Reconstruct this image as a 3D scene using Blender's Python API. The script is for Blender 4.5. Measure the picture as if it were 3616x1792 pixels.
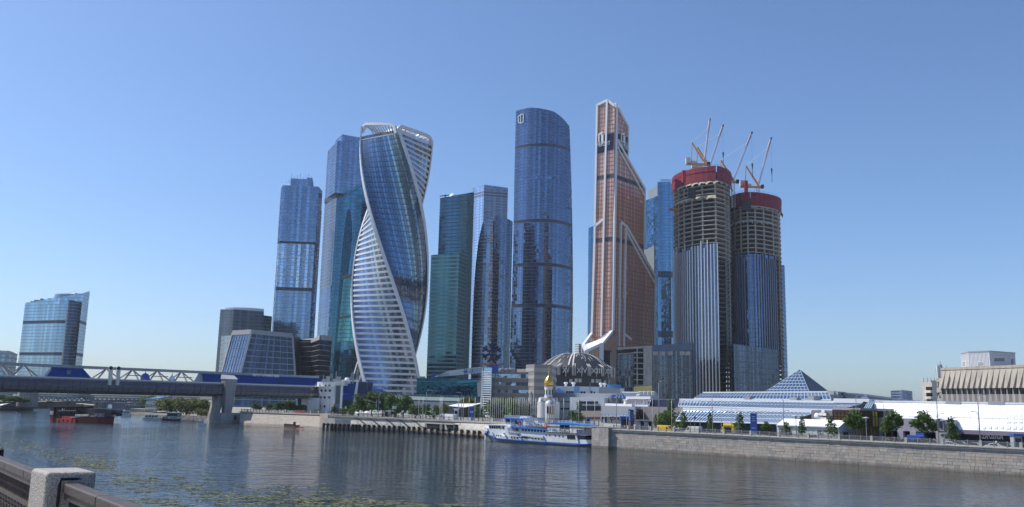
import bpy, bmesh, math, random
from mathutils import Vector, Matrix
from mathutils.bvhtree import BVHTree
random.seed(7)
R=math.radians
for o in list(bpy.data.objects): bpy.data.objects.remove(o)
S=bpy.context.scene; COL=S.collection
# ------------------------------------------------------------------ camera
PW,PH,FPX,EYE=3616.,1792.,3080.,14.0
PITCH=math.atan(525./FPX); ROLL=R(1.33)
CAMROT=(Matrix.Rotation(math.pi/2+PITCH,3,'X') @ Matrix.Rotation(ROLL,3,'Z'))
cd=bpy.data.cameras.new('camera'); cam=bpy.data.objects.new('camera',cd); COL.objects.link(cam)
cd.sensor_width=36; cd.lens=36*FPX/PW; cd.clip_start=.1; cd.clip_end=20000
cam.matrix_world=Matrix.Translation((0,0,EYE)) @ CAMROT.to_4x4()
S.camera=cam
# ------------------------------------------------------------------ sky and sun
SUN_AZ,SUN_EL=R(-75),R(52)      # azimuth measured from the viewing direction (+Y), positive to the right
w=bpy.data.worlds.new('World'); S.world=w; w.use_nodes=True
nt=w.node_tree; bg=nt.nodes['Background']; sky=nt.nodes.new('ShaderNodeTexSky')
sky.sky_type='NISHITA'; sky.sun_disc=False; sky.sun_elevation=SUN_EL; sky.sun_rotation=SUN_AZ
sky.altitude=0; sky.air_density=0.9; sky.dust_density=0.95; sky.ozone_density=8.0
nt.links.new(sky.outputs[0],bg.inputs[0]); bg.inputs[1].default_value=0.14
sd=bpy.data.lights.new('sun','SUN'); sun=bpy.data.objects.new('sun',sd); COL.objects.link(sun)
sd.energy=4.6; sd.angle=R(.53); sd.color=(1,.955,.88)
sv=Vector((math.sin(SUN_AZ)*math.cos(SUN_EL),math.cos(SUN_AZ)*math.cos(SUN_EL),math.sin(SUN_EL)))
sun.rotation_euler=sv.to_track_quat('Z','Y').to_euler()
S.view_settings.view_transform='Standard'; S.view_settings.look='None'
S.view_settings.exposure=0.2; S.view_settings.gamma=1; S.view_settings.use_curve_mapping=False
S.render.engine='CYCLES'
# ------------------------------------------------------------------ measuring
def ray(px,py): return CAMROT @ Vector(((px-PW/2)/FPX,-(py-PH/2)/FPX,-1))
def P(px,py,D):                       # the point seen at a pixel, D metres ahead
    d=ray(px,py); return Vector((0,0,EYE))+d*(D/d.y)
def G(px,py,z=0.):                    # the point of the level z seen at a pixel
    d=ray(px,py); return Vector((0,0,EYE))+d*((z-EYE)/d.z)
def XY(px,py,D): q=P(px,py,D); return (q.x,q.y)
class Pl:                             # an upright plane through two ground points
    def __init__(s,A,B):
        s.A=Vector((A[0],A[1])); s.B=Vector((B[0],B[1])); d=s.B-s.A; s.L=d.length; s.d=d/s.L
        s.n=Vector((s.d.y,-s.d.x))
        if s.n.dot(-s.A)<0: s.n=-s.n
    def pt(s,u,z,o=0.): q=s.A+s.d*u+s.n*o; return Vector((q.x,q.y,z))
    def px(s,x,y):
        d=ray(x,y); n3=Vector((s.n.x,s.n.y,0)); t=(Vector((s.A.x,s.A.y,0))-Vector((0,0,EYE))).dot(n3)/d.dot(n3)
        q=Vector((0,0,EYE))+d*t; return ((Vector((q.x,q.y))-s.A).dot(s.d),q.z)
    def poly(s,pts): return [s.px(*p) for p in pts]
# ------------------------------------------------------------------ meshes and objects
OFF={}
class MB:
    def __init__(s): s.v=[]; s.f=[]
    def add(s,vs,fs):
        b=len(s.v); s.v+= [tuple(x) for x in vs]; s.f+=[tuple(b+i for i in f) for f in fs]; return s
    def quad(s,a,b,c,d): return s.add([a,b,c,d],[(0,1,2,3)])
    def poly(s,ps): return s.add(ps,[tuple(range(len(ps)))])
    def box(s,x0,y0,z0,x1,y1,z1):
        return s.add([(x0,y0,z0),(x1,y0,z0),(x1,y1,z0),(x0,y1,z0),(x0,y0,z1),(x1,y0,z1),(x1,y1,z1),(x0,y1,z1)],
          [(3,2,1,0),(4,5,6,7),(0,1,5,4),(1,2,6,5),(2,3,7,6),(3,0,4,7)])
    def cbox(s,c,d,rz=0.):            # box by centre of base, size (x,y,z), turned
        cs,sn=math.cos(rz),math.sin(rz); vs=[]
        for z in (0,d[2]):
            for x,y in ((-1,-1),(1,-1),(1,1),(-1,1)):
                X,Y=x*d[0]/2,y*d[1]/2; vs.append((c[0]+X*cs-Y*sn,c[1]+X*sn+Y*cs,c[2]+z))
        return s.add(vs,[(3,2,1,0),(4,5,6,7),(0,1,5,4),(1,2,6,5),(2,3,7,6),(3,0,4,7)])
    def bar(s,p,q,w,h=None,up=(0,0,1)):   # rectangular bar between two points
        p,q=Vector(p),Vector(q); h=h or w; d=(q-p)
        if d.length<1e-6: return s
        d.normalize(); u=Vector(up)
        if abs(d.dot(u))>.98: u=Vector((0,1,0)) if abs(d.y)<.9 else Vector((1,0,0))
        r=d.cross(u).normalized(); t=r.cross(d)
        vs=[]
        for e in (p,q):
            for a,b in ((-1,-1),(1,-1),(1,1),(-1,1)): vs.append(e+r*(a*w/2)+t*(b*h/2))
        return s.add(vs,[(0,1,2,3),(7,6,5,4),(0,4,5,1),(1,5,6,2),(2,6,7,3),(3,7,4,0)])
    def tube(s,pts,r,n=6,caps=True):
        rs=r if isinstance(r,(list,tuple)) else [r]*len(pts); pts=[Vector(p) for p in pts]; b=len(s.v)
        for i,p in enumerate(pts):
            d=(pts[min(i+1,len(pts)-1)]-pts[max(i-1,0)]).normalized()
            u=Vector((0,0,1)) if abs(d.z)<.95 else Vector((1,0,0))
            a=d.cross(u).normalized(); c=a.cross(d)
            for k in range(n):
                t=2*math.pi*k/n; s.v.append(tuple(p+a*(rs[i]*math.cos(t))+c*(rs[i]*math.sin(t))))
        for i in range(len(pts)-1):
            for k in range(n):
                k2=(k+1)%n; s.f.append((b+i*n+k,b+i*n+k2,b+(i+1)*n+k2,b+(i+1)*n+k))
        if caps: s.f.append(tuple(b+k for k in range(n))[::-1]); s.f.append(tuple(b+(len(pts)-1)*n+k for k in range(n)))
        return s
    def lathe(s,c,prof,n=16,a0=0.,a1=2*math.pi):
        full=abs(a1-a0-2*math.pi)<1e-6; m=n if full else n+1; b=len(s.v)
        for r,z in prof:
            for k in range(m):
                t=a0+(a1-a0)*k/n; s.v.append((c[0]+r*math.cos(t),c[1]+r*math.sin(t),c[2]+z))
        for i in range(len(prof)-1):
            for k in range(n):
                k2=(k+1)%m; s.f.append((b+i*m+k,b+i*m+k2,b+(i+1)*m+k2,b+(i+1)*m+k))
        return s
    def prism(s,pts,z0,z1):           # ground polygon, z1 a number or one per corner
        n=len(pts); zt=z1 if isinstance(z1,(list,tuple)) else [z1]*n
        ar=sum(pts[i][0]*pts[(i+1)%n][1]-pts[(i+1)%n][0]*pts[i][1] for i in range(n))
        if ar<0: pts=pts[::-1]; zt=zt[::-1]
        return s.add([(p[0],p[1],z0) for p in pts]+[(p[0],p[1],z) for p,z in zip(pts,zt)],
          [tuple(range(n))[::-1],tuple(range(n,2*n))]+[(i,(i+1)%n,n+(i+1)%n,n+i) for i in range(n)])
    def slab(s,pl,poly,o0,o1):        # a polygon (u,z) of an upright plane given thickness
        n=len(poly); a=[pl.pt(u,z,o0) for u,z in poly]; b=[pl.pt(u,z,o1) for u,z in poly]
        return s.add(a+b,[tuple(range(n)),tuple(range(n,2*n))[::-1]]+[(i,(i+1)%n,n+(i+1)%n,n+i) for i in range(n)])
    def mesh(s,name,off=(0,0,0)):
        m=bpy.data.meshes.new(name)
        m.from_pydata([(v[0]-off[0],v[1]-off[1],v[2]-off[2]) for v in s.v],[],s.f); m.update(); return m
    def build(s,name,mat,parent=None,smooth=False,fix=True,bevel=0):
        off=OFF.get(parent.name,(0,0,0)) if parent else (0,0,0)
        m=s.mesh(name,off)
        if fix:
            b=bmesh.new(); b.from_mesh(m); bmesh.ops.recalc_face_normals(b,faces=b.faces); b.to_mesh(m); b.free()
        if smooth: m.polygons.foreach_set('use_smooth',[True]*len(m.polygons))
        m.materials.append(mat); o=bpy.data.objects.new(name,m); COL.objects.link(o)
        if parent: o.parent=parent; OFF[o.name]=off
        if bevel:
            md=o.modifiers.new('bevel','BEVEL'); md.width=bevel; md.segments=2; md.limit_method='ANGLE'
        return o
def tag(o,label,cat,group=None,kind=None):
    if label: o['label']=label
    if cat: o['category']=cat
    if group: o['group']=group
    if kind: o['kind']=kind
    return o
def thing(name,label,cat,loc=(0,0,0),group=None):
    o=bpy.data.objects.new(name,None); COL.objects.link(o); o.location=loc; o.empty_display_size=.5
    OFF[o.name]=tuple(loc); return tag(o,label,cat,group)
def structure(name,mb,mat,**k): o=mb.build(name,mat,**k); o['kind']='structure'; return o
def stuff(o): o['kind']='stuff'; return o
def dup(root,loc,rz=0.,sc=None,label=None,mat=None,name=None):
    def cp(o,p):
        c=o.copy(); COL.objects.link(c)
        if p: c.parent=p
        for ch in o.children: cp(ch,c)
        return c
    c=cp(root,None); c.location=loc; c.rotation_euler=(0,0,rz)
    if sc: c.scale=sc if isinstance(sc,(tuple,list)) else (sc,)*3
    if label: c['label']=label
    if mat: repaint(c,*mat)
    return c
def repaint(root,partname,m):
    for ch in [root]+list(root.children_recursive):
        if ch.name.split('.')[0]==partname and ch.type=='MESH':
            ch.material_slots[0].link='OBJECT'; ch.material_slots[0].material=m
def text(body,size,mat,name,parent,origin,right,up,depth=.05,align='CENTER',fit=None,push=0.):
    c=bpy.data.curves.new('t','FONT'); c.body=body; c.size=size; c.align_x=align; c.align_y='CENTER'; c.extrude=depth/size*size/2; c.resolution_u=2
    t=bpy.data.objects.new('t',c); COL.objects.link(t); dg=bpy.context.evaluated_depsgraph_get(); dg.update()
    m=bpy.data.meshes.new_from_object(t.evaluated_get(dg)); bpy.data.objects.remove(t)
    xs=[v.co.x for v in m.vertices] or [0,1]; wd=max(xs)-min(xs); sx=(fit/wd if fit else 1.)
    r=Vector(right).normalized(); u=Vector(up).normalized(); n=r.cross(u); o0=Vector(origin)+n*push
    off=Vector(OFF.get(parent.name,(0,0,0))) if parent else Vector((0,0,0))
    for v in m.vertices: v.co=o0+r*(v.co.x*sx)+u*v.co.y+n*v.co.z-off
    m.materials.clear(); m.materials.append(mat); o=bpy.data.objects.new(name,m); COL.objects.link(o)
    if parent: o.parent=parent
    return o
# ------------------------------------------------------------------ materials
def nodes(name):
    m=bpy.data.materials.new(name); m.use_nodes=True; t=m.node_tree; return m,t,t.nodes['Principled BSDF']
def nn(t,ty,**k):
    n=t.nodes.new(ty)
    for a,b in k.items():
        if a.startswith('i_'): n.inputs[int(a[2:])].default_value=b
        else: setattr(n,a,b)
    return n
def vary(t,col,amt,out):              # colour times 1-amt..1+amt
    mx=nn(t,'ShaderNodeMix',data_type='RGBA',blend_type='MIX')
    mx.inputs[6].default_value=(*[max(0,c*(1-amt)) for c in col],1); mx.inputs[7].default_value=(*[min(1,c*(1+amt)) for c in col],1)
    t.links.new(out,mx.inputs[0]); return mx.outputs[2]
def plain(name,col,rough=.7,metal=0.,scale=1.5,amt=.18,bump=0.,spec=.4,stain=0.,isl=0.,algae=0.):
    m,t,b=nodes(name); b.inputs['Roughness'].default_value=rough; b.inputs['Metallic'].default_value=metal
    b.inputs['Specular IOR Level'].default_value=spec
    tc=nn(t,'ShaderNodeTexCoord'); n=nn(t,'ShaderNodeTexNoise'); n.inputs['Scale'].default_value=scale; n.inputs['Detail'].default_value=6
    t.links.new(tc.outputs['Object'],n.inputs['Vector']); out=vary(t,col,amt,n.outputs[0])
    if isl:
        ge=nn(t,'ShaderNodeNewGeometry'); mx=nn(t,'ShaderNodeMix',data_type='RGBA',blend_type='MULTIPLY'); mx.inputs[0].default_value=1
        rr=nn(t,'ShaderNodeMapRange'); rr.inputs[3].default_value=1-isl; rr.inputs[4].default_value=1+isl
        t.links.new(ge.outputs['Random Per Island'],rr.inputs[0]); t.links.new(out,mx.inputs[6]); t.links.new(rr.outputs[0],mx.inputs[7]); out=mx.outputs[2]
    if stain:
        mp=nn(t,'ShaderNodeMapping'); mp.inputs['Scale'].default_value=(.9,.9,.12); n2=nn(t,'ShaderNodeTexNoise'); n2.inputs['Scale'].default_value=1.; n2.inputs['Detail'].default_value=4
        t.links.new(tc.outputs['Object'],mp.inputs[0]); t.links.new(mp.outputs[0],n2.inputs[0])
        rr=nn(t,'ShaderNodeMapRange'); rr.inputs[1].default_value=.42; rr.inputs[2].default_value=.7; rr.inputs[3].default_value=1; rr.inputs[4].default_value=1-stain
        t.links.new(n2.outputs[0],rr.inputs[0]); mx=nn(t,'ShaderNodeMix',data_type='RGBA',blend_type='MULTIPLY'); mx.inputs[0].default_value=1
        t.links.new(out,mx.inputs[6]); t.links.new(rr.outputs[0],mx.inputs[7]); out=mx.outputs[2]
    if algae:                           # damp band at the waterline, ragged by noise
        ge=nn(t,'ShaderNodeNewGeometry'); sx=nn(t,'ShaderNodeSeparateXYZ'); t.links.new(ge.outputs['Position'],sx.inputs[0])
        ns=nn(t,'ShaderNodeTexNoise'); ns.inputs['Scale'].default_value=.5; ns.inputs['Detail'].default_value=5; t.links.new(ge.outputs['Position'],ns.inputs[0])
        sb=nn(t,'ShaderNodeMath',operation='SUBTRACT'); t.links.new(sx.outputs[2],sb.inputs[0]); t.links.new(ns.outputs[0],sb.inputs[1])
        rr=nn(t,'ShaderNodeMapRange'); rr.inputs[1].default_value=-.15; rr.inputs[2].default_value=.35; rr.inputs[3].default_value=1-algae; rr.inputs[4].default_value=1; t.links.new(sb.outputs[0],rr.inputs[0])
        mx=nn(t,'ShaderNodeMix',data_type='RGBA',blend_type='MULTIPLY'); mx.inputs[0].default_value=1; t.links.new(out,mx.inputs[6]); t.links.new(rr.outputs[0],mx.inputs[7]); out=mx.outputs[2]
    t.links.new(out,b.inputs['Base Color'])
    if bump:
        n3=nn(t,'ShaderNodeTexNoise'); n3.inputs['Scale'].default_value=scale*6; n3.inputs['Detail'].default_value=5; t.links.new(tc.outputs['Object'],n3.inputs[0])
        bm=nn(t,'ShaderNodeBump'); bm.inputs['Strength'].default_value=bump; bm.inputs['Distance'].default_value=.05
        t.links.new(n3.outputs[0],bm.inputs['Height']); t.links.new(bm.outputs[0],b.inputs['Normal'])
    return m
def glass(name,col,rough=.06,metal=.75,var=.25,big=.0,wob=0.):
    m,t,b=nodes(name); b.inputs['Roughness'].default_value=rough; b.inputs['Metallic'].default_value=metal
    ge=nn(t,'ShaderNodeNewGeometry'); 
    rp=nn(t,'ShaderNodeMath',operation='POWER'); rp.inputs[1].default_value=2.2; t.links.new(ge.outputs['Random Per Island'],rp.inputs[0])
    rr=nn(t,'ShaderNodeMapRange'); rr.inputs[3].default_value=1-var*.7; rr.inputs[4].default_value=1+var*1.6; t.links.new(rp.outputs[0],rr.inputs[0])
    n=nn(t,'ShaderNodeTexNoise'); n.inputs['Scale'].default_value=.035; t.links.new(ge.outputs['Position'],n.inputs[0])
    out=vary(t,col,.22+big,n.outputs[0])
    mx=nn(t,'ShaderNodeMix',data_type='RGBA',blend_type='MULTIPLY'); mx.inputs[0].default_value=1
    t.links.new(out,mx.inputs[6]); t.links.new(rr.outputs[0],mx.inputs[7]); t.links.new(mx.outputs[2],b.inputs['Base Color'])
    if wob:
        n2=nn(t,'ShaderNodeTexNoise'); n2.inputs['Scale'].default_value=.35; n2.inputs['Detail'].default_value=1; t.links.new(ge.outputs['Position'],n2.inputs[0])
        bm=nn(t,'ShaderNodeBump'); bm.inputs['Strength'].default_value=1; bm.inputs['Distance'].default_value=wob
        t.links.new(n2.outputs[0],bm.inputs['Height']); t.links.new(bm.outputs[0],b.inputs['Normal'])
    return m
# ------------------------------------------------------------------ curtain walls
def clipz(poly,z0,z1):
    def cut(ps,f):
        out=[]
        for i in range(len(ps)):
            a,b=ps[i],ps[(i+1)%len(ps)]; fa,fb=f(a),f(b)
            if fa>=0: out.append(a)
            if (fa>=0)!=(fb>=0): t=fa/(fa-fb); out.append((a[0]+(b[0]-a[0])*t,a[1]+(b[1]-a[1])*t))
        return out
    p=cut(poly,lambda q:q[1]-z0)
    return cut(p,lambda q:z1-q[1]) if len(p)>2 else []
def clipu(poly,u0,u1):
    q=clipz([(z,u) for u,z in poly],u0,u1); return [(u,z) for z,u in q]
def span(poly):                       # u range at mid height of a clipped strip
    us=[q[0] for q in poly]; return min(us),max(us)
class Fac:
    """rows of panes, floor bands and mullions gathered floor by floor over several wall planes"""
    def __init__(s,parent,z0,fh,band_h,bw,mg,mb_,mm=None,band_out=.25,mull=.14,mull_out=.12,tilt=.03,skip=None,special=None,row='window_row',band='floor_band'):
        s.__dict__.update(locals()); s.rows={}; s.bands={}; s.mul=MB(); s.special=special or {}
    def add(s,pl,poly,bw=None,bands=True,mulls=True,rng=None):
        zs=[q[1] for q in poly]; bw=bw or s.bw
        k=int(math.floor((min(zs)-s.z0)/s.fh))
        while s.z0+k*s.fh<max(zs):
            za=s.z0+k*s.fh; zb=za+s.band_h; zc=za+s.fh
            st=clipz(poly,zb,zc)
            if len(st)>2:
                u0,u1=span(st); n=max(1,round((u1-u0)/bw)); R_=s.rows.setdefault(k,MB())
                for i in range(n):
                    a,b=u0+(u1-u0)*i/n,u0+(u1-u0)*(i+1)/n; c=clipu(st,a,b) if n>1 else st
                    if len(c)<3: continue
                    ta,tb=random.uniform(-s.tilt,s.tilt),random.uniform(-s.tilt,s.tilt)
                    zm=(zb+zc)/2
                    R_.poly([pl.pt(u,z,((u-a)/(b-a+1e-9)-.5)*ta*2+((z-zm)/s.fh)*tb*2) for u,z in c])
                    if s.mm and mulls and i>0:
                        us=a; zz=[q[1] for q in c if abs(q[0]-a)<1e-4]
                        if len(zz)>=2: s.mul.bar(pl.pt(a,min(zz),s.mull_out/2),pl.pt(a,max(zz),s.mull_out/2),s.mull,s.mull_out,up=(pl.n.x,pl.n.y,0))
            if bands:
                st=clipz(poly,za,zb)
                if len(st)>2: s.bands.setdefault(k,MB()).slab(pl,st,-.1,s.band_out)
            k+=1
    def finish(s,mull_name='mullions'):
        for k,m in sorted(s.rows.items()):
            mt=s.special.get(k,s.mg); m.build(s.row,mt,s.parent,fix=False)
        for k,m in sorted(s.bands.items()): m.build(s.band,s.mb_,s.parent)
        if s.mul.v: stuff(s.mul.build(mull_name,s.mm,s.parent))
def rect(pl,z0,z1,u0=0,u1=None): u1=pl.L if u1 is None else u1; return [(u0,z0),(u1,z0),(u1,z1),(u0,z1)]
def ringpoly(pts,z0,zt): return [(pts[0],z0),(pts[1],z0),(pts[1],zt[1]),(pts[0],zt[0])]
def tower(name,label,cat,foot,z0,ztop,fh,band_h,bw,mg,mb_,mm=None,core=None,inset=.35,group=None,faces=None,**k):
    """a prism tower: foot corners in order, ztop one number or one per corner; every wall gets its curtain wall"""
    cx=sum(p[0] for p in foot)/len(foot); cy=sum(p[1] for p in foot)/len(foot)
    t=thing(name,label,cat,(cx,cy,z0),group); n=len(foot); zt=ztop if isinstance(ztop,(list,tuple)) else [ztop]*n
    def sh(p,d): v=Vector((p[0]-cx,p[1]-cy)); L=v.length; v=v*((L-d*1.4)/L); return (cx+v.x,cy+v.y)
    MB().prism([sh(p,inset) for p in foot],z0,[z-.3 for z in zt]).build('core',core or mb_,t)
    f=Fac(t,z0,fh,band_h,bw,mg,mb_,mm,**k)
    for i in range(n):
        if faces is not None and i not in faces: continue
        a,b=foot[i],foot[(i+1)%n]; pl=Pl(a,b); out=Vector(((a[0]+b[0])/2-cx,(a[1]+b[1])/2-cy))
        if pl.n.dot(out)<0: pl.n=-pl.n
        f.add(pl,[(0,z0),(pl.L,z0),(pl.L,zt[(i+1)%n]),(0,zt[i])])
    f.finish(); return t
# ------------------------------------------------------------------ shared materials
WHITE=plain('white paint',(.78,.78,.76),.45,scale=.4,amt=.08,stain=.15)
WHITEP=plain('white panel',(.74,.745,.74),.35,scale=.2,amt=.05)
CONC=plain('concrete',(.36,.34,.31),.85,scale=.5,amt=.22,bump=.2,stain=.3)
CONCD=plain('raw dark concrete',(.2,.19,.175),.9,scale=.4,amt=.3,stain=.3)
STEEL=plain('grey steel',(.3,.31,.32),.45,.6,scale=2,amt=.15)
DARK=plain('dark metal',(.035,.036,.04),.5,.3,scale=2,amt=.2)
BLACK=plain('black paint',(.012,.012,.014),.5,scale=2,amt=.3)
DGLASS=glass('dark glass',(.05,.07,.1),.05,.55,.3)
BGLASS=glass('sky blue pavilion glass',(.17,.28,.43),.09,.7,.3)
GRAN=plain('grey granite',(.33,.31,.285),.8,scale=6,amt=.28,bump=.25)
GREYP=plain('grey cladding',(.34,.345,.36),.5,scale=.5,amt=.08)
RED=plain('red paint',(.42,.025,.03),.5,scale=1,amt=.2,stain=.2)
BLUE=plain('blue paint',(.03,.1,.42),.45,scale=1,amt=.15)
YEL=plain('yellow paint',(.75,.5,.02),.4,scale=1,amt=.06)
ORANGE=plain('orange crane paint',(.72,.35,.08),.5,scale=1,amt=.15)
GOLD=plain('gold leaf',(.85,.5,.09),.28,1.,scale=1.5,amt=.1)
BRICKR=plain('dark red brick',(.2,.09,.07),.8,scale=1,amt=.2)
# ================================================================== river, ground, embankments
UB=Vector((-.718,.696)); NB=Vector((.696,.718)); B0=Vector((118.5,205.2)); GL=5.4
def W(s,o,z=0.): q=B0+UB*s+NB*o; return Vector((q.x,q.y,z))
def off_pl(o): return Pl(W(-200,o).xy,W(600,o).xy)
def Bp(px,py,o):                       # pixel -> point on the upright plane o metres inland of the wall
    pl=off_pl(o); u,z=pl.px(px,py); return pl.pt(u,z)
def Bx(px,o,z=GL): q=Bp(px,1480,o); return Vector((q.x,q.y,z))
# water
def water():
    m,t,b=nodes('river water'); b.inputs['Base Color'].default_value=(.02,.024,.018,1); b.inputs['Roughness'].default_value=.04; b.inputs['IOR'].default_value=1.33; b.inputs['Specular IOR Level'].default_value=.5
    g=nn(t,'ShaderNodeNewGeometry'); hs=[]
    for sc,rot,amp,det in (((.16,.3,1),.3,.42,2),((.5,1.0,1),-.3,.2,2),((1.8,3.4,1),.2,.035,3)):
        mp=nn(t,'ShaderNodeMapping'); mp.inputs['Scale'].default_value=sc; mp.inputs['Rotation'].default_value=(0,0,rot)
        n=nn(t,'ShaderNodeTexNoise'); n.inputs['Scale'].default_value=1; n.inputs['Detail'].default_value=det; n.inputs['Roughness'].default_value=.55
        t.links.new(g.outputs['Position'],mp.inputs[0]); t.links.new(mp.outputs[0],n.inputs[0])
        mu=nn(t,'ShaderNodeMath',operation='MULTIPLY'); mu.inputs[1].default_value=amp; t.links.new(n.outputs[0],mu.inputs[0]); hs.append(mu.outputs[0])
    a1=nn(t,'ShaderNodeMath',operation='ADD'); t.links.new(hs[0],a1.inputs[0]); t.links.new(hs[1],a1.inputs[1])
    a3=nn(t,'ShaderNodeMath',operation='ADD'); t.links.new(a1.outputs[0],a3.inputs[0]); t.links.new(hs[2],a3.inputs[1])
    pn=nn(t,'ShaderNodeTexNoise'); pn.inputs['Scale'].default_value=.018; pn.inputs['Detail'].default_value=3; t.links.new(g.outputs['Position'],pn.inputs[0]); pr=nn(t,'ShaderNodeMapRange'); pr.inputs[1].default_value=.35; pr.inputs[2].default_value=.65; pr.inputs[3].default_value=.45; pr.inputs[4].default_value=1.25; t.links.new(pn.outputs[0],pr.inputs[0])
    a2=nn(t,'ShaderNodeMath',operation='MULTIPLY'); t.links.new(a3.outputs[0],a2.inputs[0]); t.links.new(pr.outputs[0],a2.inputs[1])
    bm=nn(t,'ShaderNodeBump'); bm.inputs['Strength'].default_value=1; bm.inputs['Distance'].default_value=1.0
    t.links.new(a2.outputs[0],bm.inputs['Height']); t.links.new(bm.outputs[0],b.inputs['Normal'])
    structure('river',MB().quad((-2500,-600,0),(2500,-600,0),(2500,4000,0),(-2500,4000,0)),m)
water()
PAVE=plain('pale paving',(.3,.29,.27),.85,scale=.2,amt=.2); ASPH=plain('asphalt',(.05,.05,.052),.9,scale=.3,amt=.2)
GRASSM=plain('bank grass',(.08,.12,.03),.9,scale=.15,amt=.4)
# wall foot line and coping line from right to left
pier_px=[(1165,1518),(1280,1522),(1420,1528),(1560,1536),(1690,1543),(1900,1553),(2075,1563)]
PF=[G(x,y,0) for x,y in pier_px][::-1]
cop_px=[(1165,1467,409),(1280,1471,402),(1440,1478,391),(1600,1484,375),(1780,1491,350),(1950,1498,326),(2110,1504,305)]
PC=[P(*q) for q in cop_px][::-1]
for i_,(x_,_) in enumerate(pier_px[::-1]):
    if x_>1600:
        j_=min(range(len(PC)),key=lambda k:abs(cop_px[::-1][k][0]-x_-20)); PF[i_]=Vector((*(PC[j_].xy-NB*(9 if x_<1800 else 7)),0))
LW=[G(1150,1513.5,0),G(1000,1504,0),G(845,1497,0)]; LC=[P(1150,1465,LW[0].y+7),P(1000,1461,LW[1].y+7),P(848,1456,LW[2].y+7)]
up=[G(760,1488,0),G(650,1480,0),G(560,1474,0),G(440,1462,0),G(420,1458,0)]
edge=[W(-200,0),W(119,0)]+[Vector((q.x,q.y,0)) for q in PC]+[Vector((q.x,q.y,0)) for q in LC]+[LC[2]+Vector((NB.x,NB.y,0))*55,Vector((-205,640,0)),Vector((-300,800,0)),Vector((-420,1100,0)),Vector((-500,1500,0)),Vector((-500,3800,0)),Vector((2400,3800,0)),Vector((2400,-150,0))]
structure('far_bank_ground',MB().poly([(q.x,q.y,GL) for q in edge]),PAVE,fix=False)
skirt=MB()
for a,b in zip(edge[11:14],edge[12:15]): skirt.quad((a.x,a.y,GL),(b.x,b.y,GL),(b.x-1,b.y-1,-1),(a.x-1,a.y-1,-1))
structure('upstream_bank',skirt,CONC)
structure('river_terrace',MB().prism([(q.x,q.y) for q in [LW[2]+Vector((1,3,0))]+up+[Vector((-285,700,0)),Vector((-280,800,0)),Vector((-150,640,0)),LC[2]+Vector((NB.x,NB.y,0))*62]],-1,1.5),plain('terrace earth',(.2,.19,.15),.9,scale=.1,amt=.3))
# embankment road along the wall, with painted lane lines and kerb
rd=MB(); q=[W(s,9,GL+.004) for s in (-180,0,60,110)]; q2=[W(s,21,GL+.004) for s in (-180,0,60,110)]
q+=[Vector((c.x,c.y,GL+.004))+Vector((NB.x,NB.y,0))*9 for c in PC[::2]+LC]; q2+=[Vector((c.x,c.y,GL+.004))+Vector((NB.x,NB.y,0))*21 for c in PC[::2]+LC]
for i in range(len(q)-1): rd.quad(q[i],q[i+1],q2[i+1],q2[i])
structure('embankment_road',rd,ASPH)
ln=MB()
for i in range(len(q)-1):
    a,b=q[i].lerp(q2[i],.5),q[i+1].lerp(q2[i+1],.5); L=(b-a).length; k=0
    while k+3<L: p0=a.lerp(b,k/L); p1=a.lerp(b,(k+3)/L); ln.bar(p0+Vector((0,0,.004)),p1+Vector((0,0,.004)),.15,.004); k+=9
structure('lane_markings',ln,WHITE)
kb=MB()
for i in range(len(q)-1): kb.bar(q[i]+Vector((0,0,.06)),q[i+1]+Vector((0,0,.06)),.25,.13); kb.bar(q2[i]+Vector((0,0,.06)),q2[i+1]+Vector((0,0,.06)),.25,.13)
structure('kerbs',kb,GRAN)
vs=MB(); 
for i in range(3): vs.quad(W([-180,0,60,110][i],4.5,GL+.008),W([-180,0,60,110][i+1],4.5,GL+.008),W([-180,0,60,110][i+1],8.7,GL+.008),W([-180,0,60,110][i],8.7,GL+.008))
structure('grass_verge',vs,GRASSM)

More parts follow.
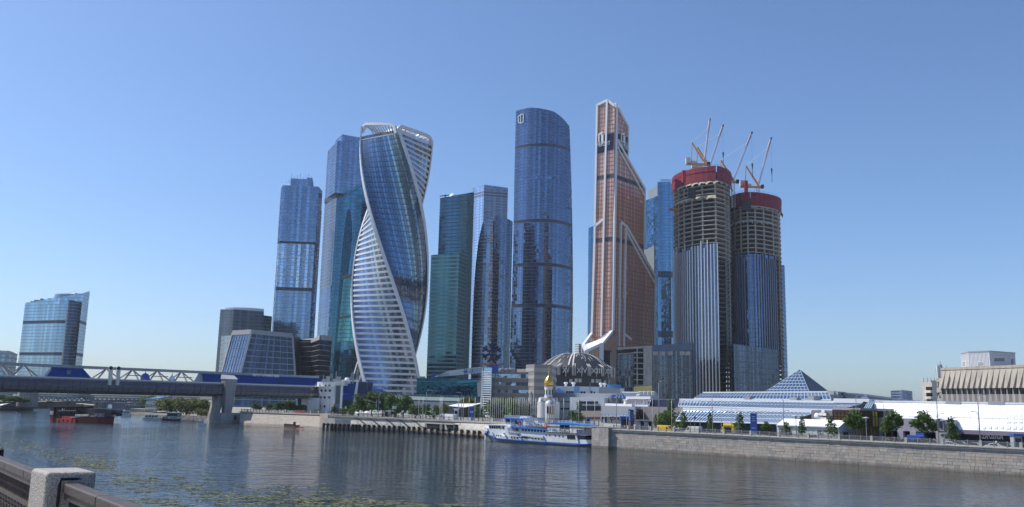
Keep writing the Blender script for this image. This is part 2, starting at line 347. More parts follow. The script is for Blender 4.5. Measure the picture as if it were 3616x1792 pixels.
# --- right embankment wall, stone by stone
def stone_wall():
    cols=[plain('wall stone grey',(.4,.365,.32),.85,scale=.7,amt=.18,bump=.25,stain=.1,algae=.5),plain('wall stone tan',(.45,.395,.33),.85,scale=.7,amt=.18,bump=.25,stain=.1,algae=.5),plain('wall stone dark',(.34,.315,.285),.85,scale=.7,amt=.2,bump=.25,stain=.1,algae=.5),plain('wall stone rose',(.42,.345,.285),.85,scale=.7,amt=.2,bump=.25,stain=.1,algae=.5),plain('wall stone pale',(.48,.44,.38),.85,scale=.7,amt=.15,bump=.25,stain=.1,algae=.5)]
    joint=plain('wall joint',(.2,.18,.155),.95,scale=1)
    t=thing('embankment_wall','long stone block embankment wall with coping, right of the moored white ship','wall',tuple(W(50,0,0)))
    pl=Pl(W(-75,0).xy,W(119,0).xy); ztop=6.05
    MB().slab(pl,rect(pl,-2,ztop-.5),-4,-.09).build('wall_backing',joint,t)
    tr=plain('wall coping',(.42,.39,.34),.8,scale=1,amt=.15,stain=.2)
    MB().slab(pl,rect(pl,ztop-.55,ztop-.1),-4.5,.3).slab(pl,rect(pl,ztop-.1,ztop+.12),-4.5,.45).build('coping',tr,t)
    rows=[0,.75,1.5,2.3,3.0,3.75,4.45,5.0,ztop-.56]; z0=-.6; st=[]
    zs=[-.6]+rows[1:]
    for k in range(len(zs)-1):
        u=random.uniform(0,1); rowc=random.random()
        while u<pl.L:
            wd=random.choice([.9,1.2,1.5,1.9,2.4]); a,b=u,min(u+wd,pl.L); st.append((k,a,b,zs[k],zs[k+1])); u+=wd
    st.sort(key=lambda q:abs(0)+q[2]) # nearest (right end of the wall) first
    meshes={}
    rest=MB(); nst=0
    vis=[q for q in st if 20<q[2]]
    for q in st:
        k,a,b,za,zb=q; p=random.uniform(-.02,.05); g=.025
        one=MB().slab(pl,[(a+g,za+g),(b-g,za+g),(b-g,zb-g),(a+g,zb-g)],-.12,p)
        d=random.random(); zone=math.sin(a*.11+k*.6)+math.sin(a*.043)
        mi=random.choices(range(5),[3+zone*1.2,3-zone*.9,1.6+zone*.8,.6+(1.6 if k<2 else 0),.6])[0]
        if 55<a and nst<300 and a<200 and (a>72): 
            one.build('stone',cols[mi],t); nst+=1
        else: rest.__dict__.setdefault('by',{}).setdefault(mi,MB()).add(one.v,one.f)
    for mi,mb in rest.by.items(): stuff(mb.build('stones',cols[mi],t))
    return cols,tr
def stone_wall_order(): pass
STONES,COPE=stone_wall()
def end_block():
    t=thing('wall_end_block','tall stone wall block with solid parapet where the quay steps back behind the white ship','wall',tuple(W(124,0,0)))
    pl=Pl(W(118.6,-1.3).xy,W(125.5,-1.3).xy)
    MB().prism([W(118.6,-1.2).xy,W(125.5,-1.2).xy,W(125.5,8).xy,W(118.6,8).xy],-2,6.6).build('wall_backing',STONES[2],t)
    zs=[-.6,.8,1.6,2.4,3.2,4.,4.8,5.4,6.0,6.7]
    for k in range(9):
        u=0
        while u<pl.L-.1:
            wd=min(random.choice([1.2,1.7,2.2]),pl.L-u); MB().slab(pl,[(u+.03,zs[k]+.03),(u+wd-.03,zs[k]+.03),(u+wd-.03,zs[k+1]-.03),(u+.03,zs[k+1]-.03)],-.1,random.uniform(.03,.09)).build('stone',random.choice(STONES[:2]+STONES[4:]),t); u+=wd
    MB().prism([W(118.4,-1.5).xy,W(125.7,-1.5).xy,W(125.7,.2).xy,W(118.4,.2).xy],6.72,6.95).build('coping',COPE,t)
end_block()
# --- berth quay: sloped concrete wall, low deck, fender posts
def berth():
    t=thing('quay_wall','sloped pale concrete quay wall above a low berth deck','wall',(PF[3].x,PF[3].y,0)); cp=plain('pale quay concrete',(.43,.41,.37),.85,scale=.25,amt=.16,stain=.25,bump=.1,algae=.4)
    n=Vector((NB.x,NB.y,0)); zd=1.9
    f=MB(); d=MB(); s=MB()
    for i in range(len(PF)-1):
        a,b=PF[i],PF[i+1]; ca,cb=PC[i],PC[i+1]
        f.add([(a.x,a.y,-2),(b.x,b.y,-2),(b.x,b.y,zd),(a.x,a.y,zd),(*(a+n*5).xy,zd),(*(b+n*5).xy,zd)],[(0,1,2,3),(3,2,5,4)])
        pa,pb=a+n*4.0,b+n*4.0
        s.quad((pa.x,pa.y,zd-.2),(pb.x,pb.y,zd-.2),(cb.x,cb.y,cb.z-.5),(ca.x,ca.y,ca.z-.5))
    f.build('berth_deck',cp,t); s.build('sloped_wall',cp,t)
    c=MB()
    for a,b in zip(PC,PC[1:]): c.bar(a-n*.2+Vector((0,0,-.35)),b-n*.2+Vector((0,0,-.35)),1.4,.7); c.bar(a+n*.2+Vector((0,0,-.9)),b+n*.2+Vector((0,0,-.9)),1.2,.45)
    c.build('coping',COPE,t)
    g=MB()
    for a,b in zip(PF,PF[1:]): g.bar(a+Vector((-.3,-.3,1.15)),b+Vector((-.3,-.3,1.15)),.35,.25)
    g.build('fender_beam',plain('rusty beam',(.3,.17,.08),.8),t)
    # conduits down the slope with little lamps on top
    for x in (1265,1312,1368,1416,1465,1475+65,1632):
        if x==1540: continue
        i=min(range(len(pier_px)),key=lambda k:abs(pier_px[k][0]-x)); 
        k=len(PC)-1; 
        for j in range(len(cop_px)-1):
            if cop_px[j][0]<=x<=cop_px[j+1][0]: e=(x-cop_px[j][0])/(cop_px[j+1][0]-cop_px[j][0]); top=P(*cop_px[j]).lerp(P(*cop_px[j+1]),e)
        for j in range(len(pier_px)-1):
            xx=x+10
            if pier_px[j][0]<=xx<=pier_px[j+1][0]: e=(xx-pier_px[j][0])/(pier_px[j+1][0]-pier_px[j][0]); bt=G(*pier_px[j],0).lerp(G(*pier_px[j+1],0),e)+n*3.9
        bt.z=zd
        MB().bar(top+Vector((-.1,-.3,-1)),bt+Vector((0,-.2,0)),.28).bar(top+Vector((0,-.4,-1)),top+Vector((-1.6,-1.2,-.7)),.25).build('conduit',DARK,t)
    # dark store opening
    a,b=P(1520,1500,PF[3].y+9),P(1610,1500,PF[3].y-6)
    pl=Pl(a.xy,b.xy); o=pl.poly([(1517,1520),(1612,1522),(1612,1500),(1516,1496)]); MB().slab(pl,o,-1,1.4).build('store_opening',BLACK,t)
    MB().slab(pl,pl.poly([(1565,1520),(1574,1520),(1574,1499),(1565,1498)]),1.5,1.7).build('opening_pillar',CONCD,t); MB().slab(pl,pl.poly([(1583,1518),(1592,1519),(1586,1500),(1582,1500)]),1.5,1.7).build('opening_curtain',cp,t)
    fr=MB()
    for p,q_ in (((1514,1521),(1514,1494)),((1514,1494),(1614,1499)),((1614,1499),(1614,1523))):
        ua,za=pl.px(*p); ub,zb=pl.px(*q_); fr.bar(pl.pt(ua,za,1.5),pl.pt(ub,zb,1.5),.5)
    fr.build('opening_frame',cp,t)
    # deck railing
    r=MB(); 
    for a,b in zip(PF,PF[1:]):
        a2,b2=a+n*2.2,b+n*2.2; L=(b2-a2).length; k=0
        a2.z=b2.z=zd
        for h in (.55,1.05): r.bar(a2+Vector((0,0,h)),b2+Vector((0,0,h)),.06)
        while k<L: p=a2.lerp(b2,k/L); r.bar(p,p+Vector((0,0,1.1)),.07); k+=.5
    stuff(r.build('deck_railing',STEEL,t))
    # individual timber fender posts
    rail_px=[925+900]; tot=[0]
    for a,b in zip(PF[::-1],PF[::-1][1:]): tot.append(tot[-1]+(b-a).length)
    proto=None; xs=[1145,1159,1173,1186,1201,1216,1231,1247,1259,1270,1287,1304,1321,1339,1356,1375,1392,1411,1425,1444,1462,1481,1501,1525,1546,1567,1588,1610,1632,1654,1676,1694]
    for i,x in enumerate(xs):
        y=1518+(x-1165)*.0478 if x>=1165 else 1517.
        r_=ray(x,y); k_=r_.x/r_.y
        for a_,b_ in zip(PF,PF[1:]):
            d_=b_-a_; e_=(a_.x-k_*a_.y)/(k_*d_.y-d_.x)
            if -.02<=e_<=1.02: p=a_+d_*e_; break
        else: p=G(x,y,0)
        if proto is None:
            proto=thing('fender_post','dark square mooring fender post along the quay deck edge','post',(0,0,0),'fender posts along the berth')
            MB().box(-.42,-.42,-1.5,.42,.42,2.75).build('post',BLACK,proto); MB().add([(.42,-.2,1.9),(1.5,-.2,1.9),(.42,-.2,2.8),(.42,.2,1.9),(1.5,.2,1.9),(.42,.2,2.8)],[(0,1,2),(5,4,3),(0,2,5,3),(1,4,5,2),(0,3,4,1)]).build('bracket',DARK,proto); o=proto
        else: o=dup(proto,(0,0,0))
        o.location=(p.x-.3,p.y-.3,0); o.rotation_euler=(0,0,math.atan2(NB.y,NB.x))
    return cp
QUAY=berth()
# --- left inclined stone wall with stairs, and its slabs
def left_wall():
    t=thing('embankment_wall','pale inclined slab faced embankment wall between the bridge tower and berth','wall',tuple(LW[1]))
    m=[plain('pale slab',(.47,.42,.36),.85,scale=.3,amt=.12,stain=.2,algae=.4),plain('warm slab',(.44,.38,.31),.85,scale=.3,amt=.14,stain=.2,algae=.4)]
    L3=[LW,LC]; nv=9; nu=36
    def pt(u,v):
        k=u*2; i=min(1,int(k)); e=k-i; a=LW[i].lerp(LW[i+1],e); a=Vector((a.x,a.y,-.3)); b=LC[i].lerp(LC[i+1],e); return a.lerp(b,v)
    bk=MB()
    for i in range(8): bk.quad(*[q+Vector((.12,.12,-.05)) for q in (pt(i/8,0),pt((i+1)/8,0),pt((i+1)/8,1),pt(i/8,1))])
    bk.build('wall_backing',plain('slab joint',(.33,.29,.24),.9),t)
    c=0
    for j in range(nv):
        for i in range(nu):
            sh=.5*(j%2); a,b=max(0,(i+sh)/nu),min(1,(i+1+sh)/nu)
            if b<=a: continue
            v0,v1=j/nv,(j+1)/nv; n=Vector((-.5,-.5,.3))*random.uniform(0,.05); g=.0012; h=.008
            ps=[pt(a+g,v0+h)+n,pt(b-g,v0+h)+n,pt(b-g,v1-h)+n,pt(a+g,v1-h)+n]
            if c<300: MB().poly(ps).build('stone',random.choice(m),t,fix=False); c+=1
    cpm=MB()
    for i in (0,1): cpm.bar(LC[i]+Vector((0,0,.1)),LC[i+1]+Vector((0,0,.1)),1.2,.6)
    cpm.build('coping',COPE,t)
    # end pier block and stairs down to the berth
    e0=P(1128,1500,LW[0].y+2); e1=P(1156,1500,LW[0].y-4)
    ps=[(e0.x,e0.y),(e1.x,e1.y),(e1.x+8,e1.y+9),(e0.x+8,e0.y+9)]
    MB().prism(ps,-1,6.5).build('end_pier',m[1],t)
    st=thing('quay_stairs','stone stairs with handrails leading down from promenade to the berth deck','stairs',(e1.x,e1.y,0))
    sm=MB(); a=P(1160,1466,LW[0].y+2); b=P(1236,1500,PF[-1].y+2); a.z=5.5; b.z=2.
    for i in range(16):
        q=a.lerp(b,i/16); r=a.lerp(b,(i+1)/16); d=(b-a); 
        sm.prism([(q.x,q.y),(r.x,r.y),(r.x+2.4,r.y+2.6),(q.x+2.4,q.y+2.6)],0,5.5-3.5*i/16)
    sm.build('steps',CONC,st)
    hr=MB(); hr.bar(a+Vector((-.2,-.3,1)),b+Vector((-.2,-.3,1)),.12); hr.bar(a+Vector((-.2,-.3,.5)),b+Vector((-.2,-.3,.5)),.1)
    for i in range(9): q=a.lerp(b,i/8)+Vector((-.2,-.3,0)); hr.bar(q+Vector((0,0,-.3)),q+Vector((0,0,1)),.1)
    hr.build('handrail',COPE,st)
    wl=MB(); w0=P(1182,1505,PF[-1].y+1); w1=P(1232,1505,PF[-1].y-1); wl.prism([(w0.x,w0.y),(w1.x,w1.y),(w1.x+.6,w1.y+.7),(w0.x+.6,w0.y+.7)],0,4.6); wl.prism([(w0.x-6,w0.y+5),(w0.x,w0.y),(w0.x+.6,w0.y+.7),(w0.x-5,w0.y+6)],0,5.0); wl.build('side_wall',QUAY,st)
left_wall()
# --- near bank under the camera
def near_bank():
    U=Vector((.62,-.785)); N=Vector((-.785,-.62)); c=Vector((-4.13,8.55))+Vector((.35,.28))*.75
    a=c-U*600; b=c+U*400; zt=12.0
    pts=[a,b,b+N*400,a+N*400]
    structure('near_bank_ground',MB().prism([(p.x,p.y) for p in pts],-2,zt),PAVE)
    pl=Pl(a,b)
near_bank()
# ================================================================== skyline towers
def Z(px,py,D): return P(px,py,D).z
GZ=6.2                                 # level of the far bank
def section(t,foot,z0,ztop,fh,band_h,bw,mg,mb_,mm=None,core=None,inset=.35,faces=None,crown=True,**k):
    cx=sum(p[0] for p in foot)/len(foot); cy=sum(p[1] for p in foot)/len(foot); n=len(foot)
    zt=ztop if isinstance(ztop,(list,tuple)) else [ztop]*n
    def sh(p,d): v=Vector((p[0]-cx,p[1]-cy)); L=v.length; v=v*((L-d*1.4)/L); return (cx+v.x,cy+v.y)
    MB().prism([sh(p,inset) for p in foot],z0,[z-.3 for z in zt]).build('core',core or mb_,t)
    f=Fac(t,z0,fh,band_h,bw,mg,mb_,mm,**k)
    for i in range(n):
        if faces is not None and i not in faces: continue
        a,b=foot[i],foot[(i+1)%n]; pl=Pl(a,b); out=Vector(((a[0]+b[0])/2-cx,(a[1]+b[1])/2-cy))
        if pl.n.dot(out)<0: pl.n=-pl.n
        f.add(pl,[(0,z0),(pl.L,z0),(pl.L,zt[(i+1)%n]),(0,zt[i])])
    f.finish(); return f
def base_of(foot,z0=GZ): return (sum(p[0] for p in foot)/len(foot),sum(p[1] for p in foot)/len(foot),z0)
def arcpts(A,B,bulge,n):               # arc from A to B, bulging towards the camera side
    A,B=Vector(A[:2]),Vector(B[:2]); pl=Pl(A,B); out=[]
    for i in range(n+1):
        t=i/n; q=A.lerp(B,t)+pl.n*(bulge*4*t*(1-t)); out.append((q.x,q.y))
    return out
def arcface(f,pts,outline,cen=None,**k):
    u=0
    for a,b in zip(pts,pts[1:]):
        pl=Pl(a,b)
        if cen is not None and pl.n.dot(Vector(((a[0]+b[0])/2-cen[0],(a[1]+b[1])/2-cen[1])))<0: pl.n=-pl.n
        c=clipu(outline,u,u+pl.L)
        if len(c)>2: f.add(pl,[(x-u,z) for x,z in c],**k)
        u+=pl.L
def arclen(pts): return sum((Vector(b)-Vector(a)).length for a,b in zip(pts,pts[1:]))
def outline(pts,pix):                  # pixel outline measured on the chord, stretched to the arc
    pl=Pl(pts[0],pts[-1]); k=arclen(pts)/pl.L
    return [(u*k,z) for u,z in pl.poly(pix)]
def fl(z,z0,fh): return int((z-z0)/fh)
def behind(p,q,d):                     # ground point q pushed straight back
    return (q[0]+p[0]*d,q[1]+p[1]*d)

FEDG=glass('deep blue tower glass',(.13,.19,.3),.08,.88,.35,wob=.02)
MULB=plain('blue grey mullion',(.2,.25,.33),.4,.5,amt=.1)
BELT=plain('dark belt louvre',(.06,.075,.1),.5,.2)

# --- far left: pale tower with the slanted roof
def tower_left():
    g=glass('pale blue glass',(.3,.44,.58),.08,.85,.2); m=plain('pale floor edge',(.28,.36,.43),.4,.4,amt=.08)
    D=1090; L=XY(76,1180,D); C=XY(199,1165,1065); Rr=XY(280,1160,1058); F=XY(304,1155,1090); B1=XY(250,1160,1160); B0=XY(110,1180,1140)
    foot=[L,C,Rr,F,B1,B0]; zt=[Z(91,1072,D),Z(211,1050,1065),Z(294,1036,1058),Z(319,1028.5,1090),Z(300,1030,1160),Z(120,1068,1140)]
    t=thing('office_tower','pale blue glass office tower with slanted roofline, standing alone at far left','tower',base_of(foot))
    bl=[fl(Z(130,1138,D),GZ,3.9),fl(Z(120,1251,D),GZ,3.9)]
    section(t,foot,GZ,zt,3.9,.55,3.4,g,m,m,special={b:BELT for b in bl},tilt=.02)
    dg=glass('dark bay glass',(.03,.055,.1),.1,.6,.2)
    pts=arcpts(XY(229,1160,1058),XY(279,1160,1056),9,8); f=Fac(t,GZ,3.9,.5,2.6,dg,MULB,row='bay_row',band='bay_band')
    o=outline(pts,[(222,1290),(258,1290),(285,1072),(270,1064),(252,1062),(238,1066),(231,1075)]); arcface(f,pts,o); f.finish()
    c=P(253,1045,1090); MB().lathe((c.x,c.y,c.z-14),[(19,0),(19,13.5),(18.6,14.5),(0,14.5)],24).build('roof_drum',m,t)
    mb=MB()
    for i in range(14):
        x=100+i*16; q=P(x,1072-i*2.4,1095); mb.cbox((q.x,q.y,q.z-2),(3+i%3*2,3,3+(i%4)*.8))
    mb.build('roof_plant',CONC,t)
    return t
tower_left()

# --- dark office block
def tower_dark():
    g=glass('smoky office glass',(.05,.065,.09),.12,.6,.5); m=plain('pale sill strip',(.11,.125,.15),.5,amt=.1)
    D=900; L=XY(770,1200,D+10); C=XY(818,1195,D-8); R1=XY(925,1200,D+2); R2=XY(955,1200,D+14); B=XY(900,1200,D+70); B2=XY(800,1200,D+70)
    t=thing('office_building','dark smoky glass office block with curved crown left of the tall blue towers','office building',base_of([L,C,R1,R2,B]))
    section(t,[L,C,R1,B,B2],GZ,[Z(777,1093,D+10),Z(822,1093,D-8),Z(932,1101,D+2),Z(900,1101,D+70),Z(800,1093,D+70)],3.5,.6,2.6,g,m,None,band_out=.3)
    section(t,[R1,R2,XY(940,1200,D+60),XY(915,1200,D+50)],GZ,Z(955,1117,D+10),3.5,.6,2.6,g,m,None)
    pts=arcpts(XY(790,1150,D+5),XY(928,1150,D+8),8,8); m2=MB(); zc=Z(850,1087,D)
    m2.prism(pts+[XY(925,1150,D+40),XY(800,1150,D+40)],zc-4,zc); m2.build('roof_crown',WHITEP,t)
tower_dark()

# --- slanted glass block and its neighbours
def slanted():
    gb=glass('bright blue slanted glass',(.2,.29,.4),.06,.85,.2); gd=glass('grey slanted glass',(.14,.18,.22),.07,.8,.5,wob=.12)
    m=plain('grey frame',(.3,.31,.32),.5,amt=.1)
    D=700
    A=P(785,1312,D+18); C=P(851,1316,D); B=P(1042,1326,D+16); At=P(821,1177,D+24); Ct=P(888,1173,D+14); Bt=P(1033,1187,D+30)
    zb=GZ; 
    t=thing('mall_block','low block of inclined glass walls in grey frames above the bridge roof','mall',(C.x,C.y,GZ))
    # inclined walls: panes laid on a bilinear sheet
    def sheet(a,b,at,bt,nu,nv,mg,nm,fr,z0):
        def ext(p,q): k=(z0-p.z)/(q.z-p.z); return p+(q-p)*k
        a2,b2=ext(a,at),ext(b,bt); n=(b2-a2).cross(at-a2).normalized()
        if n.dot(-a2)<0: n=-n
        for j in range(nv):
            mb=MB(); bd=MB()
            def pt(u,v,o=0): return a2.lerp(b2,u).lerp(at.lerp(bt,u),v)+n*o
            for i in range(nu):
                w=[random.uniform(-.06,.06) for _ in range(4)]
                mb.quad(pt(i/nu,j/nv,w[0]),pt((i+1)/nu,j/nv,w[1]),pt((i+1)/nu,(j+1)/nv,w[2]),pt(i/nu,(j+1)/nv,w[3]))
            mb.build('window_row',mg,t,fix=False)
            bd.bar(pt(0,j/nv,.15),pt(1,j/nv,.15),fr,.5,up=n); bd.build('floor_band',m,t)
        v=MB()
        for i in range(0,nu+1,max(1,nu//7)): v.bar(pt(i/nu,0,.2),pt(i/nu,1,.2),.28 if i not in(0,nu) else 1.6,.5,up=n)
        v.bar(pt(0,1,.3),pt(1,1,.3),4.,.8,up=n); v.build('frame',m,t)
    sheet(A,C,At,Ct,14,9,gb,'left',.14,zb); sheet(C,B,Ct,Bt,28,12,gd,'front',.55,zb)
    b=MB(); e=Vector((0,40,0)); f=lambda q,zz:Vector((q.x,q.y+1.,zz))
    b.add([f(A,0),f(C,0),f(B,0),f(B,0)+e,f(A,0)+e,f(At,At.z-.5),f(Ct,Ct.z-.5),f(Bt,Bt.z-.5),f(Bt,Bt.z-.5)+e,f(At,At.z-.5)+e],[(5,6,7,8,9),(0,1,6,5),(1,2,7,6),(2,3,8,7),(3,4,9,8),(4,0,5,9)])
    b.build('core',DARK,t)
    g=glass('annex glass',(.16,.2,.25),.08,.8,.4)
    tower('office_annex','narrow grey annex squeezed between dark office block and inclined glass walls','office building',[XY(778,1240,760),XY(812,1240,740),XY(840,1240,770),XY(800,1240,800)],GZ,[Z(790,1187,760),Z(815,1185,740),Z(830,1186,770),Z(800,1187,800)],4,.9,3,g,m)
    # low dark building under the tall towers
    gk=glass('black banded glass',(.05,.06,.075),.06,.75,.5,wob=.1)
    t2=tower('podium_block','low dark podium with wavy reflections between inclined glass block and teal tower','office building',[XY(1036,1260,760),XY(1100,1260,745),XY(1126,1260,715),XY(1168,1260,735),XY(1150,1260,800),XY(1040,1260,800)],GZ,[Z(1036,1200,760),Z(1100,1200,745),Z(1126,1184,715),Z(1165,1188,735),Z(1150,1190,800),Z(1040,1200,800)],4.2,.35,3,gk,m)
    a,b_=XY(1098,1260,744),XY(1127,1260,714); pl=Pl(a,b_); MB().slab(pl,[(0,Z(1100,1212,744)),(pl.L,Z(1127,1200,714)),(pl.L,Z(1127,1184,714)),(0,Z(1100,1200,744))],.3,.8).build('parapet',GREYP,t2)
    a,b_=XY(1127,1260,714.5),XY(1166,1260,734); pl=Pl(a,b_); MB().slab(pl,[(0,Z(1127,1200,714)),(pl.L,Z(1166,1204,734)),(pl.L,Z(1166,1186,734)),(0,Z(1127,1184,714))],.3,.8).build('parapet',GREYP,t2)
slanted()

# --- the two stacked block towers
def stacked():
    g=glass('capital blue glass',(.23,.32,.46),.07,.9,.25,wob=.04); m=plain('capital mullion',(.3,.37,.47),.4,.5,amt=.1)
    g2=glass('capital rippled glass',(.4,.5,.66),.06,.9,.5,wob=.35); rec=BELT
    wl=plain('pale lattice',(.42,.46,.5),.4,.4,amt=.1)
    D=1000
    FL=XY(985,871,D); FR=XY(1111,862,D+3); RB=XY(1125,860,D+26); BL=XY(1000,870,D+45); LB=XY(980,871,D+16)
    foot=[LB,FL,FR,RB,BL]
    t=thing('skyscraper','blue glass tower of stacked blocks with stepped top, left of the taller stacked one','skyscraper',base_of(foot))
    zc=Z(985,852,D); zm=Z(975,1020,D); zt=Z(1001,655,D)
    section(t,foot,GZ,zm-2,4.2,.3,3.2,g,m,m,tilt=.05)
    section(t,foot,zm-2,zm+2,4,.3,8,BELT,wl,wl,row='recess_row')
    section(t,foot,zm+2,zc-2.5,4.2,.35,3.2,g2,wl,wl,tilt=.12)
    s=lambda p,k:((p[0]-base_of(foot)[0])*k+base_of(foot)[0],(p[1]-base_of(foot)[1])*k+base_of(foot)[1])
    MB().prism([s(p,.97) for p in foot],zc-2.5,zc).build('recess',rec,t)
    fu=[s(p,1.03) for p in foot]; section(t,fu,zc,[zt]*5,4.2,.25,3.2,g,m,m,tilt=.05)
    f2=[XY(1026,640,D+4),XY(1104,640,D+6),XY(1108,640,D+34),XY(1034,640,D+36)]; section(t,f2,zt-1,Z(1060,632,D+5),4,.3,3,g,m,m)
    f3=[XY(1083,640,D+8),XY(1103,640,D+9),XY(1104,640,D+30),XY(1086,640,D+30)]; MB().prism(f3,zt,Z(1093,628,D+8)).build('roof_plant',g,t)
    # slim block on its right
    f4=[XY(1117,900,D+12),XY(1128,900,D+40),XY(1120,900,D+60),XY(1105,900,D+50)]; section(t,[XY(1112,900,D+8),XY(1127,900,D+30),XY(1118,900,D+60),XY(1105,900,D+50)],GZ,[Z(1124,716,D+8),Z(1133,745,D+30),Z(1125,745,D+60),Z(1120,716,D+50)],4.2,.3,3,g,m)
    b=MB(); 
    for i in range(10): q=P(1010+i*10,648-(i>1)*18,D+14); b.tube([q,q+Vector((0,0,2+i%3*2))],.25,4)
    b.build('antennas',STEEL,t)
    # taller one
    D=1050
    LB=XY(1140,850,D+34); C=XY(1170,850,D); FR=XY(1290,850,D+8); BR=XY(1290,850,D+60); foot=[LB,C,FR,BR]
    t=thing('skyscraper','tallest blue glass tower of stacked blocks, half hidden behind the twisted tower','skyscraper',base_of(foot))
    z1=Z(1150,700,D+20); z2=Z(1173,683,D); zt=Z(1189,500,D)
    fl_=[XY(1139,860,D+34),XY(1177,860,D),FR,BR]
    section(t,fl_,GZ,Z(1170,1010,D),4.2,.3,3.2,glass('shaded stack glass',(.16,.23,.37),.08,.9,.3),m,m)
    fm=[XY(1139,850,D+34),XY(1180,850,D-2),FR,BR]
    section(t,fm,Z(1170,1010,D),z2-6,4.2,.45,3.2,glass('lattice stack glass',(.13,.16,.22),.08,.85,.5),wl,wl,mull=.5)
    MB().prism([XY(1146,700,D+32),XY(1186,700,D+3),FR,BR],z2-6,z2).build('recess',rec,t)
    section(t,[XY(1138,850,D+36),XY(1171,850,D-3),FR,BR],z2,[Z(1157,535,D+36),zt,zt,zt],4.2,.3,3.2,g,m,m,tilt=.05)
    section(t,[XY(1164,850,D+22),XY(1187,850,D+6),XY(1262,850,D+10),XY(1262,850,D+40)],zt-4,[Z(1180,497,D+22),Z(1208,475,D+6),Z(1268,488,D+10),Z(1268,488,D+40)],4.2,.3,3.2,g,m,m)
stacked()

# --- teal tower with the pointed arch
def teal():
    g=glass('teal glass',(.07,.18,.25),.07,.85,.35,wob=.05); m=plain('teal mullion',(.05,.14,.16),.4,.4,amt=.1)
    g2=glass('dark teal arch glass',(.02,.07,.1),.07,.85,.3); gs=glass('blue side glass',(.06,.17,.25),.07,.85,.2)
    D=880; L=XY(1178,904,D+8); C=XY(1268,900,D); Rr=XY(1330,900,D+30); B=XY(1320,900,D+70); B2=XY(1200,900,D+60)
    foot=[L,C,Rr,B,B2]; zl,zr=Z(1192,707,D+8),Z(1281,651,D)
    t=thing('skyscraper','teal glass tower with raked top and tall pointed dark arch beside the twisted tower','skyscraper',base_of(foot))
    MB().prism([(p[0],p[1]+.6) for p in foot],GZ,[zl-1,zr-1,zr-1,zr-1,zl-1]).build('core',m,t)
    pl=Pl(L,C)
    # arch outline: narrow pointed opening sweeping down to the lower left
    arch=pl.poly([(1168,1395),(1190,1395),(1204,1200),(1222,1010),(1238,900),(1243,838),(1242,790),(1238,752),(1233,738),(1226,748),(1219,790),(1211,860),(1204,950),(1192,1100),(1180,1250)])
    f=Fac(t,GZ,4.,.22,2.8,g,m,None,band_out=.05,tilt=.035)
    f.add(pl,[(0,GZ),(pl.L,GZ),(pl.L,zr),(0,zl)]); 
    f.finish()
    p2=Pl(C,Rr); f2=Fac(t,GZ,4.,.25,3,gs,m,None,row='side_row',band='side_band'); f2.add(p2,[(0,GZ),(p2.L,GZ),(p2.L,zr),(0,zr)]); f2.finish()
    MB().slab(pl,arch,.1,.5).build('arch',g2,t)
    # the lit bay inside the arch's right leg with its two bronze belts
    b=MB(); b.slab(pl,pl.poly([(1210,976),(1243,967),(1242,976),(1209,985)]),.2,.8); b.slab(pl,pl.poly([(1200,1120),(1240,1112),(1239,1120),(1198,1129)]),.2,.8); b.build('bronze_belt',plain('bronze belt',(.2,.15,.13),.5,.4),t)
    gl=glass('green lit glass',(.09,.27,.27),.1,.7,.6); 
    pts=[(1213,985),(1246,975),(1262,1205),(1190,1210)]
    f3=Fac(t,GZ,4.,.5,2.6,gl,m,None,row='bay_row',band='bay_band',tilt=.05); p3=Pl(pl.pt(0,0,.55).xy,pl.pt(pl.L,0,.55).xy); f3.add(p3,p3.poly(pts[::-1])); f3.finish()
    e=MB()
    for i in range(26):
        u=pl.L*i/25; z=zl+(zr-zl)*i/25; e.bar(pl.pt(u,z,-1),pl.pt(u,z+2.6,-1),.25)
    e.bar(pl.pt(0,zl+2.6,-1),pl.pt(pl.L,zr+2.6,-1),.3); e.build('roof_railing',m,t)
teal()

